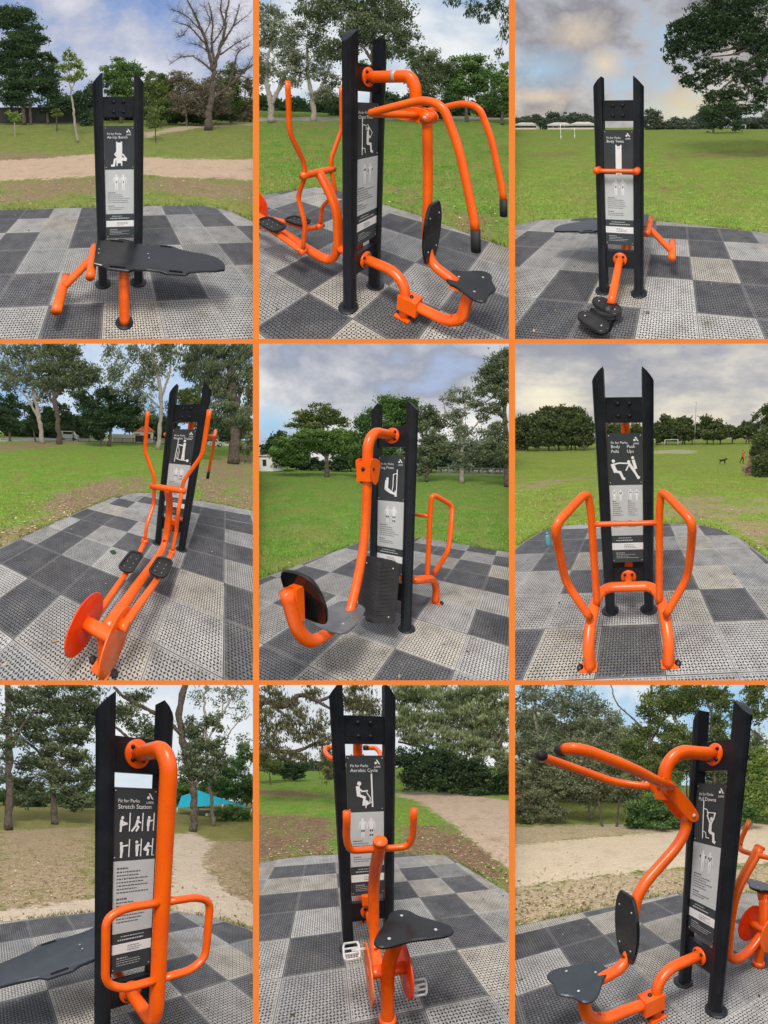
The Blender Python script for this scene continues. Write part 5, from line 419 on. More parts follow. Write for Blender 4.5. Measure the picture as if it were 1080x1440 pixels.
class NT:
    def __init__(self, name):
        self.m = bpy.data.materials.new(name); self.m.use_nodes = True
        self.t = self.m.node_tree; self.t.nodes.clear()
        self.out = self.t.nodes.new('ShaderNodeOutputMaterial')

    def n(self, typ, **kw):
        x = self.t.nodes.new(typ)
        for k, v in kw.items():
            if k.startswith('i_'):
                key = k[2:].replace('_', ' ')
                x.inputs[int(key) if key.isdigit() else key].default_value = v
            else: setattr(x, k, v)
        return x

    def l(self, a, b): self.t.links.new(a, b)

    def attr(self, name='pos'):
        return self.n('ShaderNodeAttribute', attribute_name=name)

    def math(self, op, a, b=None, c=None):
        x = self.n('ShaderNodeMath', operation=op)
        for i, y in enumerate((a, b, c)):
            if y is None: continue
            if isinstance(y, (int, float)): x.inputs[i].default_value = y
            else: self.l(y, x.inputs[i])
        return x.outputs[0]

    def mix(self, fac, a, b, blend='MIX'):
        x = self.n('ShaderNodeMix', data_type='RGBA', blend_type=blend)
        for s, y in (('Factor', fac),):
            if isinstance(y, (int, float)): x.inputs[0].default_value = y
            else: self.l(y, x.inputs[0])
        for i, y in ((6, a), (7, b)):
            if isinstance(y, (tuple, list)): x.inputs[i].default_value = y
            else: self.l(y, x.inputs[i])
        return x.outputs[2]

    def noise(self, vec, scale, detail=4, rough=0.55, dist=0.0):
        x = self.n('ShaderNodeTexNoise', i_Scale=scale, i_Detail=detail, i_Roughness=rough, i_Distortion=dist)
        self.l(vec, x.inputs['Vector'])
        return x.outputs['Fac']

    def ramp(self, fac, stops, interp='LINEAR'):
        x = self.n('ShaderNodeValToRGB'); x.color_ramp.interpolation = interp
        e = x.color_ramp.elements
        while len(e) < len(stops): e.new(0.5)
        for k, (p, c) in zip(e, stops):
            k.position = p; k.color = c if len(c) == 4 else (*c, 1)
        self.l(fac, x.inputs[0])
        return x.outputs[0]

    def step(self, x, lo, hi):
        y = self.n('ShaderNodeMapRange', i_1=lo, i_2=hi); self.l(x, y.inputs[0]); return y.outputs[0]

    def bsdf(self, color, rough=0.5, normal=None, spec=0.5, **kw):
        b = self.n('ShaderNodeBsdfPrincipled')
        if isinstance(color, tuple): b.inputs['Base Color'].default_value = color
        else: self.l(color, b.inputs['Base Color'])
        if isinstance(rough, (int, float)): b.inputs['Roughness'].default_value = rough
        else: self.l(rough, b.inputs['Roughness'])
        b.inputs['Specular IOR Level'].default_value = spec
        for k, v in kw.items(): b.inputs[k.replace('_', ' ')].default_value = v
        if normal is not None: self.l(normal, b.inputs['Normal'])
        self.l(b.outputs[0], self.out.inputs[0])
        return b

    def bump(self, h, strength=0.3, dist=0.01):
        x = self.n('ShaderNodeBump', i_Strength=strength, i_Distance=dist); self.l(h, x.inputs['Height']); return x.outputs[0]


def m_paint(name, a, b, rough, grain, bump, spec=0.5, dirt=0.0):
    m = NT(name); p = m.attr().outputs['Vector']
    n1 = m.noise(p, 9, 3); n2 = m.noise(p, grain, 2)
    c = m.mix(m.step(n1, .35, .65), a, b)
    if dirt:
        c = m.mix(m.math('MULTIPLY', m.step(m.noise(p, 26, 5, .7), .56, .72), dirt), c, (.12, .10, .08, 1))
    r = m.step(n1, 0.2, 0.8)
    rr = m.math('MULTIPLY_ADD', r, 0.15, rough - 0.07)
    m.bsdf(c, rr, m.bump(n2, bump, 0.004), spec)
    return m.m


ORANGE = m_paint('orange_powder_coat', (.92, .135, .004, 1), (.86, .105, .004, 1), .26, 240, .06, dirt=.20)
ORANGE2 = m_paint('orange_powder_coat_worn', (.90, .155, .008, 1), (.84, .115, .006, 1), .36, 240, .08, dirt=.30)
REDOR = m_paint('red_orange_gloss', (.72, .045, .006, 1), (.80, .06, .006, 1), .25, 240, .03)
POST = m_paint('black_hammered_steel', (.0055, .0075, .011, 1), (.009, .012, .016, 1), .33, 330, .45, .42, dirt=.10)
RUBBER = m_paint('black_board', (.009, .010, .011, 1), (.015, .016, .017, 1), .19, 160, .03, .5, dirt=.08)
GLOSSBLACK = m_paint('glossy_black_board', (.006, .007, .009, 1), (.010, .011, .013, 1), .24, 20, .008, .7, dirt=.06)
RUBBER2 = m_paint('matt_rubber', (.016, .016, .017, 1), (.026, .026, .027, 1), .62, 200, .2, .4, dirt=.25)
GREYSEAT = m_paint('worn_grey_board', (.085, .09, .095, 1), (.13, .135, .14, 1), .26, 160, .05, .5, dirt=.2)
BLUESEAT = m_paint('smooth_grey_blue_board', (.026, .034, .043, 1), (.034, .042, .052, 1), .22, 160, .03, .5, dirt=.04)
STEEL = m_paint('bare_steel', (.55, .55, .54, 1), (.42, .42, .41, 1), .35, 90, .05, .6)
SIGND = m_paint('sign_charcoal', (.038, .046, .050, 1), (.045, .053, .057, 1), .38, 90, .02)
SIGNG = m_paint('sign_grey', (.50, .53, .53, 1), (.55, .57, .565, 1), .4, 90, .02)
SIGNW = m_paint('sign_white', (.80, .81, .80, 1), (.74, .75, .74, 1), .4, 90, .02)
INK = m_paint('sign_ink', (.07, .075, .08, 1), (.09, .095, .10, 1), .5, 90, .02)
BARK = m_paint('bark', (.055, .043, .034, 1), (.12, .10, .08, 1), .85, 14, .9, .2)
PALEBARK = m_paint('pale_bark', (.22, .19, .155, 1), (.34, .31, .27, 1), .8, 12, .6, .2)
BRICK = m_paint('red_brick', (.30, .085, .05, 1), (.38, .13, .08, 1), .8, 40, .3, .2)
CREAM = m_paint('cream_wall', (.55, .50, .42, 1), (.62, .57, .49, 1), .8, 40, .1, .2)
ROOFG = m_paint('pale_roof', (.42, .41, .38, 1), (.50, .48, .45, 1), .6, 40, .1)
DARKFENCE = m_paint('dark_fence', (.030, .033, .036, 1), (.045, .047, .05, 1), .6, 20, .1)
GREYFENCE = m_paint('grey_fence', (.22, .22, .21, 1), (.30, .30, .29, 1), .7, 20, .1)
WHITEP = m_paint('white_paint', (.75, .75, .74, 1), (.68, .68, .67, 1), .45, 40, .05)
PEDAL = m_paint('pale_cast_metal', (.62, .63, .62, 1), (.50, .51, .50, 1), .4, 60, .05)
TURQ = m_paint('turquoise_cloth', (.012, .30, .42, 1), (.02, .36, .48, 1), .75, 60, .1, .2)
CARDARK = m_paint('dark_car_paint', (.012, .014, .018, 1), (.02, .022, .026, 1), .2, 40, 0)
CARSILVER = m_paint('silver_car_paint', (.40, .41, .42, 1), (.46, .47, .48, 1), .25, 40, 0)
GLASS = m_paint('dark_glass', (.02, .024, .028, 1), (.03, .034, .038, 1), .08, 40, 0, .8)
SKIN = m_paint('skin', (.42, .22, .14, 1), (.38, .19, .12, 1), .55, 60, .02)
REDCLOTH = m_paint('red_cloth', (.55, .035, .02, 1), (.45, .03, .02, 1), .8, 60, .1)
DARKCLOTH = m_paint('dark_cloth', (.012, .012, .014, 1), (.02, .02, .024, 1), .8, 60, .1)
DOGFUR = m_paint('black_fur', (.012, .011, .010, 1), (.022, .02, .018, 1), .8, 80, .3)
TEAL = m_paint('teal_plastic', (.12, .36, .40, 1), (.14, .40, .44, 1), .35, 40, .02)
GREENSCRAP = m_paint('green_scrap', (.008, .045, .025, 1), (.012, .07, .04, 1), .6, 40, .1)
EDGE = m_paint('pad_edging', (.20, .195, .185, 1), (.28, .27, .255, 1), .85, 60, .3, .2, dirt=.4)
FRAMEOR = m_paint('orange_divider_paint', (.74, .20, .028, 1), (.74, .205, .03, 1), .7, 60, .02, .2)


def m_leaf():
    m = NT('leaves')
    c = m.attr('tint').outputs['Color']
    d = m.n('ShaderNodeBsdfDiffuse'); t = m.n('ShaderNodeBsdfTranslucent'); g = m.n('ShaderNodeBsdfGlossy', i_Roughness=.5)
    m.l(c, d.inputs[0]); m.l(m.mix(.5, c, (.16, .2, .03, 1)), t.inputs[0]); g.inputs[0].default_value = (.5, .52, .5, 1)
    x = m.n('ShaderNodeMixShader', i_0=.34); m.l(d.outputs[0], x.inputs[1]); m.l(t.outputs[0], x.inputs[2])
    y = m.n('ShaderNodeMixShader', i_0=.04); m.l(x.outputs[0], y.inputs[1]); m.l(g.outputs[0], y.inputs[2])
    m.l(y.outputs[0], m.out.inputs[0])
    return m.m


LEAF = m_leaf()


def m_tint(name, rough=.9):
    m = NT(name); c = m.attr('tint').outputs['Color']; m.bsdf(c, rough, spec=.2); return m.m


BLADE = m_tint('grass_blades')


def m_tiles():
    """Perforated rubber tiles: 'pos' counts tiles, 'tint' is the colour of each one."""
    m = NT('perforated_tiles')
    p = m.attr('pos').outputs['Vector']; tint = m.attr('tint').outputs['Color']
    N = 21.0
    sc = m.n('ShaderNodeVectorMath', operation='SCALE'); m.l(p, sc.inputs[0]); sc.inputs['Scale'].default_value = N
    s = m.n('ShaderNodeSeparateXYZ'); m.l(sc.outputs[0], s.inputs[0])
    fx = m.math('FRACT', s.outputs[0]); fy = m.math('FRACT', s.outputs[1])
    ix = m.math('FLOOR', s.outputs[0]); iy = m.math('FLOOR', s.outputs[1])
    par = m.math('SUBTRACT', m.math('MULTIPLY', m.math('FRACT', m.math('MULTIPLY', m.math('ADD', ix, iy), .5)), 4.0), 1.0)
    cx = m.math('SUBTRACT', fx, .5); cy = m.math('SUBTRACT', fy, .5)
    a = m.math('MULTIPLY', m.math('ADD', cx, m.math('MULTIPLY', cy, par)), .7071)
    b = m.math('MULTIPLY', m.math('SUBTRACT', m.math('MULTIPLY', cx, par), cy), .7071)
    d = m.math('SQRT', m.math('ADD', m.math('POWER', m.math('DIVIDE', a, .46), 2.0), m.math('POWER', m.math('DIVIDE', b, .25), 2.0)))
    hole = m.math('SUBTRACT', 1.0, m.step(d, .75, 1.1))
    t = m.n('ShaderNodeSeparateXYZ'); m.l(p, t.inputs[0])
    ex = m.math('ABSOLUTE', m.math('SUBTRACT', m.math('FRACT', t.outputs[0]), .5))
    ey = m.math('ABSOLUTE', m.math('SUBTRACT', m.math('FRACT', t.outputs[1]), .5))
    e = m.math('MAXIMUM', ex, ey)
    rim = m.step(e, .470, .478)
    gap = m.step(e, .492, .497)
    hole = m.math('MULTIPLY', hole, m.math('SUBTRACT', 1.0, rim))
    n1 = m.noise(p, 1.6, 6, .7); n2 = m.noise(p, 40, 3, .6)
    c = m.mix(m.math('MULTIPLY', m.step(n1, .46, .74), .30), tint, (.23, .20, .16, 1))
    c = m.mix(m.math('MULTIPLY', m.step(m.noise(p, .55, 4, .6), .45, .70), .18), c, (.27, .265, .25, 1))
    c = m.mix(m.math('MULTIPLY', m.step(m.noise(p, 9, 6, .75), .56, .70), .25), c, (.42, .39, .33, 1))
    c = m.mix(m.math('MULTIPLY', m.step(n2, .5, .75), .16), c, (.50, .49, .46, 1))
    c = m.mix(m.math('MULTIPLY', m.step(m.noise(p, 3.1, 5, .7), .55, .75), .35), c, (.06, .058, .055, 1))
    c = m.mix(1.0, c, m.ramp(m.noise(p, 2.2, 8, .68), [(.28, (.62, .60, .58, 1)), (.5, (.96, .96, .96, 1)), (.72, (1.22, 1.2, 1.16, 1))]), 'MULTIPLY')
    c = m.mix(m.math('MULTIPLY', m.step(m.noise(p, 14, 5, .75), .60, .70), .5), c, (.045, .042, .038, 1))
    c = m.mix(m.math('MULTIPLY', rim, .22), c, (.36, .35, .33, 1))
    c = m.mix(m.math('MULTIPLY', hole, .96), c, (.012, .012, .013, 1))
    c = m.mix(m.math('MULTIPLY', gap, .9), c, (.022, .021, .02, 1))
    h = m.math('SUBTRACT', m.math('SUBTRACT', 1.0, hole), gap)
    m.bsdf(c, .78, m.bump(h, .5, .006), .3)
    return m.m


TILE = m_tiles()


def m_ground(name, ga, gb, dirt, dirt2, thr, litter, path_a, path_b):
    """Grass, bare soil and gravel: 'tint' holds path, dry and a spare weight; 'pos' is in metres."""
    m = NT(name)
    p = m.attr('pos').outputs['Vector']
    w = m.n('ShaderNodeSeparateColor'); m.l(m.attr('tint').outputs['Color'], w.inputs[0])
    path, dry = w.outputs[0], w.outputs[1]
    n0 = m.noise(p, .35, 5, .6); n1 = m.noise(p, 1.7, 6, .65); n2 = m.noise(p, 9, 5, .7); n3 = m.noise(p, 45, 3, .7)
    g = m.mix(m.step(n1, .38, .64), ga, gb)
    g = m.mix(m.math('MULTIPLY', m.step(n2, .44, .66), .62), g, tuple(x * .45 for x in ga[:3]) + (1,))
    g = m.mix(m.math('MULTIPLY', m.step(n3, .44, .66), .60), g, tuple(min(1, x * 1.9) for x in gb[:3]) + (1,))
    sm = m.math('MULTIPLY', m.step(m.noise(p, .8, 6, .7), .45, .64), .78)
    g = m.mix(sm, g, (.27, .245, .080, 1))
    g = m.mix(m.math('MULTIPLY', m.step(m.noise(p, 16, 4, .75), .52, .70), .5), g, tuple(x * .30 for x in ga[:3]) + (1,))
    d = m.mix(m.step(n2, .35, .7), dirt, dirt2)
    d = m.mix(m.math('MULTIPLY', m.step(n3, .50, .78), litter), d, tuple(min(1, x * 2.0) for x in dirt2[:3]) + (1,))
    d = m.mix(m.math('MULTIPLY', m.step(m.noise(p, 28, 4, .7), .55, .75), litter), d, tuple(x * .3 for x in dirt[:3]) + (1,))
    a = m.math('ADD', m.math('ADD', m.math('MULTIPLY', dry, .62), m.math('MULTIPLY', m.math('SUBTRACT', n1, .5), 1.2)),
               m.math('ADD', m.math('MULTIPLY', m.math('SUBTRACT', n2, .5), .8), m.math('MULTIPLY', m.math('SUBTRACT', n0, .5), .8)))
    c = m.mix(m.step(a, thr - .12, thr + .16), g, d)
    sand = m.mix(m.step(n2, .3, .7), path_a, path_b)
    sand = m.mix(m.math('MULTIPLY', m.step(n3, .48, .68), .55), sand, dirt)
    sand = m.mix(m.math('MULTIPLY', m.step(m.noise(p, 2.3, 6, .7), .50, .68), .42), sand, dirt2)
    pm = m.math('ADD', path, m.math('ADD', m.math('MULTIPLY', m.math('SUBTRACT', n2, .5), 1.5), m.math('MULTIPLY', m.math('SUBTRACT', n1, .5), 1.3)))
    c = m.mix(m.step(pm, .38, .62), c, sand)
    peb = m.n('ShaderNodeTexVoronoi', i_Scale=26.0); m.l(p, peb.inputs['Vector'])
    bits = m.math('MULTIPLY', m.math('SUBTRACT', 1.0, m.step(peb.outputs['Distance'], .12, .22)), m.step(m.noise(p, 3.3, 3, .6), .48, .62))
    c = m.mix(m.math('MULTIPLY', bits, .55), c, m.mix(n2, (.10, .07, .045, 1), (.62, .54, .42, 1)))
    c = m.mix(m.math('MULTIPLY', m.step(m.noise(p, 1.1, 7, .72), .54, .72), .30), c, tuple(x * .42 for x in dirt[:3]) + (1,))
    h = m.math('ADD', m.math('MULTIPLY', n3, .6), n2)
    m.bsdf(c, .95, m.bump(h, .6, .05), .1)
    return m.m


def m_sky(name, ramp, grad, scale, stretch, seed, warm=None):
    """A glowing sky sheet with procedural cloud."""
    m = NT(name)
    p = m.attr('pos').outputs['Vector']
    mp = m.n('ShaderNodeMapping'); mp.inputs['Scale'].default_value = (1, stretch, 1); mp.inputs['Location'].default_value = (seed, seed * .7, seed * 1.3)
    m.l(p, mp.inputs[0])
    n = m.noise(mp.outputs[0], scale, 9, .58, .12)
    n2 = m.noise(mp.outputs[0], scale * .45, 3, .5, .05)
    f = m.math('ADD', m.math('MULTIPLY', n, .62), m.math('MULTIPLY', n2, .38))
    c = m.ramp(m.step(f, .37, .63), ramp)
    s = m.n('ShaderNodeSeparateXYZ'); m.l(p, s.inputs[0])
    g = m.ramp(s.outputs[1], grad)
    c = m.mix(1.0, c, g, 'MULTIPLY')
    for (wx, wy, rx, ry, wc, amt) in (warm or []):
        dx = m.math('DIVIDE', m.math('SUBTRACT', s.outputs[0], wx), rx); dy = m.math('DIVIDE', m.math('SUBTRACT', s.outputs[1], wy), ry)
        dd = m.math('SQRT', m.math('ADD', m.math('MULTIPLY', dx, dx), m.math('MULTIPLY', dy, dy)))
        k = m.math('MULTIPLY', m.math('SUBTRACT', 1.0, m.step(dd, .1, 1.0)), m.math('MULTIPLY', m.math('MULTIPLY_ADD', m.step(n, .44, .58), .6, .4), amt))
        c = m.mix(k, c, wc)
    e = m.n('ShaderNodeEmission', i_Strength=1.0); m.l(c, e.inputs[0]); m.l(e.outputs[0], m.out.inputs[0])
    return m.m


# ------------------------------------------------------------------ mesh kit
class MB:
    def __init__(self): self.v, self.f, self.t = [], [], None

    def add(self, V, F):
        b = len(self.v); self.v += [tuple(map(float, p)) for p in V]; self.f += [tuple(b + i for i in f) for f in F]; return self

    def box(self, x0, x1, y0, y1, z0, z1, nz=1):
        zs = np.linspace(z0, z1, nz + 1)
        V, F = [], []
        for z in zs: V += [(x0, y0, z), (x1, y0, z), (x1, y1, z), (x0, y1, z)]
        for k in range(nz):
            a = 4 * k
            for i in range(4): F.append((a + i, a + (i + 1) % 4, a + 4 + (i + 1) % 4, a + 4 + i))
        F += [(3, 2, 1, 0), tuple(4 * nz + i for i in range(4))]
        return self.add(V, F)

    def tube(self, path, r, seg=14, cap=True):
        P = np.asarray(path, float); n = len(P)
        rr = np.broadcast_to(np.asarray(r, float), (n,)) if np.ndim(r) else np.full(n, float(r))
        T = np.gradient(P, axis=0); T /= np.linalg.norm(T, axis=1)[:, None] + 1e-12
        a = np.array([0, 0, 1.0]) if abs(T[0][2]) < .9 else np.array([0, 1.0, 0])
        u = np.cross(T[0], a); u /= np.linalg.norm(u)
        V = []
        ang = np.linspace(0, 2 * np.pi, seg, endpoint=False)
        for i in range(n):
            u = u - T[i] * (u @ T[i]); u /= np.linalg.norm(u) + 1e-12
            w = np.cross(T[i], u)
            V += [P[i] + rr[i] * (math.cos(k) * u + math.sin(k) * w) for k in ang]
        F = []
        for i in range(n - 1):
            for k in range(seg):
                F.append((i * seg + k, i * seg + (k + 1) % seg, (i + 1) * seg + (k + 1) % seg, (i + 1) * seg + k))
        if cap:
            F += [tuple(range(seg))[::-1], tuple((n - 1) * seg + k for k in range(seg))]
        return self.add(V, F)

    def rod(self, a, b, r0, r1=None, seg=14, n=2):
        a, b = np.asarray(a, float), np.asarray(b, float)
        t = np.linspace(0, 1, n)[:, None]
        return self.tube(a + (b - a) * t, np.linspace(r0, r0 if r1 is None else r1, n), seg)

    def dome(self, c, d, r, h, seg=10):
        c, d = np.asarray(c, float), np.asarray(d, float) / np.linalg.norm(d)
        k = np.linspace(0, 1, 4)
        return self.tube([c + d * h * x for x in k], [r, r * .97, r * .75, r * .3], seg)

    def plate(self, outline, holes, O, A, B, thick, bevel=0.004):
        """Flat board: outline (and holes) in the A,B plane through O, given a thickness and softened edges."""
        O, A, B = (np.asarray(x, float) for x in (O, A, B))
        nrm = np.cross(A, B); nrm /= np.linalg.norm(nrm)
        outline = np.asarray(outline, float)
        loops = [outline] + [np.asarray(h, float) for h in holes]
        c = outline.mean(0)
        ins = [outline + (c - outline) / (np.linalg.norm(c - outline, axis=1)[:, None] + 1e-9) * bevel] + loops[1:]
        pt = lambda L, h: [O + A * p[0] + B * p[1] + nrm * h for p in L]
        V, F = [], []
        levels = [(ins, thick), (loops, thick - bevel), (loops, bevel), (ins, 0)]
        idx = []
        for L, h in levels:
            row = []
            for lp in L:
                row.append(len(V)); V += pt(lp, h)
            idx.append(row)
        for j in range(3):
            for k, lp in enumerate(loops):
                n = len(lp); a, b = idx[j][k], idx[j + 1][k]
                F += [(a + i, a + (i + 1) % n, b + (i + 1) % n, b + i) for i in range(n)]
        tri = tessellate_polygon([[Vector((*p, 0)) for p in lp] for lp in ins])
        flat = [(k, i) for k, lp in enumerate(loops) for i in range(len(lp))]
        for t in tri:
            F.append(tuple(idx[0][flat[q][0]] + flat[q][1] for q in t))
            F.append(tuple(idx[3][flat[q][0]] + flat[q][1] for q in t)[::-1])
        return self.add(V, F)


def bend(pts, r=0.07, step=0.07):
    """Polyline with rounded corners, cut into short lengths."""
    P = [np.asarray(p, float) for p in pts]
    out = [P[0]]
    for i in range(1, len(P) - 1):
        a, b, c = P[i - 1], P[i], P[i + 1]
        la, lc = np.linalg.norm(a - b), np.linalg.norm(c - b)
        k = min(r, la * .49, lc * .49)
        p0, p2 = b + (a - b) / la * k, b + (c - b) / lc * k
        for t in np.linspace(0, 1, 7):
            out.append((1 - t) ** 2 * p0 + 2 * t * (1 - t) * b + t * t * p2)
    out.append(P[-1])
    res = [out[0]]
    for q in out[1:]:
        d = np.linalg.norm(q - res[-1])
        if d < 1e-5: continue
        n = max(1, int(math.ceil(d / step)))
        s = res[-1]
        for k in range(1, n + 1): res.append(s + (q - s) * k / n)
    return np.array(res)


def blob(pts, n=8):
    """Closed smooth outline through the given points."""
    P = np.asarray(pts, float); m = len(P); out = []
    for i in range(m):
        p0, p1, p2, p3 = P[i - 1], P[i], P[(i + 1) % m], P[(i + 2) % m]
        for t in np.linspace(0, 1, n, endpoint=False):
            out.append(.5 * ((2 * p1) + (-p0 + p2) * t + (2 * p0 - 5 * p1 + 4 * p2 - p3) * t * t + (-p0 + 3 * p1 - 3 * p2 + p3) * t ** 3))
    return np.array(out)


def rrect(w, h, r, n=5):
    out = []
    for cx, cy, a0 in ((w / 2 - r, h / 2 - r, 0), (-w / 2 + r, h / 2 - r, 90), (-w / 2 + r, -h / 2 + r, 180), (w / 2 - r, -h / 2 + r, 270)):
        for a in np.linspace(R(a0), R(a0 + 90), n): out.append((cx + r * math.cos(a), cy + r * math.sin(a)))
    return np.array(out)


def text_mesh(s, size):
    cu = bpy.data.curves.new('lettering', 'FONT'); cu.body = s; cu.size = size; cu.resolution_u = 2
    ob = bpy.data.objects.new('lettering', cu); col.objects.link(ob)
    dg = bpy.context.evaluated_depsgraph_get(); dg.update()
    me = bpy.data.meshes.new_from_object(ob.evaluated_get(dg))
    V = np.array([v.co[:] for v in me.vertices]); F = [tuple(p.vertices) for p in me.polygons]
    bpy.data.objects.remove(ob); bpy.data.curves.remove(cu); bpy.data.meshes.remove(me)
    return V, F


def skin_mesh(pts, edges, rad, sub=1):
    me = bpy.data.meshes.new('body'); me.from_pydata([tuple(p) for p in pts], edges, [])
    ob = bpy.data.objects.new('body', me); col.objects.link(ob)
    sk = ob.modifiers.new('s', 'SKIN'); sk.use_smooth_shade = True
    for v, r in zip(me.skin_vertices[0].data, rad):
        v.radius = (r, r) if np.isscalar(r) else r
    me.skin_vertices[0].data[0].use_root = True
    ss = ob.modifiers.new('d', 'SUBSURF'); ss.levels = sub; ss.render_levels = sub
    dg = bpy.context.evaluated_depsgraph_get(); dg.update()
    m2 = bpy.data.meshes.new_from_object(ob.evaluated_get(dg))
    V = np.array([v.co[:] for v in m2.vertices]); F = [tuple(p.vertices) for p in m2.polygons]
    bpy.data.objects.remove(ob); bpy.data.meshes.remove(me); bpy.data.meshes.remove(m2)
    return V, F


# ------------------------------------------------------------------ the stations
AI, WD, HH = .138, .088, 2.05           # inner face of a post, its width, its height
ZT, ZM, ZN, ZB = 1.596, 1.195, .763, .512   # sign: top, dark / grey, grey / dark, bottom
YP = -.026
ARC = [(0, -.048), (.030, -.050), (.058, -.041), (.078, -.024), (.088, 0)]
PROFILE = ARC + [(x, -y) for x, y in ARC[-2::-1]]


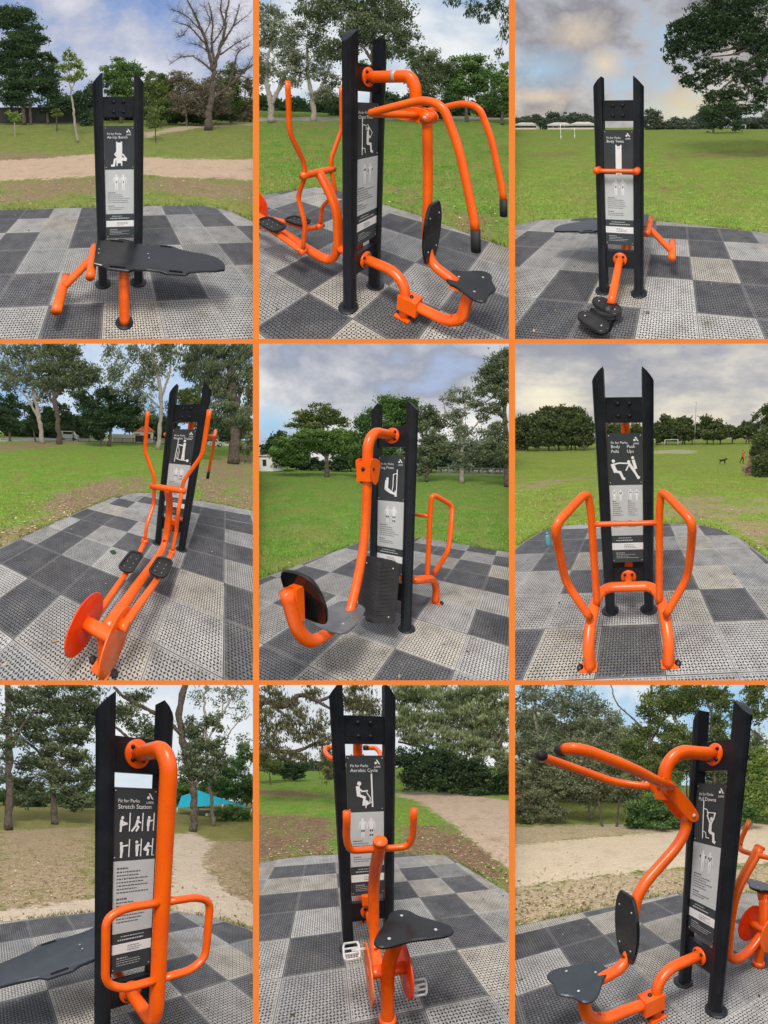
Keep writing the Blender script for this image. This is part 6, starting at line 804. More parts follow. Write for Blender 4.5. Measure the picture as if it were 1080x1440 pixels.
class Station:
    def __init__(self, c, name, label):
        self.st = ST[c]
        self.root = root(name, self.st, (0, 0, 0), label, 'exercise station', 'orange and black outdoor exercise stations')
        self.flip = False

    def part(self, name, mat, mb, parent=None, smooth=True, label=None):
        V = np.array(mb.v, float)
        if self.flip: V = V * np.array([-1, -1, 1])
        if V.size == 0: return None
        return emit(name, V, mb.f, mat, self.st, parent or self.root, smooth, label=label)

    # --- helpers
    def pipe(self, name, pts, r, mat=ORANGE, rad=.07, parent=None, label=None):
        return self.part(name, mat, MB().tube(bend(pts, rad), r), parent, label=label)

    def flange(self, x, y, z, out=-1, r=.068, mat=ORANGE, ang=45):
        d = np.array([0, out, 0.0])
        o = self.part('mounting_flange', mat, MB().tube([(x, y, z), (x, y + out * .004, z), (x, y + out * .010, z), (x, y + out * .014, z)], [r, r, r, r - .004], 28))
        for k in range(4):
            a = R(ang + 90 * k)
            c = (x + .045 * math.cos(a), y + out * .012, z + .045 * math.sin(a))
            self.part('bolt', POST, MB().dome(c, d, .0135, .016), o)
        return o

    def frame(self, front=True):
        for s in (-1, 1):
            V, F = [], []
            zs = list(np.linspace(0, 1, 15))
            n = len(PROFILE)
            for z in zs:
                for px, py in PROFILE: V.append((s * (AI + px), py, z * (HH - .085 * (px / WD) ** 1.15)))
            for i in range(len(zs) - 1):
                for k in range(n): F.append((i * n + k, i * n + (k + 1) % n, (i + 1) * n + (k + 1) % n, (i + 1) * n + k))
            F += [tuple((len(zs) - 1) * n + k for k in range(n))]
            post = self.part('post', POST, MB().add(V, F), smooth=False)
            self.part('foot_plate', POST, MB().tube([(s * (AI + .042), 0, .002), (s * (AI + .042), 0, .008), (s * (AI + .042), 0, .016)], [.082, .082, .072], 22), post)
        for z0, z1 in ((1.673, 1.851), (.270, .440)):
            self.part('mounting_plate', POST, MB().box(-AI + .002, AI - .002, -.022, .022, z0, z1, 2), smooth=False)

    def plate_bolts(self, z, y=-.022, out=-1):
        for sx in (-1, 1):
            for sz in (-1, 1):
                self.part('bolt', POST, MB().dome((sx * .043, y, z + sz * .043), (0, out, 0), .0165, .018))

    def sign(self, title, strokes, muscle, two=False):
        board = self.part('sign_board', SIGND, MB().box(-.1345, .1345, YP, YP + .010, ZB, ZT, 8), smooth=False)
        y = YP - .0022
        q = lambda x0, x1, z0, z1, yy=y, n=4: MB().box(x0, x1, yy, yy + .002, z0, z1, n)
        self.part('info_sheet', SIGNG, q(-.1325, .1325, ZN, ZM), board, False)
        self.part('notice_strip', SIGNW, q(-.1325, .1325, .632, .694), board, False)
        # heading
        def put(txt, x, z, size):
            V, F = text_mesh(txt, size)
            if len(V): self.part('lettering', SIGNW, MB().add([(x + q_[0], YP - .003, z + q_[1]) for q_ in V], F), board, False)
        put('Fit for Parks', -.108, ZT - .078, .026)
        for k, ln in enumerate(title): put(ln[0], ln[1], ZT - ln[2], .034)
        # a small slanted mark with a dot over the maker's word
        mb = MB(); lx, lz = .083, ZT - .050
        mb.add([(lx + .002, YP - .003, lz + .022), (lx - .008, YP - .003, lz + .022), (lx + .014, YP - .003, lz - .010), (lx + .024, YP - .003, lz - .010)], [(0, 1, 2, 3)])
        mb.add([(lx - .008 + .009 * math.cos(g), YP - .003, lz - .001 + .009 * math.sin(g)) for g in np.linspace(0, 6.283, 14, endpoint=False)], [tuple(range(14))])
        self.part('emblem', SIGNW, mb, board, False)
        put('LARK', lx - .020, lz - .034, .020)
        # pictogram
        mb = MB()
        u = lambda a: -.1325 + .265 * a
        v = lambda b: ZM + (ZT - ZM) * b
        yy = YP - .003
        for st in strokes:
            w = st[0]; P = np.array([(u(a), v(b)) for a, b in st[1]])
            if len(P) == 1:
                mb.add([(P[0][0] + w * math.cos(a), yy, P[0][1] + w * math.sin(a)) for a in np.linspace(0, 6.283, 14, endpoint=False)], [tuple(range(14))])
                continue
            for k in range(len(P) - 1):
                d = P[k + 1] - P[k]; L = np.linalg.norm(d); d = d / (L + 1e-9); nn = np.array([-d[1], d[0]])
                e = d * w * .35
                c4 = [P[k] - e + nn * w / 2, P[k + 1] + e + nn * w / 2, P[k + 1] + e - nn * w / 2, P[k] - e - nn * w / 2]
                dy = -.0003 * k
                mb.add([(p[0], yy + dy, p[1]) for p in c4], [(0, 1, 2, 3)])
        self.part('pictogram', SIGNW, mb, board, False)
        # two little muscle figures
        xs = (-.03, .035) if not two else (-.095, -.045, .035, .085)
        hz = ZM - .045 if not two else ZM - .03
        sc = 1.0 if not two else .62
        if title[0][0].startswith('Stretch'): xs = ()
        for n_, x in enumerate(xs):
            z = hz - .012; wb, kb = MB(), MB()
            wb.add([(x + .010 * sc * math.cos(g), yy, z + .012 * sc * math.sin(g)) for g in np.linspace(0, 6.283, 12, endpoint=False)], [tuple(range(12))])
            for pts in ([(-.020, -.011), (.020, -.011), (.013, -.075), (-.013, -.075)], [(-.014, -.075), (-.002, -.075), (-.004, -.140), (-.011, -.140)], [(.002, -.075), (.014, -.075), (.011, -.140), (.004, -.140)],
                        [(-.020, -.012), (-.028, -.07), (-.033, -.07), (-.028, -.02)], [(.020, -.012), (.028, -.07), (.033, -.07), (.028, -.02)]):
                wb.add([(x + sc * p, yy, z + sc * q_) for p, q_ in pts], [(0, 1, 2, 3)])
            for (ma, mb_) in muscle[n_ % len(muscle)]:
                kb.add([(x + sc * (ma + .006 * math.cos(g)), yy - .001, z + sc * (mb_ + .010 * math.sin(g))) for g in np.linspace(0, 6.283, 10, endpoint=False)], [tuple(range(10))])
            self.part('body_figure', SIGNW, wb, board, False); self.part('muscle_pattern', INK, kb, board, False)
        # small print: rows of short dashes standing for unreadable lines
        rr = random.Random(title[0][0])
        def rows(mat, x0, x1, z, n, dz, h, head=False):
            m = MB()
            for k in range(n):
                x = x0; end = x0 + (x1 - x0) * rr.uniform(.55, 1.0) if not (k == 0 and head) else x0 + (x1 - x0) * .35
                hh = h * (1.5 if k == 0 and head else 1)
                while x < end:
                    w = rr.uniform(.006, .020)
                    m.add([(x, yy - .0006, z), (min(x + w, end), yy - .0006, z), (min(x + w, end), yy - .0006, z + hh), (x, yy - .0006, z + hh)], [(0, 1, 2, 3)])
                    x += w + .004
                z -= dz
            self.part('lettering', mat, m, board, False)
        if two:
            for x0 in (-.112, .012): rows(INK, x0, x0 + .085, ZM - .135, 8, .017, .005, True); rows(INK, x0, x0 + .085, ZM - .305, 4, .017, .005, True)
        elif title[0][0].startswith('Stretch'):
            rows(INK, -.108, .10, ZM - .045, 8, .020, .006, True); rows(INK, -.108, .08, ZM - .225, 8, .020, .006, True)
        else:
            rows(INK, -.108, .10, ZM - .225, 6, .019, .005, True); rows(INK, -.108, .06, ZM - .355, 3, .017, .005, True)
        rows(SIGNG, -.075, .085, .738, 1, .02, .006); rows(SIGNG, -.095, .105, .715, 1, .02, .009)
        rows(SIGNG, -.10, .105, .600, 4, .015, .004, True)
        rows(INK, -.03, .08, .675, 3, .014, .004)
        for sx in (-1, 1):
            for z in (ZT - .018, ZM + .022, ZB + .02):
                self.part('screw', STEEL, MB().dome((sx * .122, YP - .001, z), (0, -1, 0), .0045, .003, 8), board)


def pt(l):  # pairs
    return l


# --- machines, all given for a visitor standing at -y; flip turns one to the other side of the posts
def screw_heads(S, pts, nrm, parent, r=.010):
    r = r * .72
    for p in pts: S.part('screw', STEEL, MB().dome(p, nrm, r, .004, 10), parent)


def sit_up_bench(S, dy=0.0, rollers=True, slope=None):
    # board: its own plane, foot end at -x higher
    a0, a1 = (-.215, .592), (.86, .437)
    O = np.array([0, -.415 + dy, 0])
    L = a1[0] - a0[0]
    A = np.array([L, 0, a1[1] - a0[1]]); A /= np.linalg.norm(A); B = np.array([0, 1.0, 0])
    O0 = np.array([a0[0], -.415 + dy, a0[1]])
    half = [(0, .17), (.06, .185), (.10, .215), (.26, .222), (.31, .195), (.40, .185), (.50, .190), (.55, .212), (.70, .205), (.745, .165), (.86, .135), (.98, .115), (1.06, .085), (1.088, .03)]
    out = [(x, -y) for x, y in half] + [(x, y) for x, y in half[::-1]]
    slot = lambda x, y, w: [(x + w * c, y + .013 * s) for c, s in ((-1, -1), (1, -1), (1.1, 0), (1, 1), (-1, 1), (-1.1, 0))]
    holes = [slot(.18, sy * .192, .055) for sy in (-1, 1)] + [slot(.625, sy * .182, .050) for sy in (-1, 1)]
    b = S.part('bench_board', GLOSSBLACK if rollers else BLUESEAT, MB().plate(out, holes, O0, A, B, .022, .005), smooth=False)
    up = np.cross(A, B)
    screw_heads(S, [O0 + A * x + B * y + up * .022 for x in (.03, .44) for y in (-.03, .03)], up, b, .008)
    y = -.495 + dy
    S.pipe('support_leg', [(.017, y, .0), (.017, y, .30), (.017, y + .03, .545)], .043)
    S.part('foot_plate', POST, MB().tube([(.017, y, .002), (.017, y, .012)], [.075, .07], 22))
    S.pipe('support_tube', [(0, -.03, .36), (0, -.15, .36), (.01, y + .05, .40)], .035)
    S.part('support_rail', ORANGE, MB().box(-.05, .09, y - .02, y + .20, .50, .535), smooth=False)
    if rollers:
        yc = -.38 + dy
        S.pipe('foot_arm', [(-.225, yc, .545), (-.36, yc, .405), (-.492, yc, .270)], .034, mat=ORANGE2)
        S.pipe('foot_roller', [(-.235, yc - .255, .535), (-.235, yc + .17, .535)], .036, mat=ORANGE2)
        S.pipe('foot_roller', [(-.495, yc - .255, .265), (-.495, yc + .14, .265)], .041, mat=ORANGE2)


def body_twister(S):
    S.flange(0, -.022, .365)
    S.pipe('foot_tube', [(0, -.03, .368), (0, -.07, .36), (-.005, -.385, .155)], .037, mat=ORANGE)
    S.part('pivot_collar', POST, MB().rod((-.02, -.40, .02), (-.02, -.40, .165), .058, .045))
    d = np.array([.885, -.465]); e = np.array([.465, .885])
    pl = [(-.06, -.365), (-.10, -.545)]
    # one rubber platform with two sole shaped pads joined at the waist
    def sole(c, L, W, n=26):
        o = []
        for k in range(n):
            a = 2 * math.pi * k / n; t = math.cos(a); w = W * (1 + .22 * t * t - .14 * (1 - abs(t)))
            o.append((c[0] + d[0] * L * t + e[0] * w * math.sin(a), c[1] + d[1] * L * t + e[1] * w * math.sin(a)))
        return o
    base = S.part('twist_platform', RUBBER2, MB().plate(blob([(-.16, -.41), (-.05, -.44), (.03, -.47), (.05, -.50), (-.02, -.505), (-.10, -.475), (-.17, -.45)], 6), [], (0, 0, .105), (1, 0, 0), (0, 1, 0), .02))
    for c in ((-.045, -.375), (-.105, -.560)):
        f = S.part('foot_pad', RUBBER2, MB().plate(sole(c, .155, .068), [], (0, 0, .112), (1, 0, 0), (0, 1, 0), .024, .006), base, smooth=False)
        S.part('pad_rim', RUBBER, MB().tube([(p[0], p[1], .136) for p in sole(c, .148, .062)] + [(sole(c, .148, .062)[0][0], sole(c, .148, .062)[0][1], .136)], .006, 8), f)
        screw_heads(S, [(c[0] + d[0] * .09 * s, c[1] + d[1] * .09 * s, .137) for s in (-1, 1)], (0, 0, 1), f, .009)
    S.part('turntable', POST, MB().rod((-.06, -.46, .004), (-.06, -.46, .104), .085, .07, 24))
    bar = S.pipe('grab_bar', [(-.178, -.115, 1.24), (.192, -.115, 1.245)], .019, mat=ORANGE)
    for s in (-1, 1):
        S.pipe('bar_bracket', [(s * .176, -.045, 1.243), (s * .176, -.142, 1.243)], .031, parent=bar)


def seat_plate(S, c, tilt=0.0, mat=RUBBER, rot=0.0, size=1.0):
    pts = [(-.15, -.10), (-.075, -.115), (0, -.145), (.075, -.115), (.15, -.10), (.165, -.04), (.10, .07), (.085, .12), (.05, .15), (-.05, .15), (-.085, .12), (-.10, .07), (-.165, -.04)]
    c_, s_ = math.cos(rot), math.sin(rot)
    pts = [(size * (x * c_ - y * s_), size * (x * s_ + y * c_)) for x, y in pts]
    A = np.array([1, 0, 0.0]); B = np.array([0, math.cos(tilt), math.sin(tilt)])
    o = S.part('seat', mat, MB().plate(blob(pts, 4), [], c, A, B, .020, .006), smooth=False)
    n = np.cross(A, B)
    screw_heads(S, [np.asarray(c) + A * x * size + B * y * size + n * .02 for x, y in ((-.09, -.045), (.09, -.045), (0, .085))], n, o, .011)
    return o


def back_pad(S, c, w=.13, h=.21, mat=RUBBER, lean=0.0):
    pts = [(-w * .62, h), (-w * .2, h * 1.06), (w * .2, h * 1.06), (w * .62, h), (w, h * .45), (w, -h * .35), (w * .62, -h), (w * .2, -h * 1.04), (-w * .2, -h * 1.04), (-w * .62, -h), (-w, -h * .35), (-w, h * .45)]
    A = np.array([1, 0, 0.0]); B = np.array([0, math.sin(lean), math.cos(lean)])
    o = S.part('backrest', mat, MB().plate(blob(pts, 3), [], c, A, B, .020, .006), smooth=False)
    n = np.cross(A, B)
    screw_heads(S, [np.asarray(c) + A * x + B * y + n * .02 for x, y in ((-w * .55, h * .6), (w * .55, h * .6), (-w * .5, -h * .6), (w * .5, -h * .6))], n, o, .009)
    return o


def press_base(S):
    """Foot tube, hinge collar and the curved tube that carries a seat."""
    S.flange(0, -.022, .352)
    S.pipe('foot_tube', [(0, -.03, .355), (0, -.30, .352), (0, -.405, .27), (0, -.41, .0)], .040, rad=.13)
    col_ = S.part('hinge_collar', ORANGE, MB().box(-.052, .052, -.53, -.372, .085, .20), smooth=False)
    S.part('bolt', POST, MB().dome((0.0, -.465, .198), (0, 0, 1), .016, .02), col_)
    S.part('floor_plate', ORANGE, MB().box(-.05, .05, -.475, -.345, .004, .016), smooth=False)
    for sx in (-1, 1): S.part('bolt', POST, MB().dome((sx * .0, -.41 + sx * .055, .016), (0, 0, 1), .015, .02))


def chest_press(S):
    S.flange(0, -.022, 1.770)
    S.pipe('upper_tube', [(0, -.03, 1.770), (0, -.36, 1.765), (0, -.405, 1.70), (0, -.42, 1.55)], .040, rad=.12)
    S.part('label_band', STEEL, MB().tube([(0, -.235, 1.7685), (0, -.262, 1.7682)], .0412, 18))
    S.pipe('swing_tube', [(0, -.50, 1.515), (0, -.535, 1.1), (0, -.555, .66), (0, -.60, .525), (0, -.79, .455)], .034, rad=.10)
    hub = S.part('pivot_block', ORANGE, MB().plate(blob([(-.30, 1.50), (-.30, 1.545), (-.42, 1.575), (-.52, 1.555), (-.555, 1.51), (-.52, 1.475), (-.42, 1.485)], 4), [], (.045, 0, 0), (0, 1, 0), (0, 0, 1), .012), smooth=False)
    S.part('pivot_cheek', ORANGE, MB().plate(blob([(-.30, 1.50), (-.30, 1.545), (-.42, 1.575), (-.52, 1.555), (-.555, 1.51), (-.52, 1.475), (-.42, 1.485)], 4), [], (-.057, 0, 0), (0, 1, 0), (0, 0, 1), .012), hub, smooth=False)
    S.part('pivot_pin', ORANGE, MB().rod((-.065, -.515, 1.512), (.065, -.515, 1.512), .036), hub)
    for yy, zz in ((-.515, 1.512), (-.43, 1.53)):
        for s in (-1, 1): S.part('bolt', STEEL, MB().dome((s * .060, yy, zz), (s, 0, 0), .013, .012), hub)
    for s in (-1, 1):
        h = S.pipe('press_arm', [(s * .055, -.46, 1.528), (s * .20, -.37, 1.528), (s * .315, -.275, 1.53), (s * .315, -.35, 1.548), (s * .30, -.62, 1.612), (s * .30, -.73, 1.585), (s * .30, -.83, 1.385), (s * .30, -.93, 1.075), (s * .30, -.952, .985)], .0225, rad=.075)
        S.pipe('grip', [(s * .30, -.951, .99), (s * .30, -.966, .875)], .0245, mat=RUBBER2, parent=h)
    press_base(S)
    S.pipe('seat_tube', [(0, -.47, .142), (0, -.60, .142), (0, -.74, .138), (0, -.845, .20), (0, -.875, .44)], .038, rad=.14)
    S.part('seat_bracket', ORANGE, MB().box(-.07, .07, -.93, -.76, .448, .463), smooth=False)
    seat_plate(S, (.035, -.875, .463), 0, RUBBER, R(8), 1.02)
    back_pad(S, (0, -.580, .760), .125, .20)


def rhythm_trainer(S):
    S.flange(0, -.022, .352)
    S.pipe('link_tube', [(0, -.03, .352), (0, -.29, .352)], .036)
    S.part('link_bracket', ORANGE, MB().box(-.06, .06, -.11, -.05, .40, .47), smooth=False)
    S.pipe('main_tube', [(0, -.505, 1.0), (0, -.40, .88), (0, -.285, .70), (0, -.285, .33), (0, -.37, .19), (0, -.56, .185), (0, -1.30, .30), (0, -1.70, .362)], .042, rad=.13)
    S.pipe('cross_bar', [(-.185, -.505, 1.0), (.185, -.505, 1.0)], .032)
    for s, low in ((-1, [(-.15, -.50, .98), (-.15, -.455, .78), (-.15, -.645, .60), (-.15, -.672, .41)]), (1, [(.15, -.51, .98), (.158, -.60, .80), (.155, -.52, .56), (.15, -.57, .30)])):
        h = S.pipe('handle_lever', [(s * .28, -.50, 1.735), (s * .285, -.50, 1.36), (s * .15, -.505, 1.10), (s * .15, -.505, 1.0)] + low, .0205, rad=.06)
        S.pipe('lever_hub', [(s * .118, -.505, 1.0), (s * .19, -.505, 1.0)], .028, parent=h)
        e = low[-1]
        S.pipe('lever_joint', [(e[0] - .035, e[1], e[2] - .01), (e[0] + .035, e[1], e[2] - .01)], .030, parent=h)
        pin = (-.165, -1.66, .235) if s < 0 else (.125, -1.70, .47)
        bar = S.pipe('pedal_bar', [(e[0], e[1] - .01, e[2] - .02), (e[0], -.86, .315 if s < 0 else .33), (e[0], -1.18, .295 if s < 0 else .372), pin], .026, rad=.05)
        pc = np.array([-.15, -1.02, .345]) if s < 0 else np.array([.15, -1.03, .405])
        ax = np.array([0, 1, .05 if s < 0 else -.10]); ax /= np.linalg.norm(ax)
        ped = S.part('pedal', RUBBER2, MB().plate(rrect(.145, .30, .05), [], pc, (1, 0, 0), ax, .018, .004), smooth=False)
        rim = [pc + np.array([1, 0, 0]) * x + ax * y + np.array([0, 0, .024]) for x, y in rrect(.140, .295, .05)]
        S.part('pedal_rim', RUBBER2, MB().tube(rim + [rim[0]], .012, 8), ped)
        screw_heads(S, [pc + np.array([x, 0, 0]) + ax * y + np.array([0, 0, .019]) for x in (-.03, .03) for y in (-.09, -.02, .05)], (0, 0, 1), ped, .006)
        x = -.135 if s < 0 else .095
        S.part('crank_disc', REDOR if s < 0 else ORANGE, MB().tube([(x - .005, -1.73, .362), (x - .004, -1.73, .362), (x + .004, -1.73, .362), (x + .005, -1.73, .362)], [.188, .192, .192, .188], 40), label='glossy red crank disc' if s < 0 else 'orange crank disc with a scuffed face')
        S.pipe('crank_pin', [(x, pin[1], pin[2]), (pin[0] + s * .025, pin[1], pin[2])], .032)
    S.pipe('hub_axle', [(-.135, -1.73, .362), (.095, -1.73, .362)], .042)
    S.pipe('hub_leg', [(-.01, -1.72, .36), (-.01, -1.72, .0)], .042)
    S.part('floor_plate', ORANGE2, MB().box(-.075, .055, -1.79, -1.65, .004, .016), smooth=False)
    for dx in (-.10, .08): S.part('bolt', RUBBER2, MB().dome((dx, -1.73, .010), (0, 0, 1), .026, .03))


def leg_press(S):
    S.flange(0, -.022, 1.770)
    S.pipe('upper_tube', [(0, -.03, 1.772), (0, -.33, 1.768), (0, -.432, 1.68), (0, -.436, 1.46)], .041, rad=.14)
    k = S.part('hinge_block', ORANGE, MB().box(-.058, .058, -.495, -.365, 1.395, 1.545), smooth=False)
    for s in (-1, 1):
        S.part('bolt', POST, MB().dome((s * .058, -.455, 1.485), (s, 0, 0), .016, .014), k)
        S.part('hinge_cheek', ORANGE, MB().plate(blob([(-.50, 1.55), (-.36, 1.55), (-.365, 1.44), (-.40, 1.375), (-.44, 1.375), (-.47, 1.42)], 3), [], (s * .06 - .005, 0, 0), (0, 1, 0), (0, 0, 1), .010), k, smooth=False)
    S.part('bolt', POST, MB().dome((0, -.495, 1.485), (0, -1, 0), .016, .014), k)
    S.pipe('swing_tube', [(0, -.436, 1.43), (0, -.448, 1.15), (0, -.475, .92), (0, -.56, .66), (0, -.66, .455), (0, -.74, .425)], .036, rad=.12)
    S.pipe('seat_rail', [(0, -.70, .43), (0, -.93, .43), (0, -1.07, .46), (0, -1.17, .60), (0, -1.235, .86)], .038, rad=.14)
    pts = [(-.14, -.16), (-.05, -.19), (.05, -.19), (.14, -.16), (.155, -.08), (.13, .08), (.10, .15), (.03, .175), (-.03, .175), (-.10, .15), (-.13, .08), (-.155, -.08)]
    c = np.array([-.01, -.75, .462])
    o = S.part('seat', GREYSEAT, MB().plate(blob(pts, 4), [], c, (1, 0, 0), (0, 1, 0), .018, .005), smooth=False)
    screw_heads(S, [c + np.array([x, y, .018]) for x, y in ((.08, -.09), (.0, .11), (-.08, -.09))], (0, 0, 1), o, .012)
    A = np.array([1, 0, 0.0]); B = np.array([0, -.36, .93]); B /= np.linalg.norm(B)
    pts = [(-.105, .17), (-.04, .192), (.04, .192), (.105, .17), (.142, .09), (.145, -.05), (.105, -.165), (.04, -.19), (-.04, -.19), (-.105, -.165), (-.145, -.05), (-.142, .09)]
    S.part('backrest', RUBBER, MB().plate(blob(pts, 4), [], np.array([0, -1.115, .76]), -A, B, .022, .006), smooth=False)
    S.part('backrest_bracket', ORANGE, MB().box(-.035, .035, -1.20, -1.145, .66, .86), smooth=False)
    # ribbed foot board leaning on the posts
    O = np.array([0, -.235, .435]); B = np.array([0, .16, .987])
    out = blob([(-.165, .27), (-.05, .285), (.05, .285), (.165, .27), (.185, .20), (.185, -.17), (.165, -.235), (.07, -.25), (.03, -.275), (-.03, -.275), (-.07, -.25), (-.165, -.235), (-.185, -.17), (-.185, .20)], 3)
    fb = S.part('foot_board', RUBBER2, MB().plate(out, [], O, (1, 0, 0), B, .020, .005), smooth=False)
    N = np.cross(np.array([1, 0, 0.0]), B)
    mb = MB()
    for k_ in range(13):
        v0 = -.21 + k_ * .034
        for sx in (-1, 1):
            P = [O + np.array([sx * x, 0, 0]) + B * (v0 + dv) + N * .020 for x, dv in ((.015, 0), (.15, .045))]
            mb.rod(P[0], P[1], .0018, seg=6)
    S.part('tread_rib', RUBBER2, mb, fb)
    screw_heads(S, [O + np.array([x, 0, 0]) + B * y + N * .02 for x, y in ((-.13, .22), (.13, .22), (-.13, -.19), (.13, -.19))], N, fb, .010)
    S.pipe('foot_board_arm', [(0, -.03, .36), (0, -.215, .38)], .040)


def push_up_frame(S):
    S.flange(0, -.022, .365)
    S.pipe('stub_tube', [(0, -.03, .365), (0, -.12, .375), (0, -.215, .388)], .036)
    S.pipe('base_tube', [(-.272, -.600, .0), (-.280, -.595, .20), (-.262, -.46, .335), (-.235, -.30, .385), (-.17, -.215, .392), (.17, -.215, .392), (.235, -.30, .385), (.262, -.46, .335), (.280, -.595, .20), (.272, -.600, .0)], .041, rad=.13)
    for s in (-1, 1):
        S.part('floor_plate', ORANGE2, MB().box(s * .285 - .06, s * .285 + .06, -.635, -.565, .004, .014), smooth=False)
        S.part('bolt', POST, MB().dome((s * .345, -.60, .010), (0, 0, 1), .024, .028))
        S.pipe('push_handle', [(s * .232, -.40, .36), (s * .228, -.415, .80), (s * .226, -.42, 1.10), (s * .236, -.425, 1.215), (s * .262, -.47, 1.215), (s * .385, -.68, 1.10), (s * .405, -.60, .92), (s * .408, -.53, .68), (s * .385, -.52, .60), (s * .262, -.53, .36)], .0265, rad=.07)
    S.pipe('cross_bar', [(-.228, -.42, 1.008), (.228, -.42, 1.008)], .0185)


def stretch_frame(S):
    S.flange(0, -.022, 1.770, r=.075)
    S.pipe('main_tube', [(0, -.03, 1.770), (0, -.27, 1.765), (0, -.335, 1.69), (0, -.335, .46), (0, -.30, .36), (0, -.03, .355)], .041, rad=.11)
    S.flange(0, -.022, .355, r=.075)
    for s in (-1, 1):
        S.pipe('side_loop', [(s * .02, -.345, 1.055), (s * .20, -.345, 1.055), (s * .292, -.345, 1.02), (s * .292, -.345, .70), (s * .20, -.345, .645), (s * .02, -.345, .645)], .0205, rad=.09)


def exercise_cycle(S):
    S.flange(0, -.022, .355)
    S.pipe('link_tube', [(0, -.03, .355), (0, -.285, .34)], .036)
    S.part('link_bracket', ORANGE, MB().box(-.06, .06, -.10, -.045, .455, .53), smooth=False)
    S.pipe('main_tube', [(0, -.545, 1.115), (0, -.50, 1.04), (0, -.315, .80), (0, -.283, .57), (0, -.292, .27), (0, -.39, .165), (0, -.56, .185), (0, -.74, .32)], .040, rad=.12)
    S.part('tube_cap', ORANGE2, MB().rod((0, -.548, 1.112), (0, -.556, 1.124), .044, .040))
    S.pipe('handlebar', [(-.185, -.62, 1.305), (-.190, -.56, 1.14), (-.17, -.53, 1.065), (-.06, -.515, 1.06), (.06, -.515, 1.06), (.17, -.53, 1.065), (.190, -.56, 1.14), (.170, -.62, 1.305)], .0205, rad=.05)
    S.pipe('seat_post', [(.0, -.735, .0), (.0, -.735, .42), (.05, -.768, .65)], .042, rad=.06)
    S.part('foot_collar', ORANGE2, MB().rod((0, -.735, .002), (0, -.735, .045), .060, .052))
    S.pipe('hub_axle', [(-.115, -.715, .375), (.115, -.715, .375)], .036)
    for s in (-1, 1):
        x = s * .108
        d = S.part('crank_disc', REDOR if s > 0 else ORANGE2, MB().tube([(x - .005, -.715, .375), (x - .004, -.715, .375), (x + .004, -.715, .375), (x + .005, -.715, .375)], [.166, .170, .170, .166], 40))
        pc = np.array([-.195, -.64, .485]) if s < 0 else np.array([.195, -.745, .235])
        S.part('pedal_axle', STEEL, MB().rod((x, pc[1], pc[2]), pc, .010), d)
        mb = MB()
        e = np.array([0, .80, .60]) if s < 0 else np.array([0, .35, .93])
        for dx in (-.046, .046): mb.tube(bend([pc + np.array([dx * .8, 0, 0]) - e * .046, pc + np.array([dx, 0, 0]) - e * .03, pc + np.array([dx, 0, 0]) + e * .03, pc + np.array([dx * .8, 0, 0]) + e * .046], .02), .007, 8)
        for k in (-.046, -.014, .014, .046): mb.rod(pc + np.array([-.042, 0, 0]) + e * k, pc + np.array([.042, 0, 0]) + e * k, .0065, seg=8)
        S.part('pedal', PEDAL, mb, label='white cage pedal')
    pts = [(0, .170), (.055, .148), (.095, .085), (.185, .0), (.232, -.055), (.225, -.105), (.16, -.13), (0, -.125), (-.12, -.145), (-.17, -.135), (-.187, -.09), (-.15, -.015), (-.085, .085), (-.055, .148)]
    c = np.array([.085, -.80, .70])
    o = S.part('saddle', RUBBER, MB().plate(blob(pts, 4), [], c, (1, .0, .0), (0, .87, .06), .022, .007), smooth=False)
    n = np.array([0, -.07, .998])
    screw_heads(S, [c + np.array([x, y * .87, y * .06]) + n * .022 for x, y in ((0, .10), (.14, -.07), (-.11, -.09))], n, o, .013)
    S.part('saddle_bracket', ORANGE, MB().rod((.045, -.762, .61), (.065, -.785, .672), .045, .06))


def pull_down(S):
    S.flange(0, -.022, 1.772)
    S.pipe('upper_tube', [(0, -.03, 1.773), (0, -.31, 1.770), (0, -.405, 1.69), (0, -.412, 1.56)], .040, rad=.13)
    k = None
    out = blob([(-.205, 1.365), (-.175, 1.40), (-.24, 1.48), (-.36, 1.575), (-.44, 1.625), (-.475, 1.60), (-.46, 1.55), (-.38, 1.49), (-.27, 1.39)], 4)
    for s in (-1, 1):
        p = S.part('pivot_cheek', ORANGE, MB().plate(out, [], (s * .052 - .006, 0, 0), (0, 1, 0), (0, 0, 1), .012), smooth=False)
        S.part('bolt', STEEL, MB().dome((s * .060, -.222, 1.405), (s, 0, 0), .013, .012), p)
        S.part('bolt', STEEL, MB().dome((s * .060, -.41, 1.57), (s, 0, 0), .013, .012), p)
    S.part('pivot_block', ORANGE, MB().box(-.045, .045, -.44, -.36, 1.50, 1.60), smooth=False)
    S.pipe('swing_tube', [(0, -.222, 1.43), (0, -.225, 1.30), (0, -.30, 1.20), (0, -.52, 1.02), (0, -.595, .91), (0, -.612, .60), (0, -.68, .49), (0, -.86, .462)], .036, rad=.12)
    for s in (-1, 1):
        h = S.pipe('pull_arm', [(s * .05, -.40, 1.575), (s * .13, -.47, 1.572), (s * .235, -.60, 1.59), (s * .275, -.80, 1.655), (s * .265, -.98, 1.705), (s * .245, -1.035, 1.712), (s * .19, -1.045, 1.712)], .0235, rad=.10)
        S.pipe('grip', [(s * .192, -1.045, 1.712), (s * .135, -1.047, 1.712)], .0255, mat=RUBBER2, parent=h)
    press_base(S)
    S.pipe('seat_tube', [(0, -.47, .142), (0, -.62, .165), (0, -.80, .172), (0, -.915, .235), (0, -.945, .47)], .038, rad=.14)
    seat_plate(S, (-.03, -.935, .482), 0, BLUESEAT, R(20), 1.10)
    back_pad(S, (0, -.640, .755), .130, .205)


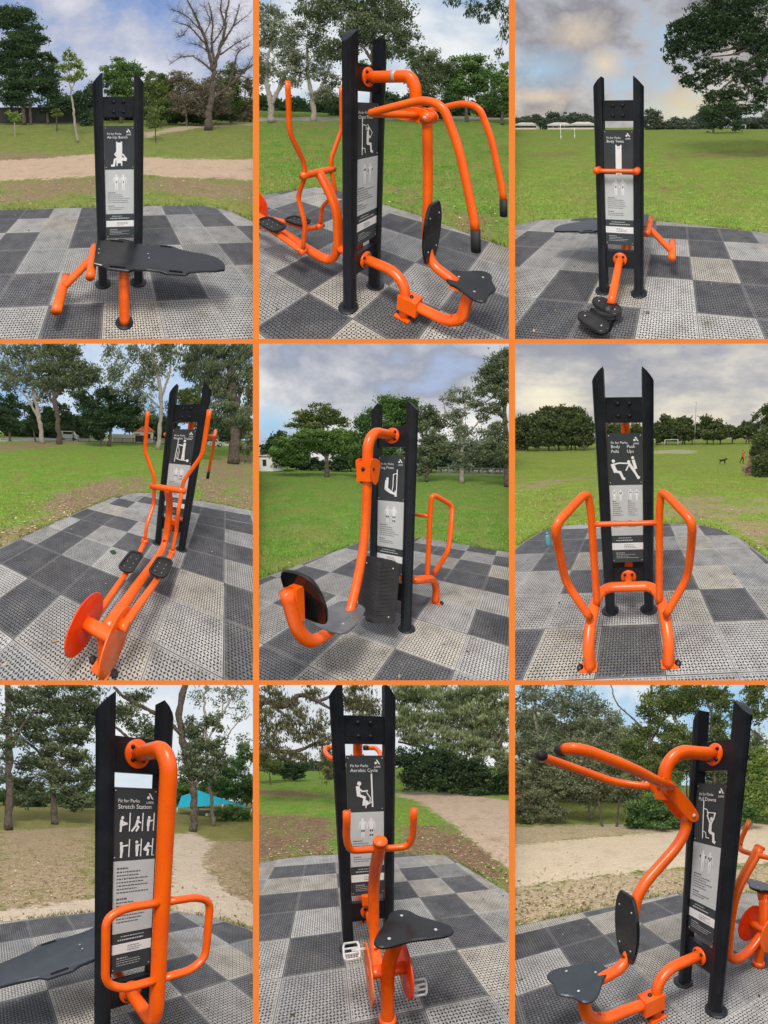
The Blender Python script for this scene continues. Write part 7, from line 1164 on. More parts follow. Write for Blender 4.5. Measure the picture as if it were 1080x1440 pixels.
# pictograms: (width, [(u, v) ...]) in the dark part of each sign, one point = a dot of that radius
PICTO = {
    'bench': [(.012, [(.42, .10), (.42, .64)]), (.012, [(.58, .10), (.58, .64)]), (.032, [(.5, .18), (.5, .60)]), (.02, [(.24, .10), (.31, .10), (.35, .24), (.46, .27)]), (.03, [(.46, .26), (.72, .24)]), (.012, [(.58, .36), (.64, .35), (.72, .27)]), (.012, [(.42, .42), (.35, .36), (.40, .32)])],
    'chest': [(.009, [(.26, .08), (.26, .72)]), (.006, [(.26, .62), (.42, .60), (.42, .52)]), (.006, [(.48, .62), (.70, .46), (.60, .36)]), (.014, [(.52, .54)]), (.026, [(.50, .48), (.50, .28)]), (.020, [(.50, .27), (.64, .25), (.66, .12), (.72, .10)]), (.006, [(.26, .20), (.38, .18), (.40, .10)]), (.012, [(.50, .44), (.60, .38)])],
    'twist': [(.012, [(.42, .0), (.42, .66)]), (.012, [(.58, .0), (.58, .66)]), (.036, [(.5, .04), (.5, .56)]), (.016, [(.44, .62), (.56, .62)])],
    'trainer': [(.009, [(.24, .08), (.32, .74)]), (.006, [(.34, .56), (.42, .36), (.38, .16)]), (.006, [(.36, .38), (.32, .20)]), (.010, [(.30, .18), (.46, .14), (.80, .13)]), (.017, [(.82, .13)]), (.014, [(.60, .68)]), (.028, [(.61, .60), (.60, .38)]), (.018, [(.59, .40), (.56, .16)]), (.018, [(.62, .40), (.65, .16)]), (.011, [(.60, .58), (.48, .55), (.36, .58)])],
    'leg': [(.009, [(.70, .12), (.72, .70)]), (.008, [(.70, .62), (.58, .60), (.57, .34), (.54, .24)]), (.013, [(.36, .50)]), (.034, [(.34, .44), (.32, .30)]), (.022, [(.36, .28), (.52, .20), (.66, .17)]), (.010, [(.28, .26), (.50, .18)]), (.010, [(.66, .24), (.66, .12)])],
    'pull': [(.013, [(.15, .48)]), (.030, [(.13, .40), (.20, .28)]), (.020, [(.20, .28), (.34, .26), (.42, .14), (.46, .13)]), (.011, [(.18, .42), (.32, .44), (.60, .43)]), (.013, [(.60, .46)]), (.022, [(.62, .42), (.76, .28)]), (.018, [(.76, .28), (.88, .14), (.90, .16)]), (.011, [(.60, .40), (.52, .30)]), (.012, [(.72, .54)]), (.024, [(.74, .48), (.80, .34)])],
    'stretch': [(.007, [(.36, .42), (.37, .66)]), (.007, [(.66, .42), (.67, .66)]), (.007, [(.93, .42), (.94, .66)]), (.007, [(.36, .06), (.37, .30)]), (.007, [(.64, .06), (.65, .30)]), (.007, [(.92, .06), (.93, .30)]),
                (.009, [(.20, .60)]), (.017, [(.18, .56), (.17, .50)]), (.012, [(.17, .50), (.16, .42)]), (.009, [(.18, .55), (.30, .52)]), (.012, [(.17, .50), (.30, .52)]),
                (.009, [(.56, .60)]), (.017, [(.55, .56), (.52, .50)]), (.012, [(.52, .50), (.42, .42)]), (.012, [(.52, .50), (.57, .47), (.52, .42)]), (.009, [(.55, .55), (.62, .53)]),
                (.009, [(.82, .60)]), (.019, [(.81, .56), (.80, .50)]), (.012, [(.80, .50), (.80, .42)]), (.009, [(.81, .55), (.90, .56)]),
                (.009, [(.18, .25)]), (.019, [(.19, .21), (.19, .14)]), (.014, [(.19, .14), (.18, .06)]), (.009, [(.19, .21), (.33, .22)]),
                (.009, [(.54, .26)]), (.019, [(.55, .21), (.55, .14)]), (.014, [(.55, .14), (.55, .07)]), (.009, [(.55, .21), (.61, .22)]),
                (.009, [(.82, .23)]), (.019, [(.80, .20), (.74, .15)]), (.014, [(.74, .15), (.82, .14), (.81, .07)]), (.009, [(.80, .20), (.90, .19)])],
    'cycle': [(.011, [(.68, .10), (.66, .68)]), (.015, [(.32, .52)]), (.028, [(.28, .45), (.30, .32)]), (.020, [(.31, .31), (.46, .27), (.43, .14)]), (.011, [(.30, .44), (.40, .38), (.54, .39)]), (.020, [(.50, .17)]), (.007, [(.52, .36), (.62, .26), (.60, .16), (.52, .14)]), (.007, [(.50, .15), (.49, .08)]), (.007, [(.61, .18), (.68, .18)])],
    'down': [(.009, [(.32, .10), (.28, .72)]), (.006, [(.28, .60), (.42, .58), (.46, .50)]), (.006, [(.42, .54), (.70, .54), (.66, .44)]), (.013, [(.58, .44)]), (.026, [(.56, .38), (.56, .24)]), (.020, [(.57, .22), (.68, .20), (.70, .08), (.74, .07)]), (.011, [(.53, .38), (.44, .48), (.46, .54)]), (.011, [(.60, .38), (.66, .46), (.68, .54)]), (.006, [(.32, .22), (.42, .20), (.44, .12), (.54, .12)])],
}
THIGH = [(-.008, -.085), (.008, -.085)]
CALF = [(-.008, -.120), (.008, -.120)]
CHEST = [(-.008, -.028), (.008, -.028)]
BACK = [(-.010, -.030), (.010, -.030), (0, -.045)]
BELLY = [(0, -.060)]


def heads(S, c):
    t = lambda s: [(s, -.108, .112)]
    if c == 0: S.sign(t('Ab-Up Bench'), PICTO['bench'], [BELLY, BELLY])
    if c == 1: S.sign(t('Chest Press'), PICTO['chest'], [CHEST, [(-.026, -.04), (.026, -.04)]])
    if c == 2: S.sign(t('Body Twist'), PICTO['twist'], [BELLY, BELLY])
    if c == 3: S.sign(t('Rhythm Trainer'), PICTO['trainer'], [THIGH, THIGH + CALF])
    if c == 4: S.sign(t('Leg Press'), PICTO['leg'], [THIGH, THIGH + CALF])
    if c == 5: S.sign([('Body', -.108, .110), ('Pulls', -.108, .146), ('Push', .015, .110), ('Ups', .015, .146)], PICTO['pull'], [CHEST, BACK, CHEST, CHEST], True)
    if c == 6: S.sign(t('Stretch Station'), PICTO['stretch'], [BELLY, BELLY])
    if c == 7: S.sign(t('Aerobic Cycle'), PICTO['cycle'], [THIGH, THIGH + CALF])
    if c == 8: S.sign(t('Pull Downs'), PICTO['down'], [[(-.026, -.03), (.026, -.03)], BACK])


STATIONS = [
    ('sit_up_bench', 'exercise station with a long glossy black slotted bench board and orange foot rollers', sit_up_bench, body_twister),
    ('chest_press', 'exercise station with two orange press arms bending down to black grips by a seat', chest_press, rhythm_trainer),
    ('body_twister', 'exercise station with a black twist platform and a short orange bar across its posts', body_twister, sit_up_bench),
    ('rhythm_trainer', 'exercise station with tall orange walking levers, two black pedals and round crank discs', rhythm_trainer, chest_press),
    ('leg_press', 'exercise station with a swinging grey seat facing a ribbed black foot board', leg_press, push_up_frame),
    ('push_up_frame', 'exercise station with a pair of wide angular orange push up handles on an arched base', push_up_frame, leg_press),
    ('stretch_station', 'exercise station with one thick orange upright tube and a rounded orange loop on either side', stretch_frame, None),
    ('exercise_cycle', 'exercise station with a black three lobed saddle, orange handlebar and white cage pedals', exercise_cycle, pull_down),
    ('pull_down_machine', 'exercise station with two long raised orange arms and a star shaped grey seat', pull_down, exercise_cycle),
]
for c, (nm, lab, front, back) in enumerate(STATIONS):
    S = Station(c, nm, lab)
    S.frame()
    heads(S, c)
    front(S)
    S.flip = True
    if c == 6: sit_up_bench(S, .13, False)
    elif back: back(S)
    S.flip = False
    if c in (0, 2, 3, 5, 7): S.plate_bolts(1.762)
    S.flip = True
    if c in (0, 1, 4, 6, 8): S.plate_bolts(1.762)
    S.flip = False


# ------------------------------------------------------------------ pads of rubber tiles
DARK = (.095, .102, .116); LIGHT = (.415, .417, .407); BEIGE = (.445, .425, .375); MIDG = (.31, .32, .325)
TILES = {  # origin x, origin y, pitch, dark tiles known from the photographs
    0: (-.165, -.265, .49, [(-1, -1), (1, 0), (-2, 0), (-3, 1), (3, 1), (1, 2), (-1, 2), (1, 3), (3, 4), (2, 4), (-4, 4), (-3, 4)]),
    1: (-.25, -.105, .495, [(-1, 0), (0, -1), (0, 1), (1, 0), (2, -1), (3, 1), (1, -2), (2, 4), (1, 2), (-2, 2), (4, -2)]),
    2: (-.28, -.2, .5, [(2, 0), (0, -1), (-1, -1), (-1, 0), (3, -1), (1, 1), (3, 1), (2, 2), (1, 3), (3, 3), (-1, 3)]),
    3: (-.24, -.43, .49, [(-2, -2), (-1, -2), (-3, -1), (-1, 0), (-2, 1), (-3, 3), (-2, -3), (1, 0), (2, 1), (2, -1), (2, -2), (1, 2), (2, 4), (0, -1), (1, 1)]),
    4: (-.29, -.3, .495, [(1, -1), (2, 1), (0, 1), (-1, -1), (-1, -2), (1, 3), (1, 4), (0, 5), (-2, 0), (-2, 2), (2, 5)]),
    5: (-.235, -.195, .485, [(0, -1), (-2, -1), (2, 0), (1, 1), (-1, 1), (1, 2), (-2, 2), (-1, 3), (-3, 4), (0, 4), (1, 4)]),
    6: (-.385, .2, .485, [(2, 0), (1, -1), (4, 1), (3, 2), (-1, 3), (-1, 0), (0, 1), (2, 3)]),
    7: (-.22, -.22, .475, [(1, -1), (2, 0), (2, 1), (2, 3), (3, 2), (1, 2), (2, 5), (-1, 0), (-2, 2), (-1, 4), (-1, 2), (-1, -2), (0, -2), (-2, 1)]),
    8: (-.23, -.23, .485, [(-3, -1), (-2, -1), (-3, -2), (-2, 0), (-3, 2), (-1, -2), (-1, 1), (-2, -3), (0, 2)]),
}
BEIGES = {0: [(0, -1), (1, 3), (-2, 3)], 2: [(0, 0), (2, 1)], 3: [(-3, -2), (-2, -3), (-3, 1), (1, -1), (1, 4), (0, -3)], 4: [(0, -1), (1, 0), (1, 2)], 5: [(-1, -1), (1, 0), (2, 1), (-1, 2)],
          1: [(-2, 0), (-1, -1), (2, 3), (0, 0)], 6: [(0, 0), (2, 1), (3, 0), (1, 0)], 7: [(2, 2), (1, 3), (0, 0), (2, -1)], 8: [(-2, 1), (-1, 0), (-3, 0)]}


def hull(P):
    P = sorted(map(tuple, P))
    def half(Q):
        h = []
        for p in Q:
            while len(h) > 1 and (h[-1][0] - h[-2][0]) * (p[1] - h[-2][1]) - (h[-1][1] - h[-2][1]) * (p[0] - h[-2][0]) <= 0: h.pop()
            h.append(p)
        return h
    a, b = half(P), half(P[::-1])
    return a[:-1] + b[:-1]


def pad_outline(c):
    e = PAD_EDGE[c]
    near = ST[c].p[:2]
    cx, cy = -near[0], -near[1]
    box = [(-2.1, -2.45), (2.1, -2.45)] if c not in (1, 8, 6, 4) else []
    if c == 1: box = [(-2.0, -2.4), (1.0, -2.6), (-2.2, 1.6), (-1.6, 3.4)]
    if c == 8: box = [(-1.6, -2.4), (2.0, -2.5), (2.1, 2.0), (.9, 2.75)]
    if c == 6: box = [(-2.0, -2.4), (2.2, -2.4), (-2.1, 1.7)]
    if c == 4: box = [(-1.9, -2.2), (2.2, -2.6)]
    return hull(list(e) + box)


def make_pad(c):
    st = ST[c]; ox, oy, p, dark = TILES[c]; dark = set(dark); beige = set(BEIGES.get(c, []))
    r = random.Random(50 + c)
    poly = pad_outline(c)
    xs, ys = [q[0] for q in poly], [q[1] for q in poly]
    bm = bmesh.new()
    tl = bm.verts.layers.float_vector.new('pos'); cl = bm.verts.layers.float_color.new('tint')
    ix0, ix1 = math.floor((min(xs) - ox) / p), math.ceil((max(xs) - ox) / p)
    iy0, iy1 = math.floor((min(ys) - oy) / p), math.ceil((max(ys) - oy) / p)
    H = 0.0
    K = 4
    for i in range(ix0, ix1):
        for j in range(iy0, iy1):
            isd = (i, j) in dark
            known = abs(i) <= 2 and -2 <= j <= 2
            if not isd and not known: isd = r.random() < .30
            base = DARK if isd else (BEIGE if ((i, j) in beige or (not known and r.random() < .2)) else LIGHT if r.random() < .8 else MIDG)
            k = r.uniform(.80, 1.16)
            tint = tuple(x * k for x in base) + (1,)
            dz = r.uniform(-.0015, .0015)
            g = [[None] * (K + 1) for _ in range(K + 1)]
            for a in range(K + 1):
                for b in range(K + 1):
                    v = bm.verts.new((ox + (i + a / K) * p, oy + (j + b / K) * p, H + dz))
                    v[tl] = (i + min(max(a / K, .0005), .9995), j + min(max(b / K, .0005), .9995), 0); v[cl] = tint
                    g[a][b] = v
            for a in range(K):
                for b in range(K): bm.faces.new((g[a][b], g[a + 1][b], g[a + 1][b + 1], g[a][b + 1]))
    n = len(poly)
    for k in range(n):
        a, b = Vector((*poly[k], 0)), Vector((*poly[(k + 1) % n], 0))
        d = b - a
        if d.length < 1e-4: continue
        no = Vector((d.y, -d.x, 0)).normalized()
        bmesh.ops.bisect_plane(bm, geom=bm.verts[:] + bm.edges[:] + bm.faces[:], plane_co=a, plane_no=no, clear_outer=True)
    # cull what lies behind the visitor
    fw = st.R[2]
    kill = [f for f in bm.faces if any((np.array(v.co) - st.p) @ fw < .55 for v in f.verts)]
    bmesh.ops.delete(bm, geom=kill, context='FACES')
    V = np.array([v.co[:] for v in bm.verts]); pos = np.array([v[tl][:] for v in bm.verts]); ti = np.array([v[cl][:] for v in bm.verts])
    bm.verts.index_update()
    F = [tuple(v.index for v in f.verts) for f in bm.faces]
    bm.free()
    emit('rubber_tile_pavement', V, F, TILE, st, None, False, tint=ti, pos=pos, kind='structure')
    # sloping edging strip round the pad
    V, F = [], []
    m = 0
    pts = []
    for k in range(n):
        a, b = np.array(poly[k]), np.array(poly[(k + 1) % n])
        L = np.linalg.norm(b - a); s = max(1, int(L / .2))
        pts += [a + (b - a) * t / s for t in range(s)]
    pts = np.array(pts); cen = pts.mean(0)
    o = pts + (pts - cen) / np.linalg.norm(pts - cen, axis=1)[:, None] * .075
    q = len(pts)
    for a, z in ((pts, -.003), (o, -.022)): V += [(x, y, z) for x, y in a]
    F = [(k, (k + 1) % q, q + (k + 1) % q, q + k) for k in range(q)]
    V = np.array(V)
    ok = ((V - st.p) @ fw) > .5
    F = [f for f in F if all(ok[i] for i in f)]
    emit('pavement_edging', V, F, EDGE, st, None, False, kind='structure')
    return poly


# ------------------------------------------------------------------ ground
def inside(P, poly):
    x, y = P[:, 0], P[:, 1]; r = np.zeros(len(P), bool)
    n = len(poly)
    for k in range(n):
        x0, y0 = poly[k]; x1, y1 = poly[(k + 1) % n]
        c = ((y0 > y) != (y1 > y)) & (x < (x1 - x0) * (y - y0) / (y1 - y0 + 1e-12) + x0)
        r ^= c
    return r


def sdist(P, poly):
    d = np.full(len(P), 1e9); n = len(poly)
    for k in range(n):
        a = np.array(poly[k]); b = np.array(poly[(k + 1) % n]); e = b - a
        t = np.clip(((P - a) @ e) / (e @ e + 1e-12), 0, 1)
        d = np.minimum(d, np.linalg.norm(P - a - t[:, None] * e, axis=1))
    return np.where(inside(P, poly), d, -d)


GROUNDS = {  # grass a, grass b, soil, soil2, threshold (lower = drier), litter, path, path light
    0: ((0.129, 0.191, 0.041, 1), (0.243, 0.298, 0.08, 1), (0.24, 0.18, 0.1, 1), (0.32, 0.25, 0.15, 1), 0.46, 0.35, (0.56, 0.41, 0.29, 1), (0.66, 0.51, 0.38, 1)),
    1: ((0.091, 0.191, 0.026, 1), (0.175, 0.298, 0.05, 1), (0.17, 0.105, 0.06, 1), (0.3, 0.23, 0.12, 1), 0.66, 0.35, (0.4, 0.36, 0.3, 1), (0.5, 0.46, 0.4, 1)),
    2: ((0.144, 0.24, 0.036, 1), (0.235, 0.34, 0.065, 1), (0.2, 0.13, 0.06, 1), (0.25, 0.2, 0.09, 1), 0.62, 0.3, (0.4, 0.34, 0.26, 1), (0.5, 0.44, 0.36, 1)),
    3: ((0.121, 0.257, 0.026, 1), (0.212, 0.348, 0.058, 1), (0.2, 0.14, 0.085, 1), (0.36, 0.28, 0.17, 1), 0.5, 0.7, (0.5, 0.47, 0.42, 1), (0.6, 0.57, 0.5, 1)),
    4: ((0.091, 0.206, 0.026, 1), (0.167, 0.314, 0.05, 1), (0.22, 0.19, 0.09, 1), (0.3, 0.26, 0.13, 1), 0.6, 0.3, (0.52, 0.47, 0.4, 1), (0.6, 0.55, 0.5, 1)),
    5: ((0.16, 0.265, 0.029, 1), (0.259, 0.356, 0.065, 1), (0.3, 0.23, 0.14, 1), (0.38, 0.3, 0.19, 1), 0.58, 0.35, (0.42, 0.42, 0.26, 1), (0.46, 0.46, 0.3, 1)),
    6: ((0.15, 0.165, 0.045, 1), (0.25, 0.24, 0.085, 1), (0.27, 0.195, 0.11, 1), (0.44, 0.36, 0.235, 1), 0.42, 0.6, (0.55, 0.46, 0.345, 1), (0.66, 0.57, 0.46, 1)),
    7: ((0.099, 0.215, 0.026, 1), (0.183, 0.331, 0.05, 1), (0.14, 0.082, 0.052, 1), (0.3, 0.21, 0.13, 1), 0.44, 0.6, (0.52, 0.39, 0.28, 1), (0.62, 0.5, 0.38, 1)),
    8: ((0.12, 0.18, 0.03, 1), (0.19, 0.235, 0.06, 1), (0.36, 0.28, 0.165, 1), (0.52, 0.43, 0.29, 1), 0.36, 0.8, (0.64, 0.52, 0.36, 1), (0.74, 0.64, 0.48, 1)),
}


def make_ground(c, pad):
    st = ST[c]
    fw = st.R[2].copy(); fw[2] = 0; fw /= np.linalg.norm(fw)
    rt = np.array([fw[1], -fw[0], 0])
    NR = 230
    s = 1.2 * (330 / 1.2) ** (np.arange(NR + 1) / NR)
    t = {0: np.linspace(-2.4, 1.0, 221), 1: np.linspace(-.95, .95, 171), 2: np.linspace(-1.0, 2.4, 221)}[st.colm]
    NC = len(t) - 1
    Sg, Tg = np.meshgrid(s, t, indexing='ij')
    P = st.p[:2] + Sg.ravel()[:, None] * fw[:2] + (Sg * Tg).ravel()[:, None] * rt[:2]
    z = ground_z(c, P[:, 0], P[:, 1]) - .028
    # gentle unevenness, growing away from the pad
    far = np.clip((Sg.ravel() - 6) / 20, 0, 1)
    z = z + far * .05 * (np.sin(P[:, 0] * .9) + np.sin(P[:, 1] * .7 + 1.3))
    V = np.c_[P, z]
    scale = Sg.ravel()
    pm = np.zeros(len(P)); dm = np.zeros(len(P))
    for poly in ZONES.get((c, 'path'), []): pm = np.maximum(pm, np.clip(.5 + sdist(P, poly) / (.085 * scale), 0, 1))
    for poly in ZONES.get((c, 'dry'), []): dm = np.maximum(dm, np.clip(.5 + sdist(P, poly) / (.14 * scale), 0, 1))
    pd = sdist(P, pad)
    dm = np.maximum(dm, np.clip(1 - (-pd - .02) / .30, 0, 1) * .9)
    tint = np.c_[pm, dm, np.zeros(len(P)), np.ones(len(P))]
    A = np.arange((NR + 1) * (NC + 1)).reshape(NR + 1, NC + 1)
    F = np.stack([A[:-1, :-1], A[:-1, 1:], A[1:, 1:], A[1:, :-1]], -1).reshape(-1, 4)
    cen = P[F].mean(1)
    fp = pm[F].mean(1) > .5
    hidden = (pd[F] > .25).all(1)
    mat = GM[c]
    for nm, sel in (('lawn', ~fp & ~hidden), ('path', fp & ~hidden)):
        f = F[sel]
        if not len(f): continue
        used = np.unique(f); mp = np.full(len(V), -1); mp[used] = np.arange(len(used))
        v = V[used]
        W = st.place(v)
        W, f2, ex = trim_loose(W, mp[f], st, {'pos': v, 'tint': tint[used]}) if False else (W, mp[f], {'pos': v, 'tint': tint[used]})
        me = mesh_np(nm, W, f2)
        a1 = me.attributes.new('pos', 'FLOAT_VECTOR', 'POINT'); a1.data.foreach_set('vector', np.asarray(ex['pos'], np.float32).ravel())
        a2 = me.attributes.new('tint', 'FLOAT_COLOR', 'POINT'); a2.data.foreach_set('color', np.asarray(ex['tint'], np.float32).ravel())
        if trim(me, st): put(nm, me, st, mat, None, True, kind='structure')
    return fw, rt


def scatter_grass(c, pad, fw, rt, n, cols, h0, h1, smin, smax, zone='grass', name='grass', label='short green grass growing on the lawn'):
    st = ST[c]
    s = smin * (smax / smin) ** rng.random(n)
    lim = .95 if st.colm == 1 else 1.1
    t = rng.uniform(-lim, lim, n)
    P = st.p[:2] + s[:, None] * fw[:2] + (s * t)[:, None] * rt[:2]
    keep = sdist(P, pad) < -.04
    inp = np.zeros(n, bool); ind = np.zeros(n)
    for poly in ZONES.get((c, 'path'), []): inp |= sdist(P, poly) > 0
    for poly in ZONES.get((c, 'dry'), []): ind = np.maximum(ind, np.clip(.5 + sdist(P, poly) / 1.0, 0, 1))
    pr = rng.random(n)
    if zone == 'grass': keep &= ~inp & (pr > ind * .85)
    else: keep &= (pr < ind * .9 + .08) & ~(inp & (pr > .25))
    P = P[keep]; s = s[keep]; m = len(P)
    z = ground_z(c, P[:, 0], P[:, 1]) - .03
    a = rng.uniform(0, 6.283, m)
    ci = rng.integers(0, len(cols), m)
    colr = np.array(cols)[ci] * rng.uniform(.55, 1.6, m)[:, None]
    if zone == 'grass':
        h = rng.uniform(h0, h1, m) * (1 + .05 * s); w = h * .16
        d = np.c_[np.cos(a), np.sin(a)]; lean = rng.normal(0, .45, (m, 2)) * h[:, None]
        v0 = np.c_[P - d * w[:, None], z]; v1 = np.c_[P + d * w[:, None], z]; v2 = np.c_[P + lean, z + h]
        V = np.stack([v0, v1, v2], 1).reshape(-1, 3); F = np.arange(3 * m).reshape(-1, 3); k = 3
    else:
        L = rng.uniform(h0, h1, m) * (1 + .04 * s); W = L * rng.uniform(.25, .5, m)
        d = np.c_[np.cos(a), np.sin(a)]; e = np.c_[-np.sin(a), np.cos(a)]
        zz = z + .012 + rng.uniform(0, .012, m)
        up = rng.uniform(-.3, .6, m) * L
        V = np.stack([np.c_[P - d * L[:, None], zz], np.c_[P + e * W[:, None], zz + .006], np.c_[P + d * L[:, None], zz + np.abs(up)], np.c_[P - e * W[:, None], zz + .006]], 1).reshape(-1, 3)
        F = np.arange(4 * m).reshape(-1, 4); k = 4
    tint = np.c_[np.repeat(colr, k, 0), np.ones(m * k)]
    W_ = st.place(V)
    W_, F, ex = trim_loose(W_, F, st, {'tint': tint})
    if not len(F): return
    me = mesh_np(name, W_, F)
    a2 = me.attributes.new('tint', 'FLOAT_COLOR', 'POINT'); a2.data.foreach_set('color', np.asarray(ex['tint'], np.float32).ravel())
    put(name, me, st, BLADE, None, False, kind='stuff', label=label, cat=name)


def fringe(c, pad):
    """Longer tufts that lean over the edge of the pad, and leaf scraps blown onto its tiles."""
    st = ST[c]; n = len(pad); P = []
    for k in range(n):
        a, b = np.array(pad[k]), np.array(pad[(k + 1) % n]); L = np.linalg.norm(b - a)
        m = int(L * 230); e = (b - a) / (L + 1e-9); o = np.array([e[1], -e[0]])
        s = rng.random(m)
        w = .5 + .5 * np.sin(s * L * 5 + k * 1.7) + .3 * np.sin(s * L * 17 + k)
        keep = rng.random(m) < np.clip(w, .08, 1)
        P.append((a + s[:, None] * (b - a) + o * (.055 + np.abs(rng.normal(0, .035, m)))[:, None])[keep])
    P = np.concatenate(P); P = P[((np.c_[P, np.zeros(len(P))] - st.p) @ st.R[2]) > 1.2]; m = len(P)
    g = GROUNDS[c]; cols = np.array([g[0][:3], g[1][:3], (.27, .24, .09), (.16, .13, .06)])
    colr = cols[rng.integers(0, 4, m)] * rng.uniform(.55, 1.5, m)[:, None]
    h = rng.uniform(.025, .085, m); ang = rng.uniform(0, 6.283, m); d = np.c_[np.cos(ang), np.sin(ang)]
    V = np.stack([np.c_[P - d * (h * .1)[:, None], np.full(m, -.03)], np.c_[P + d * (h * .1)[:, None], np.full(m, -.03)], np.c_[P + rng.normal(0, .5, (m, 2)) * h[:, None], h - .03]], 1).reshape(-1, 3)
    F = np.arange(3 * m).reshape(-1, 3)
    W, F, ex = trim_loose(st.place(V), F, st, {'tint': np.c_[np.repeat(colr, 3, 0), np.ones(3 * m)]})
    if len(F):
        me = mesh_np('grass', W, F)
        a2 = me.attributes.new('tint', 'FLOAT_COLOR', 'POINT'); a2.data.foreach_set('color', np.asarray(ex['tint'], np.float32).ravel())
        put('grass', me, st, BLADE, None, False, kind='stuff', label='ragged grass tufts along the edge of the pad of the ' + STATIONS[c][0].replace('_', ' '), cat='grass')
    lo, hi = np.min(pad, 0), np.max(pad, 0)
    q = rng.uniform(lo, hi, (260, 2)); sd = sdist(q, pad)
    q = q[(sd > .03) & (rng.random(260) < np.where(sd < .5, .9, .35))]; m = len(q)
    L = rng.uniform(.008, .026, m); Wd = L * rng.uniform(.25, .5, m); ang = rng.uniform(0, 6.283, m)
    d = np.c_[np.cos(ang), np.sin(ang)]; e = np.c_[-np.sin(ang), np.cos(ang)]
    zz = rng.uniform(.004, .008, m)
    V = np.stack([np.c_[q - d * L[:, None], zz], np.c_[q + e * Wd[:, None], zz + .004], np.c_[q + d * L[:, None], zz + rng.uniform(0, .012, m)], np.c_[q - e * Wd[:, None], zz + .003]], 1).reshape(-1, 3)
    V = V; F = np.arange(4 * m).reshape(-1, 4)
    ok = ((V - st.p) @ st.R[2] > .8)[F].all(1); F = F[ok]
    colr = np.array([(.34, .25, .14), (.44, .34, .2), (.10, .06, .03), (.16, .17, .06)])[rng.integers(0, 4, m)] * rng.uniform(.6, 1.3, m)[:, None]
    W, F, ex = trim_loose(st.place(V), F, st, {'tint': np.c_[np.repeat(colr, 4, 0), np.ones(4 * m)]})
    if len(F):
        me = mesh_np('leaves', W, F)
        a2 = me.attributes.new('tint', 'FLOAT_COLOR', 'POINT'); a2.data.foreach_set('color', np.asarray(ex['tint'], np.float32).ravel())
        put('leaves', me, st, BLADE, None, False, kind='stuff', label='leaf scraps blown onto the tiles around the ' + STATIONS[c][0].replace('_', ' '), cat='leaves')


GM = {c: m_ground('ground_%s' % STATIONS[c][0], *GROUNDS[c]) for c in range(9)}
PADS = {}
for c in range(9):
    PADS[c] = make_pad(c)
    fw, rt = make_ground(c, PADS[c])
    fringe(c, PADS[c])
    nm = STATIONS[c][0].replace('_', ' ')
    g = GROUNDS[c]
    gc = [g[0][:3], g[1][:3], tuple(x * 1.25 for x in g[1][:3]), (.26, .235, .08)]
    scatter_grass(c, PADS[c], fw, rt, 52000 if c in (1, 3, 4, 5, 2) else 24000, gc, .016, .040, 2.6, 26, 'grass', 'grass', 'short green grass of the lawn around the ' + nm)
    dc = [(.34, .25, .14), (.46, .36, .22), (.20, .12, .06), (.12, .07, .04), (.5, .42, .3)]
    cnt = {0: 5000, 1: 3500, 2: 2000, 3: 12000, 4: 2000, 5: 4000, 6: 14000, 7: 12000, 8: 18000}[c]
    scatter_grass(c, PADS[c], fw, rt, cnt, dc, .012, .034, 2.4, 22, 'dry', 'leaves', 'fallen dry leaves and bark scraps on the ground around the ' + nm)

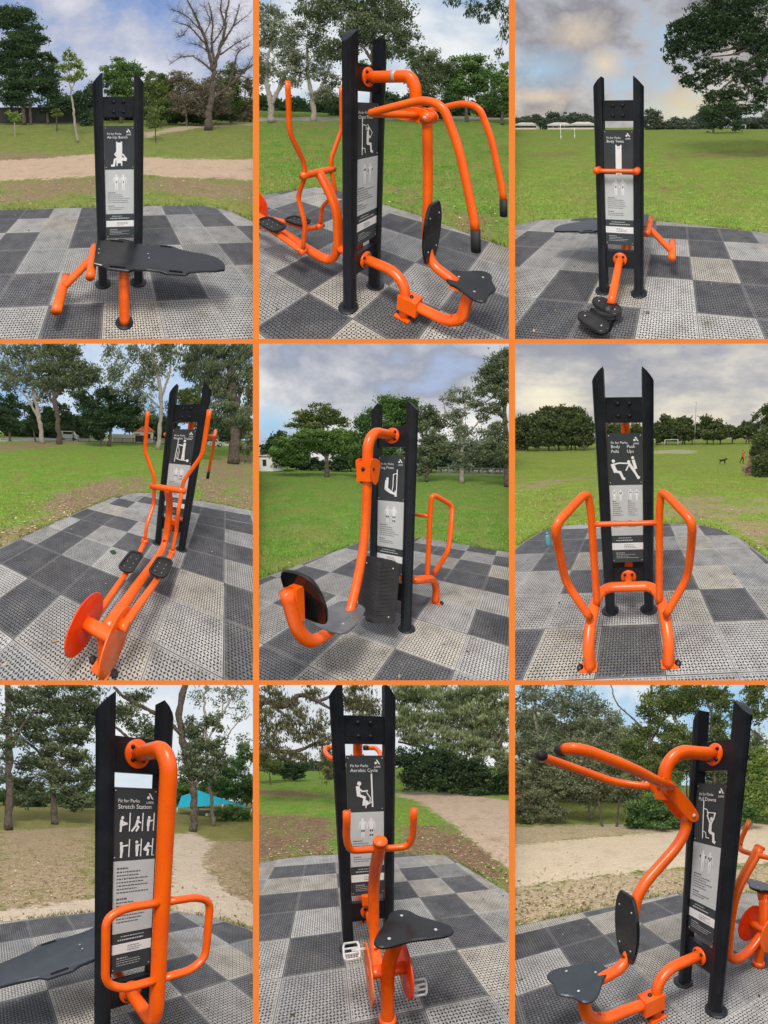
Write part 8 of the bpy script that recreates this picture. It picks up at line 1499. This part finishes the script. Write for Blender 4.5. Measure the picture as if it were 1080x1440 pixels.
# ------------------------------------------------------------------ skies
W3 = (1, 1, 1, 1)
SKIES = {
    0: ([(0, srgb(118, 150, 205)), (.35, srgb(150, 172, 212)), (.62, srgb(190, 195, 212)), (1, srgb(222, 222, 230))], [(.0, (1.25, 1.2, 1.12, 1)), (.62, (1.25, 1.18, 1.1, 1)), (.80, (1.0, 1.02, 1.04, 1)), (1, (.95, .95, .98, 1))], 3.2, 1.8, 3.1, [(.98, .68, .25, .12, srgb(252, 232, 205), .5)]),
    1: ([(0, srgb(160, 188, 218)), (.35, srgb(208, 219, 230)), (.65, srgb(238, 240, 242)), (1, srgb(250, 250, 250))], [(0, W3), (.7, (1.02, 1.02, 1.02, 1)), (1, (.93, .95, .98, 1))], 2.6, 2.2, 7.4, None),
    2: ([(0, srgb(176, 200, 220)), (.25, srgb(186, 188, 194)), (.5, srgb(152, 150, 156)), (.70, srgb(186, 181, 177)), (.86, srgb(222, 212, 194)), (1, srgb(250, 236, 208))], [(0, (1.15, 1.12, 1.02, 1)), (.65, (1.15, 1.1, 1.0, 1)), (.8, W3), (1, (.95, .95, .97, 1))], 2.4, 1.7, 1.7,
        [(.66, .66, .20, .10, srgb(255, 226, 135), .95), (.80, .72, .22, .10, srgb(252, 232, 190), .7), (.36, .81, .10, .06, srgb(255, 236, 200), .8), (.26, .90, .16, .07, srgb(246, 226, 196), .5), (.15, .72, .18, .03, srgb(250, 228, 198), .6), (.12, .80, .24, .08, srgb(176, 214, 242), .85)]),
    3: ([(0, srgb(150, 190, 232)), (.4, srgb(190, 212, 238)), (.7, srgb(225, 232, 240)), (1, srgb(245, 246, 248))], [(0, W3), (.75, W3), (1, (.95, .97, 1, 1))], 2.4, 1.5, 4.4, None),
    4: ([(0, srgb(172, 188, 218)), (.25, srgb(164, 170, 184)), (.5, srgb(196, 199, 206)), (.75, srgb(228, 228, 229)), (1, srgb(250, 248, 243))], [(0, (1.1, 1.08, 1.04, 1)), (.7, (1.06, 1.04, 1.02, 1)), (.85, W3), (1, (.97, .97, 1.0, 1))], 2.8, 2.0, 9.2, [(.06, .74, .16, .10, srgb(150, 205, 240), .9)]),
    5: ([(0, srgb(146, 154, 172)), (.35, srgb(168, 170, 178)), (.6, srgb(198, 196, 194)), (1, srgb(246, 238, 218))], [(0, (1.1, 1.08, 1.0, 1)), (.78, (1.1, 1.08, 1.0, 1)), (.88, W3), (1, (.90, .91, .95, 1))], 2.2, 3.2, 2.2, [(.15, .82, .28, .05, srgb(255, 246, 215), .8), (.75, .84, .30, .035, srgb(245, 238, 215), .7)]),
    6: ([(0, srgb(190, 212, 235)), (.4, srgb(222, 230, 238)), (1, srgb(250, 250, 250))], [(0, W3), (1, W3)], 2.4, 1.5, 6.6, None),
    7: ([(0, srgb(205, 215, 225)), (.4, srgb(228, 232, 236)), (1, srgb(250, 250, 250))], [(0, W3), (1, W3)], 2.4, 1.5, 8.3, None),
    8: ([(0, srgb(150, 200, 235)), (.4, srgb(185, 215, 238)), (.62, srgb(225, 235, 242)), (1, srgb(250, 250, 250))], [(0, W3), (1, W3)], 3.0, 1.4, 5.5, None),
}
for c in range(9):
    st = ST[c]
    w = st.depth(np.array([335.0]))[0] + .25
    a, b, d, e = st.lim
    nx, ny = 12, 12
    us, vs = np.linspace(a - st.du, b - st.du, nx + 1), np.linspace(max(-.35, d - st.dv), e - st.dv, ny + 1)
    U, Vv = np.meshgrid(us, vs, indexing='ij')
    # the sheet curls forward very slightly at its sides
    W = st.raw(U.ravel(), Vv.ravel(), w - .10 * (U.ravel() / 1.1) ** 2)
    pos = np.c_[U.ravel() / CW + .5, Vv.ravel() / CH + .5, np.zeros(U.size)]
    A = np.arange((nx + 1) * (ny + 1)).reshape(nx + 1, ny + 1)
    F = np.stack([A[:-1, :-1], A[1:, :-1], A[1:, 1:], A[:-1, 1:]], -1).reshape(-1, 4)
    emit('sky', W, F.tolist(), m_sky('sky_over_' + STATIONS[c][0], *SKIES[c]), st, None, True, pos=pos, placed=True, kind='structure')

# ------------------------------------------------------------------ trees
PAL = {
    'dark': [(.012, .030, .014), (.030, .060, .022)], 'vdark': [(.008, .020, .010), (.026, .050, .018)],
    'mid': [(.024, .058, .015), (.075, .140, .034)], 'olive': [(.035, .060, .016), (.10, .13, .035)],
    'olived': [(.022, .036, .014), (.060, .078, .026)], 'bright': [(.060, .110, .020), (.150, .200, .045)],
    'bright2': [(.030, .070, .014), (.085, .150, .030)], 'gum': [(.060, .078, .046), (.165, .190, .125)],
    'gumd': [(.034, .052, .026), (.115, .140, .075)], 'gum2': [(.062, .090, .040), (.205, .240, .120)],
    'dry': [(.080, .070, .050), (.140, .125, .085)], 'dryolive': [(.055, .068, .036), (.150, .165, .090)],
    'brownleaf': [(.040, .046, .020), (.125, .120, .058)], 'far': [(.035, .052, .040), (.060, .080, .058)],
    'pink': [(.18, .10, .085), (.30, .19, .15)], 'brown': [(.09, .07, .06), (.16, .13, .11)],
}
GROUP = {c: 'trees and shrubs beyond the ' + STATIONS[c][0].replace('_', ' ') for c in range(9)}


AIRY = {'gum': .95, 'gumd': 1.35, 'vdark': 1.25, 'gum2': 1.5, 'brownleaf': 1.5, 'olive': 1.4, 'dryolive': 1.5}


def leaves(blobs, leaf, cover, clump, pal, hang, seed, f):
    leaf = leaf * f
    r = np.random.default_rng(seed)
    P, C = [], []
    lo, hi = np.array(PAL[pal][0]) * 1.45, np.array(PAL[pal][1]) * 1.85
    for bx, by, bz, rx, rz in blobs:
        rx, rz = rx * 1.12, rz * 1.12
        area = math.pi * rx * rz
        n = int(min(22000, max(80, cover * AIRY.get(pal, 1.7) * area / (leaf * leaf * .55))))
        k = max(9, int(2.0 / clump ** 2))
        d = r.normal(size=(k, 3)); d /= np.linalg.norm(d, axis=1)[:, None]
        cc = d * (r.random(k) ** .45)[:, None] * .88
        cr = clump * r.uniform(.35, 1.5, k)
        cb = np.clip(r.normal(.45, .25, k) + .28 * cc[:, 2], 0, 1)  # upper clumps paler, lower ones darker: crown shade put into leaf colour
        w = cr ** 2; w /= w.sum()
        i = r.choice(k, n, p=w)
        off = r.normal(size=(n, 3)); off *= .46
        off *= np.minimum(1, 1.9 / np.linalg.norm(off, axis=1))[:, None]
        q = cc[i] + off * cr[i][:, None] * np.array([1.25, 1.25, .85])
        ry = .5 * (rx + rz)
        P.append(np.array([bx, by, bz]) + q * np.array([rx, ry, rz]))
        t = np.clip(cb[i] - .06 + .42 * off[:, 2] + r.normal(0, .16, n), 0, 1)  # painted shade again: leaves on a clump's underside take darker colour
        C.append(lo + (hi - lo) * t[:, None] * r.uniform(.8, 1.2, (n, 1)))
    P = np.concatenate(P); C = np.concatenate(C); n = len(P)
    a = r.normal(size=(n, 3))
    if hang: a = a * .45 + np.array([0, 0, -1.0])
    a /= np.linalg.norm(a, axis=1)[:, None]
    b = np.cross(a, r.normal(size=(n, 3))); b /= np.linalg.norm(b, axis=1)[:, None]
    L = leaf * r.uniform(.55, 1.25, n)[:, None]; Wd = L * (.30 if hang else .48)
    V = np.stack([P - a * L, P + b * Wd, P + a * L, P - b * Wd], 1).reshape(-1, 3)
    return V, np.arange(4 * n).reshape(-1, 4), np.repeat(np.c_[C, np.ones(n)], 4, 0)


TREE_KEYS = ('cell', 'name', 'label', 'row', 'base', 'trunks', 'blobs', 'pal', 'leaf', 'cover', 'clump', 'hang', 'twigs')
for k, T_ in enumerate(TREES):
    T_ = dict(zip(TREE_KEYS, T_))
    c = T_['cell']; st = ST[c]
    tr = root(T_['name'], st, T_['base'], T_['label'], 'bush' if T_['name'] in ('bush', 'hedge', 'shrub', 'scrub', 'cypress_bush') else 'tree', T_['label'] if T_['row'] else GROUP[c])
    n = 0
    pale = T_['pal'] in ('gum', 'bright') or T_['name'] == 'gum_branch'
    if T_['trunks']:
        mbs = []; r = random.Random(k); g0 = T_['base'][2]
        for P, r0, r1 in T_['trunks']:
            P = np.array(P)
            if not mbs or abs(P[0][2] - g0) < .3: mbs.append(MB())
            mb = mbs[-1]
            L = np.linalg.norm(P[-1] - P[0])
            Q = bend(P, L * .12, max(L / 22, .05))
            Q[1:-1] += np.array([[r.gauss(0, .004 * L), r.gauss(0, .006 * L), 0] for _ in range(len(Q) - 2)])
            mb.tube(Q, np.linspace(r0, r1, len(Q)) * (1 + .12 * np.sin(np.arange(len(Q)) * 1.7)), 9)
        if T_.get('twigs'):
            ends = [np.array(q) for P, a, b in T_['trunks'] for q in bend(np.array(P), .3, .35)[len(P):]]
            for _ in range(T_['twigs']):
                e = ends[r.randrange(len(ends))] + np.array([r.gauss(0, .12), r.gauss(0, .1), r.gauss(0, .12)])
                if e[2] < 3.2: continue
                d = np.array([r.gauss(0, .7), r.gauss(0, .4), r.gauss(.55, .5)]); d /= np.linalg.norm(d)
                l = r.uniform(.25, 1.1)
                m = e + d * l * .5 + np.array([r.gauss(0, .05), 0, r.gauss(0, .05)])
                mb.tube([e, m, e + d * l + np.array([r.gauss(0, .1), 0, r.gauss(0, .12)])], [.011, .008, .004], 4)
        for mb in mbs:
            o = emit('trunk', np.array(mb.v), mb.f, PALEBARK if pale else BARK, st, tr)
            n += o is not None
    if T_['blobs']:
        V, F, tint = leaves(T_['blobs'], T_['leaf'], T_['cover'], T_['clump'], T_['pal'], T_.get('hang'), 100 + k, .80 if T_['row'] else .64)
        ok = ((V - st.p) @ st.R[2] > 1.0)
        W = st.place(V)
        F = F[ok[F].all(1)]
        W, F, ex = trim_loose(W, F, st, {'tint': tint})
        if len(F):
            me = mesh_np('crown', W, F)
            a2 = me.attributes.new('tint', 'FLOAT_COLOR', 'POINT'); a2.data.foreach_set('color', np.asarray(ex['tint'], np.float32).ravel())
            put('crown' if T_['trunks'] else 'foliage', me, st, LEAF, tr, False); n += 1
    if not n: bpy.data.objects.remove(tr)

# ------------------------------------------------------------------ other things in the parks
sp = {k: np.array(v) for k, v in SPOTS.items()}


class Thing:
    def __init__(self, c, name, base, label, cat, group=None, az=0.0):
        self.st = ST[c]; self.base = np.array(base, float); self.az = az
        self.root = root(name, self.st, base, label, cat, group)

    def part(self, name, mat, mb, parent=None, smooth=False, label=None, tint=None):
        V = np.array(mb.v, float); c, s = math.cos(self.az), math.sin(self.az)
        V = np.c_[V[:, 0] * c - V[:, 1] * s, V[:, 0] * s + V[:, 1] * c, V[:, 2]] + self.base
        return emit(name, V, mb.f, mat, self.st, parent or self.root, smooth, label=label, tint=tint)


def azim(a, b): return math.atan2(b[1] - a[1], b[0] - a[0])


def wall_run(c, name, a, b, h, mat, label, cat, bay=2.4, kind='solid', z0=0.0):
    L = np.linalg.norm(b[:2] - a[:2]); t = Thing(c, name, a, label, cat, az=azim(a, b))
    n = max(1, round(L / bay))
    for k in range(n):
        x0, x1 = k * L / n + .03, (k + 1) * L / n - .03
        mb = MB()
        if kind == 'solid':
            mb.box(x0, x1, -.03, .03, z0 + .05, h)
        else:
            mb.box(x0, x1, -.025, .025, h - .07, h); mb.box(x0, x1, -.025, .025, .12, .19)
            m = max(3, int((x1 - x0) / .16))
            for j in range(m): mb.box(x0 + (j + .3) * (x1 - x0) / m, x0 + (j + .55) * (x1 - x0) / m, -.015, .015, .19, h - .07)
        t.part('panel', mat, mb)
    for k in range(n + 1): t.part('post', mat, MB().box(k * L / n - .05, k * L / n + .05, -.05, .05, 0, h + .08))
    return t


def car(c, base, az, label, paint, van=False):
    t = Thing(c, 'parked_car' if not van else 'parked_van', base, label, 'car' if not van else 'van', az=az)
    if van: prof = [(-2.3, .35), (-2.3, 1.9), (-2.15, 2.0), (1.3, 2.0), (1.75, 1.25), (2.35, 1.05), (2.4, .35)]
    else: prof = [(-2.1, .32), (-2.12, .85), (-1.85, .95), (-1.35, 1.42), (.35, 1.44), (1.05, .95), (2.0, .80), (2.1, .32)]
    t.part('body', paint, MB().plate(prof, [], (0, -.85, 0), (1, 0, 0), (0, 0, 1), -1.7, -.12) if False else MB().plate(prof[::-1], [], (0, .85, 0), (1, 0, 0), (0, 0, 1), 1.7, .10))
    win = [(.95, 1.3), (1.3, 1.85), (-1.0, 1.85), (-1.0, 1.3)] if van else [(.85, .96), (.30, 1.34), (-1.28, 1.34), (-1.62, .96)]
    for y in (-.875, .855): t.part('window', GLASS, MB().plate(win, [], (0, y + .02, 0), (1, 0, 0), (0, 0, 1), .02, .004))
    for x in (-1.35, 1.35):
        for y in (-.78, .78):
            w = t.part('wheel', RUBBER2, MB().rod((x, y - .11, .32), (x, y + .11, .32), .32, seg=18), smooth=True)
            t.part('rim', STEEL, MB().rod((x, y - .12, .32), (x, y + .12, .32), .18, seg=12), w)
    t.part('headlight', WHITEP, MB().box(2.0, 2.09, -.75, -.45, .60, .74)); t.part('headlight', WHITEP, MB().box(2.0, 2.09, .45, .75, .60, .74))
    return t


def hut(c, a, b, h, roof, depth, wmat, rmat, label, name='building', wins=3, cat='building', ov=.4):
    L = np.linalg.norm(b[:2] - a[:2]); t = Thing(c, name, a, label, cat, az=azim(a, b))
    w = t.part('wall', wmat, MB().box(0, L, 0, depth, 0, h))
    V = [(-ov, -ov, h), (L + ov, -ov, h), (L + ov, depth + ov, h), (-ov, depth + ov, h), (min(L * .25, depth * .5), depth / 2, h + roof), (L - min(L * .25, depth * .5), depth / 2, h + roof)]
    t.part('roof', rmat, MB().add(V, [(0, 1, 5, 4), (1, 2, 5), (2, 3, 4, 5), (3, 0, 4), (3, 2, 1, 0)]))
    for k in range(wins):
        x = L * (k + .5) / wins
        f = t.part('window', GLASS, MB().box(x - L * .12, x + L * .12, -.04, -.005, h * .35, h * .78))
        t.part('frame', WHITEP, MB().box(x - L * .13, x + L * .13, -.05, -.03, h * .78, h * .82), f)
    return t


# beyond the sit up bench
wall_run(0, 'boundary_fence', sp['fence0a'], sp['fence0b'], 2.75, DARKFENCE, 'long dark panel fence under the evergreens left of the sit up bench', 'fence')
# beyond the chest press
car(1, sp['car_a'], R(-15), 'dark hatchback parked under the trees beyond the chest press lawn', CARDARK)
car(1, sp['car_b'], R(-25), 'silver car parked beside the pale trunk at the left of the chest press scene', CARSILVER)
# beyond the body twister
hut(2, sp['pav0a'], sp['pav0b'], 2.6, 1.2, 6, CREAM, ROOFG, 'leftmost low pavilion with a pale roof across the oval', 'pavilion', 5, 'pavilion')
hut(2, sp['pav1a'], sp['pav1b'], 2.5, 1.3, 6, CREAM, ROOFG, 'middle low pavilion across the oval behind the white goal posts', 'pavilion', 4, 'pavilion')
hut(2, sp['pav2a'], sp['pav2b'], 2.7, 1.4, 6, CREAM, ROOFG, 'pavilion with a pale roof touching the left post of the body twister', 'pavilion', 5, 'pavilion')
for key, h, lab in (('post2a', 1.85, 'taller white post standing on the oval left of the body twister'), ('post2b', 1.45, 'shorter white post on the oval nearer the body twister posts')):
    t = Thing(2, 'goal_post', sp[key], lab, 'goal post')
    t.part('pole', WHITEP, MB().rod((0, 0, 0), (0, 0, h), .035, .03, 10, 4), smooth=True); t.part('padding', WHITEP, MB().rod((0, 0, 0), (0, 0, .45), .05, seg=12), smooth=True)


def goal(c, a, b, h, label):
    L = np.linalg.norm(b[:2] - a[:2]); t = Thing(c, 'soccer_goal', a, label, 'soccer goal', az=azim(a, b))
    for x in (0, L): t.part('upright', WHITEP, MB().rod((x, 0, 0), (x, 0, h), .11, seg=8), smooth=True)
    t.part('crossbar', WHITEP, MB().rod((0, 0, h), (L, 0, h), .11, seg=8), smooth=True)
    for x in (0, L): t.part('stay', WHITEP, MB().rod((x, 0, h), (x, 1.6, 0), .06, seg=8), smooth=True)


goal(2, sp['goal2a'], sp['goal2b'], 2.2, 'white goal frame under the hanging boughs at the far side of the oval')
# beyond the rhythm trainer
car(3, sp['van3'], R(30), 'white van on the street beyond the rhythm trainer lawn', WHITEP, True)
car(3, sp['car3'], R(12), 'silver car behind the right post of the rhythm trainer', CARSILVER)
wall_run(3, 'garden_wall', sp['wall3a'], sp['wall3b'], 1.7, CREAM, 'cream garden wall across the street left of the rhythm trainer posts', 'wall', 3.0)
hut(3, sp['house3a'], sp['house3b'], 2.6, 1.5, 6, CREAM, BRICK, 'cream house with a tiled roof across the street behind the rhythm trainer', 'house', 2, 'house')
wall_run(3, 'railing', sp['rail3a'], sp['rail3b'], 1.0, DARKFENCE, 'low dark railing along the far path beyond the rhythm trainer', 'railing', 2.2, 'bars')
t = Thing(3, 'utility_pole', sp['pole3'], 'slim grey utility pole between the gums beyond the rhythm trainer', 'pole')
t.part('pole', BARK, MB().rod((0, 0, 0), (0, 0, 5.4), .11, .08, 10, 5), smooth=True); t.part('crossarm', BARK, MB().box(-.7, .7, -.05, .05, 4.8, 4.95))
t = Thing(3, 'notice_kiosk', sp['kiosk3'], 'small black signboard by the street just left of the rhythm trainer posts', 'signboard')
t.part('panel', DARKFENCE, MB().box(-.85, .85, -.05, .05, .45, 1.55))
for x in (-.7, .7): t.part('leg', DARKFENCE, MB().box(x - .05, x + .05, -.04, .04, 0, .45))
mb = MB(); rr = random.Random(3)
pts = [(.055 * math.cos(a) * rr.uniform(.6, 1.2), .04 * math.sin(a) * rr.uniform(.6, 1.2)) for a in np.linspace(0, 6.283, 11, endpoint=False)]
V = [(0, 0, .035)] + [(x, y, .004 + rr.uniform(0, .022)) for x, y in pts] + [(x * .5, y * .5, .03 + rr.uniform(-.012, .012)) for x, y in pts]
F = [(0, 12 + k, 12 + (k + 1) % 11) for k in range(11)] + [(12 + k, 1 + k, 1 + (k + 1) % 11, 12 + (k + 1) % 11) for k in range(11)]
emit('plastic_scrap', np.array(V) + sp['scrap'], F, GREENSCRAP, ST[3], None, False, label='crumpled dark green scrap lying on a pale tile beside the left pedal', cat='litter')
# beyond the leg press
hut(4, sp['shed4a'], sp['shed4b'], 2.5, .7, 5, WHITEP, ROOFG, 'white shed at the far left edge beyond the leg press lawn', 'shed', 1, 'shed')
wall_run(4, 'park_fence', sp['fence4a'], sp['fence4b'], 1.25, GREYFENCE, 'pale grey fence under the gums right of the leg press posts', 'fence', 1.6, 'bars')
# beyond the push up frame
t = Thing(5, 'floodlight_pole', sp['pole5'], 'tall thin floodlight pole rising behind the right trees of the oval', 'light pole')
t.part('pole', GREYFENCE, MB().rod((0, 0, 0), (0, 0, 17.5), .20, .11, 10, 6), smooth=True); t.part('crossarm', GREYFENCE, MB().box(-.9, .9, -.08, .08, 17.3, 17.5))
for x in (-.7, 0, .7): t.part('lamp', WHITEP, MB().box(x - .2, x + .2, -.3, -.08, 17.3, 17.7))
goal(5, sp['goal5a'], sp['goal5b'], 2.3, 'white goal frame on the oval just right of the push up frame posts')
t = Thing(5, 'drink_bottle', sp['bottle'], 'teal drink bottle standing on the pad left of the push up frame', 'bottle')
t.part('body', TEAL, MB().tube([(0, 0, z) for z in (.002, .006, .05, .15, .172, .186)], [.030, .034, .034, .034, .027, .017], 20), smooth=True)
t.part('cap', TEAL, MB().rod((0, 0, .186), (0, 0, .222), .019, .017), smooth=True)
# a person walking a dog, far out on the oval
pts = [(0, 0, .95), (0, .01, 1.12), (0, .0, 1.30), (0, .0, 1.43), (0, -.02, 1.52), (0, -.04, 1.62), (0, -.04, 1.71),
       (-.17, 0, 1.40), (-.24, .03, 1.12), (-.25, -.10, .90), (-.25, -.14, .82), (.17, 0, 1.40), (.25, .0, 1.13), (.26, -.16, .95), (.26, -.22, .88),
       (-.10, 0, .90), (-.11, -.12, .52), (-.11, -.10, .09), (-.11, -.22, .04), (.10, 0, .90), (.11, .12, .52), (.11, .26, .12), (.11, .18, .05)]
ed = [(0, 1), (1, 2), (2, 3), (3, 4), (4, 5), (5, 6), (3, 7), (7, 8), (8, 9), (9, 10), (3, 11), (11, 12), (12, 13), (13, 14), (0, 15), (15, 16), (16, 17), (17, 18), (0, 19), (19, 20), (20, 21), (21, 22)]
rad = [.15, .135, .15, .09, .055, .09, .085, .07, .05, .04, .04, .07, .05, .04, .04, .10, .07, .045, .04, .10, .07, .045, .04]
V, F = skin_mesh(pts, ed, rad, 2)
az = R(-70); V = V @ np.array([[math.cos(az), math.sin(az), 0], [-math.sin(az), math.cos(az), 0], [0, 0, 1]]).T
cc = np.where((V[:, 2] > 1.48)[:, None], np.array([.40, .21, .14]), np.where((V[:, 2] > .88)[:, None], np.array([.62, .07, .02]), np.array([.014, .014, .017])))
pr = root('person', ST[5], sp['person'], 'person in a red top and dark trousers walking on the oval beside the pinkish bush', 'person')
emit('body', V + sp['person'], F, BLADE, ST[5], pr, True, tint=np.c_[cc, np.ones(len(V))])
V, F = skin_mesh([(0, -.01, 1.60), (0, .0, 1.70), (0, .03, 1.74)], [(0, 1), (1, 2)], [.085, .098, .085], 2)
emit('hair', V + sp['person'] + np.array([0, .02, .02]), F, DARKCLOTH, ST[5], pr, True)
pts = [(-.32, 0, .50), (0, 0, .47), (.26, 0, .50), (.40, 0, .62), (.50, 0, .66), (.63, 0, .62), (.46, .05, .74), (.46, -.05, .74), (-.45, 0, .55), (-.60, 0, .68),
       (.26, .10, .40), (.25, .10, .22), (.27, .10, .02), (.26, -.10, .40), (.32, -.10, .22), (.29, -.10, .02), (-.32, .10, .38), (-.24, .10, .26), (-.36, .10, .16), (-.32, .10, .02), (-.32, -.10, .38), (-.30, -.10, .26), (-.44, -.10, .16), (-.42, -.10, .02)]
ed = [(0, 1), (1, 2), (2, 3), (3, 4), (4, 5), (4, 6), (4, 7), (0, 8), (8, 9), (2, 10), (10, 11), (11, 12), (2, 13), (13, 14), (14, 15), (0, 16), (16, 17), (17, 18), (18, 19), (0, 20), (20, 21), (21, 22), (22, 23)]
rad = [.13, .13, .16, .10, .095, .05, .03, .03, .04, .025, .07, .045, .04, .07, .045, .04, .085, .06, .04, .035, .085, .06, .04, .035]
V, F = skin_mesh(pts, ed, rad, 2)
emit('dog', V + sp['dog'], F, DOGFUR, ST[5], None, True, label='black dog standing on the oval left of the person in the red top', cat='dog')
# beyond the stretch station
a, b, c_, d, e, f = (sp['sail_' + k] for k in 'abcdef')
t = Thing(6, 'shade_sail', (a[0], a[1], 0), 'turquoise shade sail peaked over the far playground right of the stretch station', 'shade sail')
g = lambda p: p - t.base
def sheet(P, Q, S_, n=8, sag=.12):
    V, F = [], []
    for i in range(n + 1):
        for j in range(n + 1 - i):
            u, v = i / n, j / n; w = 1 - u - v
            p = g(P) * w + g(Q) * u + g(S_) * v
            p = p - np.array([0, 0, sag * 9 * u * v * w + sag * 2 * (u * v + v * w + w * u)]); V.append(p)
    id_ = lambda i, j: sum(n + 1 - k for k in range(i)) + j
    for i in range(n):
        for j in range(n - i):
            F.append((id_(i, j), id_(i + 1, j), id_(i, j + 1)))
            if j < n - i - 1: F.append((id_(i + 1, j), id_(i + 1, j + 1), id_(i, j + 1)))
    return MB().add(V, F)
t.part('sail', TURQ, sheet(b, a, d), smooth=True); t.part('sail', TURQ, sheet(b, d, c_), smooth=True); t.part('sail', TURQ, sheet(b, c_, e), smooth=True); t.part('sail', TURQ, sheet(b, f, a), smooth=True)
for q in (a, c_, d): t.part('mast', STEEL, MB().rod(g(np.array([q[0], q[1], -.1])), g(q), .06, seg=8), smooth=True)
t = Thing(6, 'play_equipment', sp['play6'], 'low black and yellow play equipment under the turquoise shade sail', 'play equipment')
t.part('deck', DARKFENCE, MB().box(-.8, .8, -.5, .5, .25, .5)); t.part('side_panel', CREAM, MB().box(-.75, .2, -.53, -.505, .02, .25))
for x in (-.7, .7):
    for y in (-.4, .4): t.part('leg', DARKFENCE, MB().box(x - .05, x + .05, y - .05, y + .05, 0, .25))
t = Thing(6, 'picnic_shelter', sp['table6'], 'small flat dark roofed shelter left of the stretch station post in the far park', 'shelter')
t.part('roof', DARKFENCE, MB().box(-.9, .9, -.8, .8, 1.45, 1.6))
for x in (-.75, .75): t.part('post', BARK, MB().box(x - .06, x + .06, -.06, .06, 0, 1.45))
# beyond the pull down machine
hut(8, sp['house8a'], sp['house8b'], 2.9, 1.2, 5, BRICK, ROOFG, 'red brick house glimpsed through the scrub left of the raised arms', 'house', 1, 'house', ov=.15)

# ------------------------------------------------------------------ orange strips between the terraces
for row in range(3):
    dw = (2 - row) * STEP - 2.15
    up = (1 - row) * CH
    W = lambda u, v, w: u * EX + v * EU + w * EF
    base = W(0, up - CH / 2, dw)
    fr = bpy.data.objects.new('divider_frame', None); col.objects.link(fr); fr.location = Vector(base); fr.empty_display_size = .1
    ORIGIN[fr.name] = np.array(fr.location)
    prop(fr, ['orange strips dividing the top three terraces', 'orange strips and rail framing the middle three terraces', 'orange strips and rail framing the lowest three terraces'][row], 'divider', 'orange divider strips')

    def bar(name, u0, u1, v0, v1):
        P = [W(u, v, dw + w) for w in (0, .06) for u, v in ((u0, v0), (u1, v0), (u1, v1), (u0, v1))]
        me = bpy.data.meshes.new(name)
        me.from_pydata([tuple(p) for p in P], [], [(3, 2, 1, 0), (4, 5, 6, 7), (0, 1, 5, 4), (1, 2, 6, 5), (2, 3, 7, 6), (3, 0, 4, 7)])
        at = me.attributes.new('pos', 'FLOAT_VECTOR', 'POINT'); at.data.foreach_set('vector', np.array(P, np.float32).ravel())
        put(name, me, None, FRAMEOR, fr, False)
    hw, hh = .0275, .021
    top = up + CH / 2 - hh if row > 0 else up + CH / 2 + .7
    for u in (-CW / 2, CW / 2): bar('upright_strip', u - hw, u + hw, up - CH / 2 + (hh if row < 2 else -.7), top)
    if row > 0: bar('rail_strip', -CW * 1.5 - .7, CW * 1.5 + .7, up + CH / 2 - hh, up + CH / 2 + hh)

# ------------------------------------------------------------------ daylight
world = bpy.data.worlds.new('World'); scene.world = world; world.use_nodes = True
wt = world.node_tree; wt.nodes.clear()
bg = wt.nodes.new('ShaderNodeBackground'); sk = wt.nodes.new('ShaderNodeTexSky'); wo = wt.nodes.new('ShaderNodeOutputWorld')
SUN_EL, SUN_AZ = R(54), R(188)
sk.sky_type = 'NISHITA'; sk.sun_disc = False; sk.sun_elevation = SUN_EL; sk.sun_rotation = SUN_AZ
sk.air_density = 1.0; sk.dust_density = 6.0; sk.ozone_density = .6
bg.inputs['Strength'].default_value = 0.13
tc = wt.nodes.new('ShaderNodeTexCoord'); sx = wt.nodes.new('ShaderNodeSeparateXYZ'); mr = wt.nodes.new('ShaderNodeMapRange'); mx = wt.nodes.new('ShaderNodeMix')
mx.data_type = 'RGBA'; mr.inputs[1].default_value = -.05; mr.inputs[2].default_value = .25; mr.inputs[3].default_value = 0; mr.inputs[4].default_value = .5
wt.links.new(tc.outputs['Generated'], sx.inputs[0]); wt.links.new(sx.outputs[2], mr.inputs[0]); wt.links.new(mr.outputs[0], mx.inputs[0])
wt.links.new(sk.outputs[0], mx.inputs[6]); mx.inputs[7].default_value = (8.2, 8.3, 8.6, 1)      # thin bright cloud over the blue
wt.links.new(mx.outputs[2], bg.inputs[0]); wt.links.new(bg.outputs[0], wo.inputs[0])
sun = bpy.data.lights.new('Sun', 'SUN'); sun.energy = 2.0; sun.angle = R(14); sun.color = (1.0, .955, .89)
so = bpy.data.objects.new('Sun', sun); col.objects.link(so)
to_sun = Vector((math.sin(SUN_AZ) * math.cos(SUN_EL), math.cos(SUN_AZ) * math.cos(SUN_EL), math.sin(SUN_EL)))
so.rotation_euler = to_sun.to_track_quat('Z', 'Y').to_euler(); so.location = (0, -10, 15)

# ------------------------------------------------------------------ camera
cam = bpy.data.cameras.new('Camera'); cam.type = 'ORTHO'; cam.ortho_scale = CH * 3
cam.clip_start, cam.clip_end = .1, 300
co_ = bpy.data.objects.new('Camera', cam); col.objects.link(co_)
co_.location = Vector(tuple(EF * -14.0)); co_.rotation_euler = (math.pi / 2 - TILT, 0, 0)
scene.camera = co_
scene.view_settings.view_transform = 'Standard'; scene.view_settings.look = 'None'; scene.view_settings.exposure = 0; scene.view_settings.gamma = 1
scene.render.resolution_x, scene.render.resolution_y = 768, 1024
scene.cycles.use_denoising = True
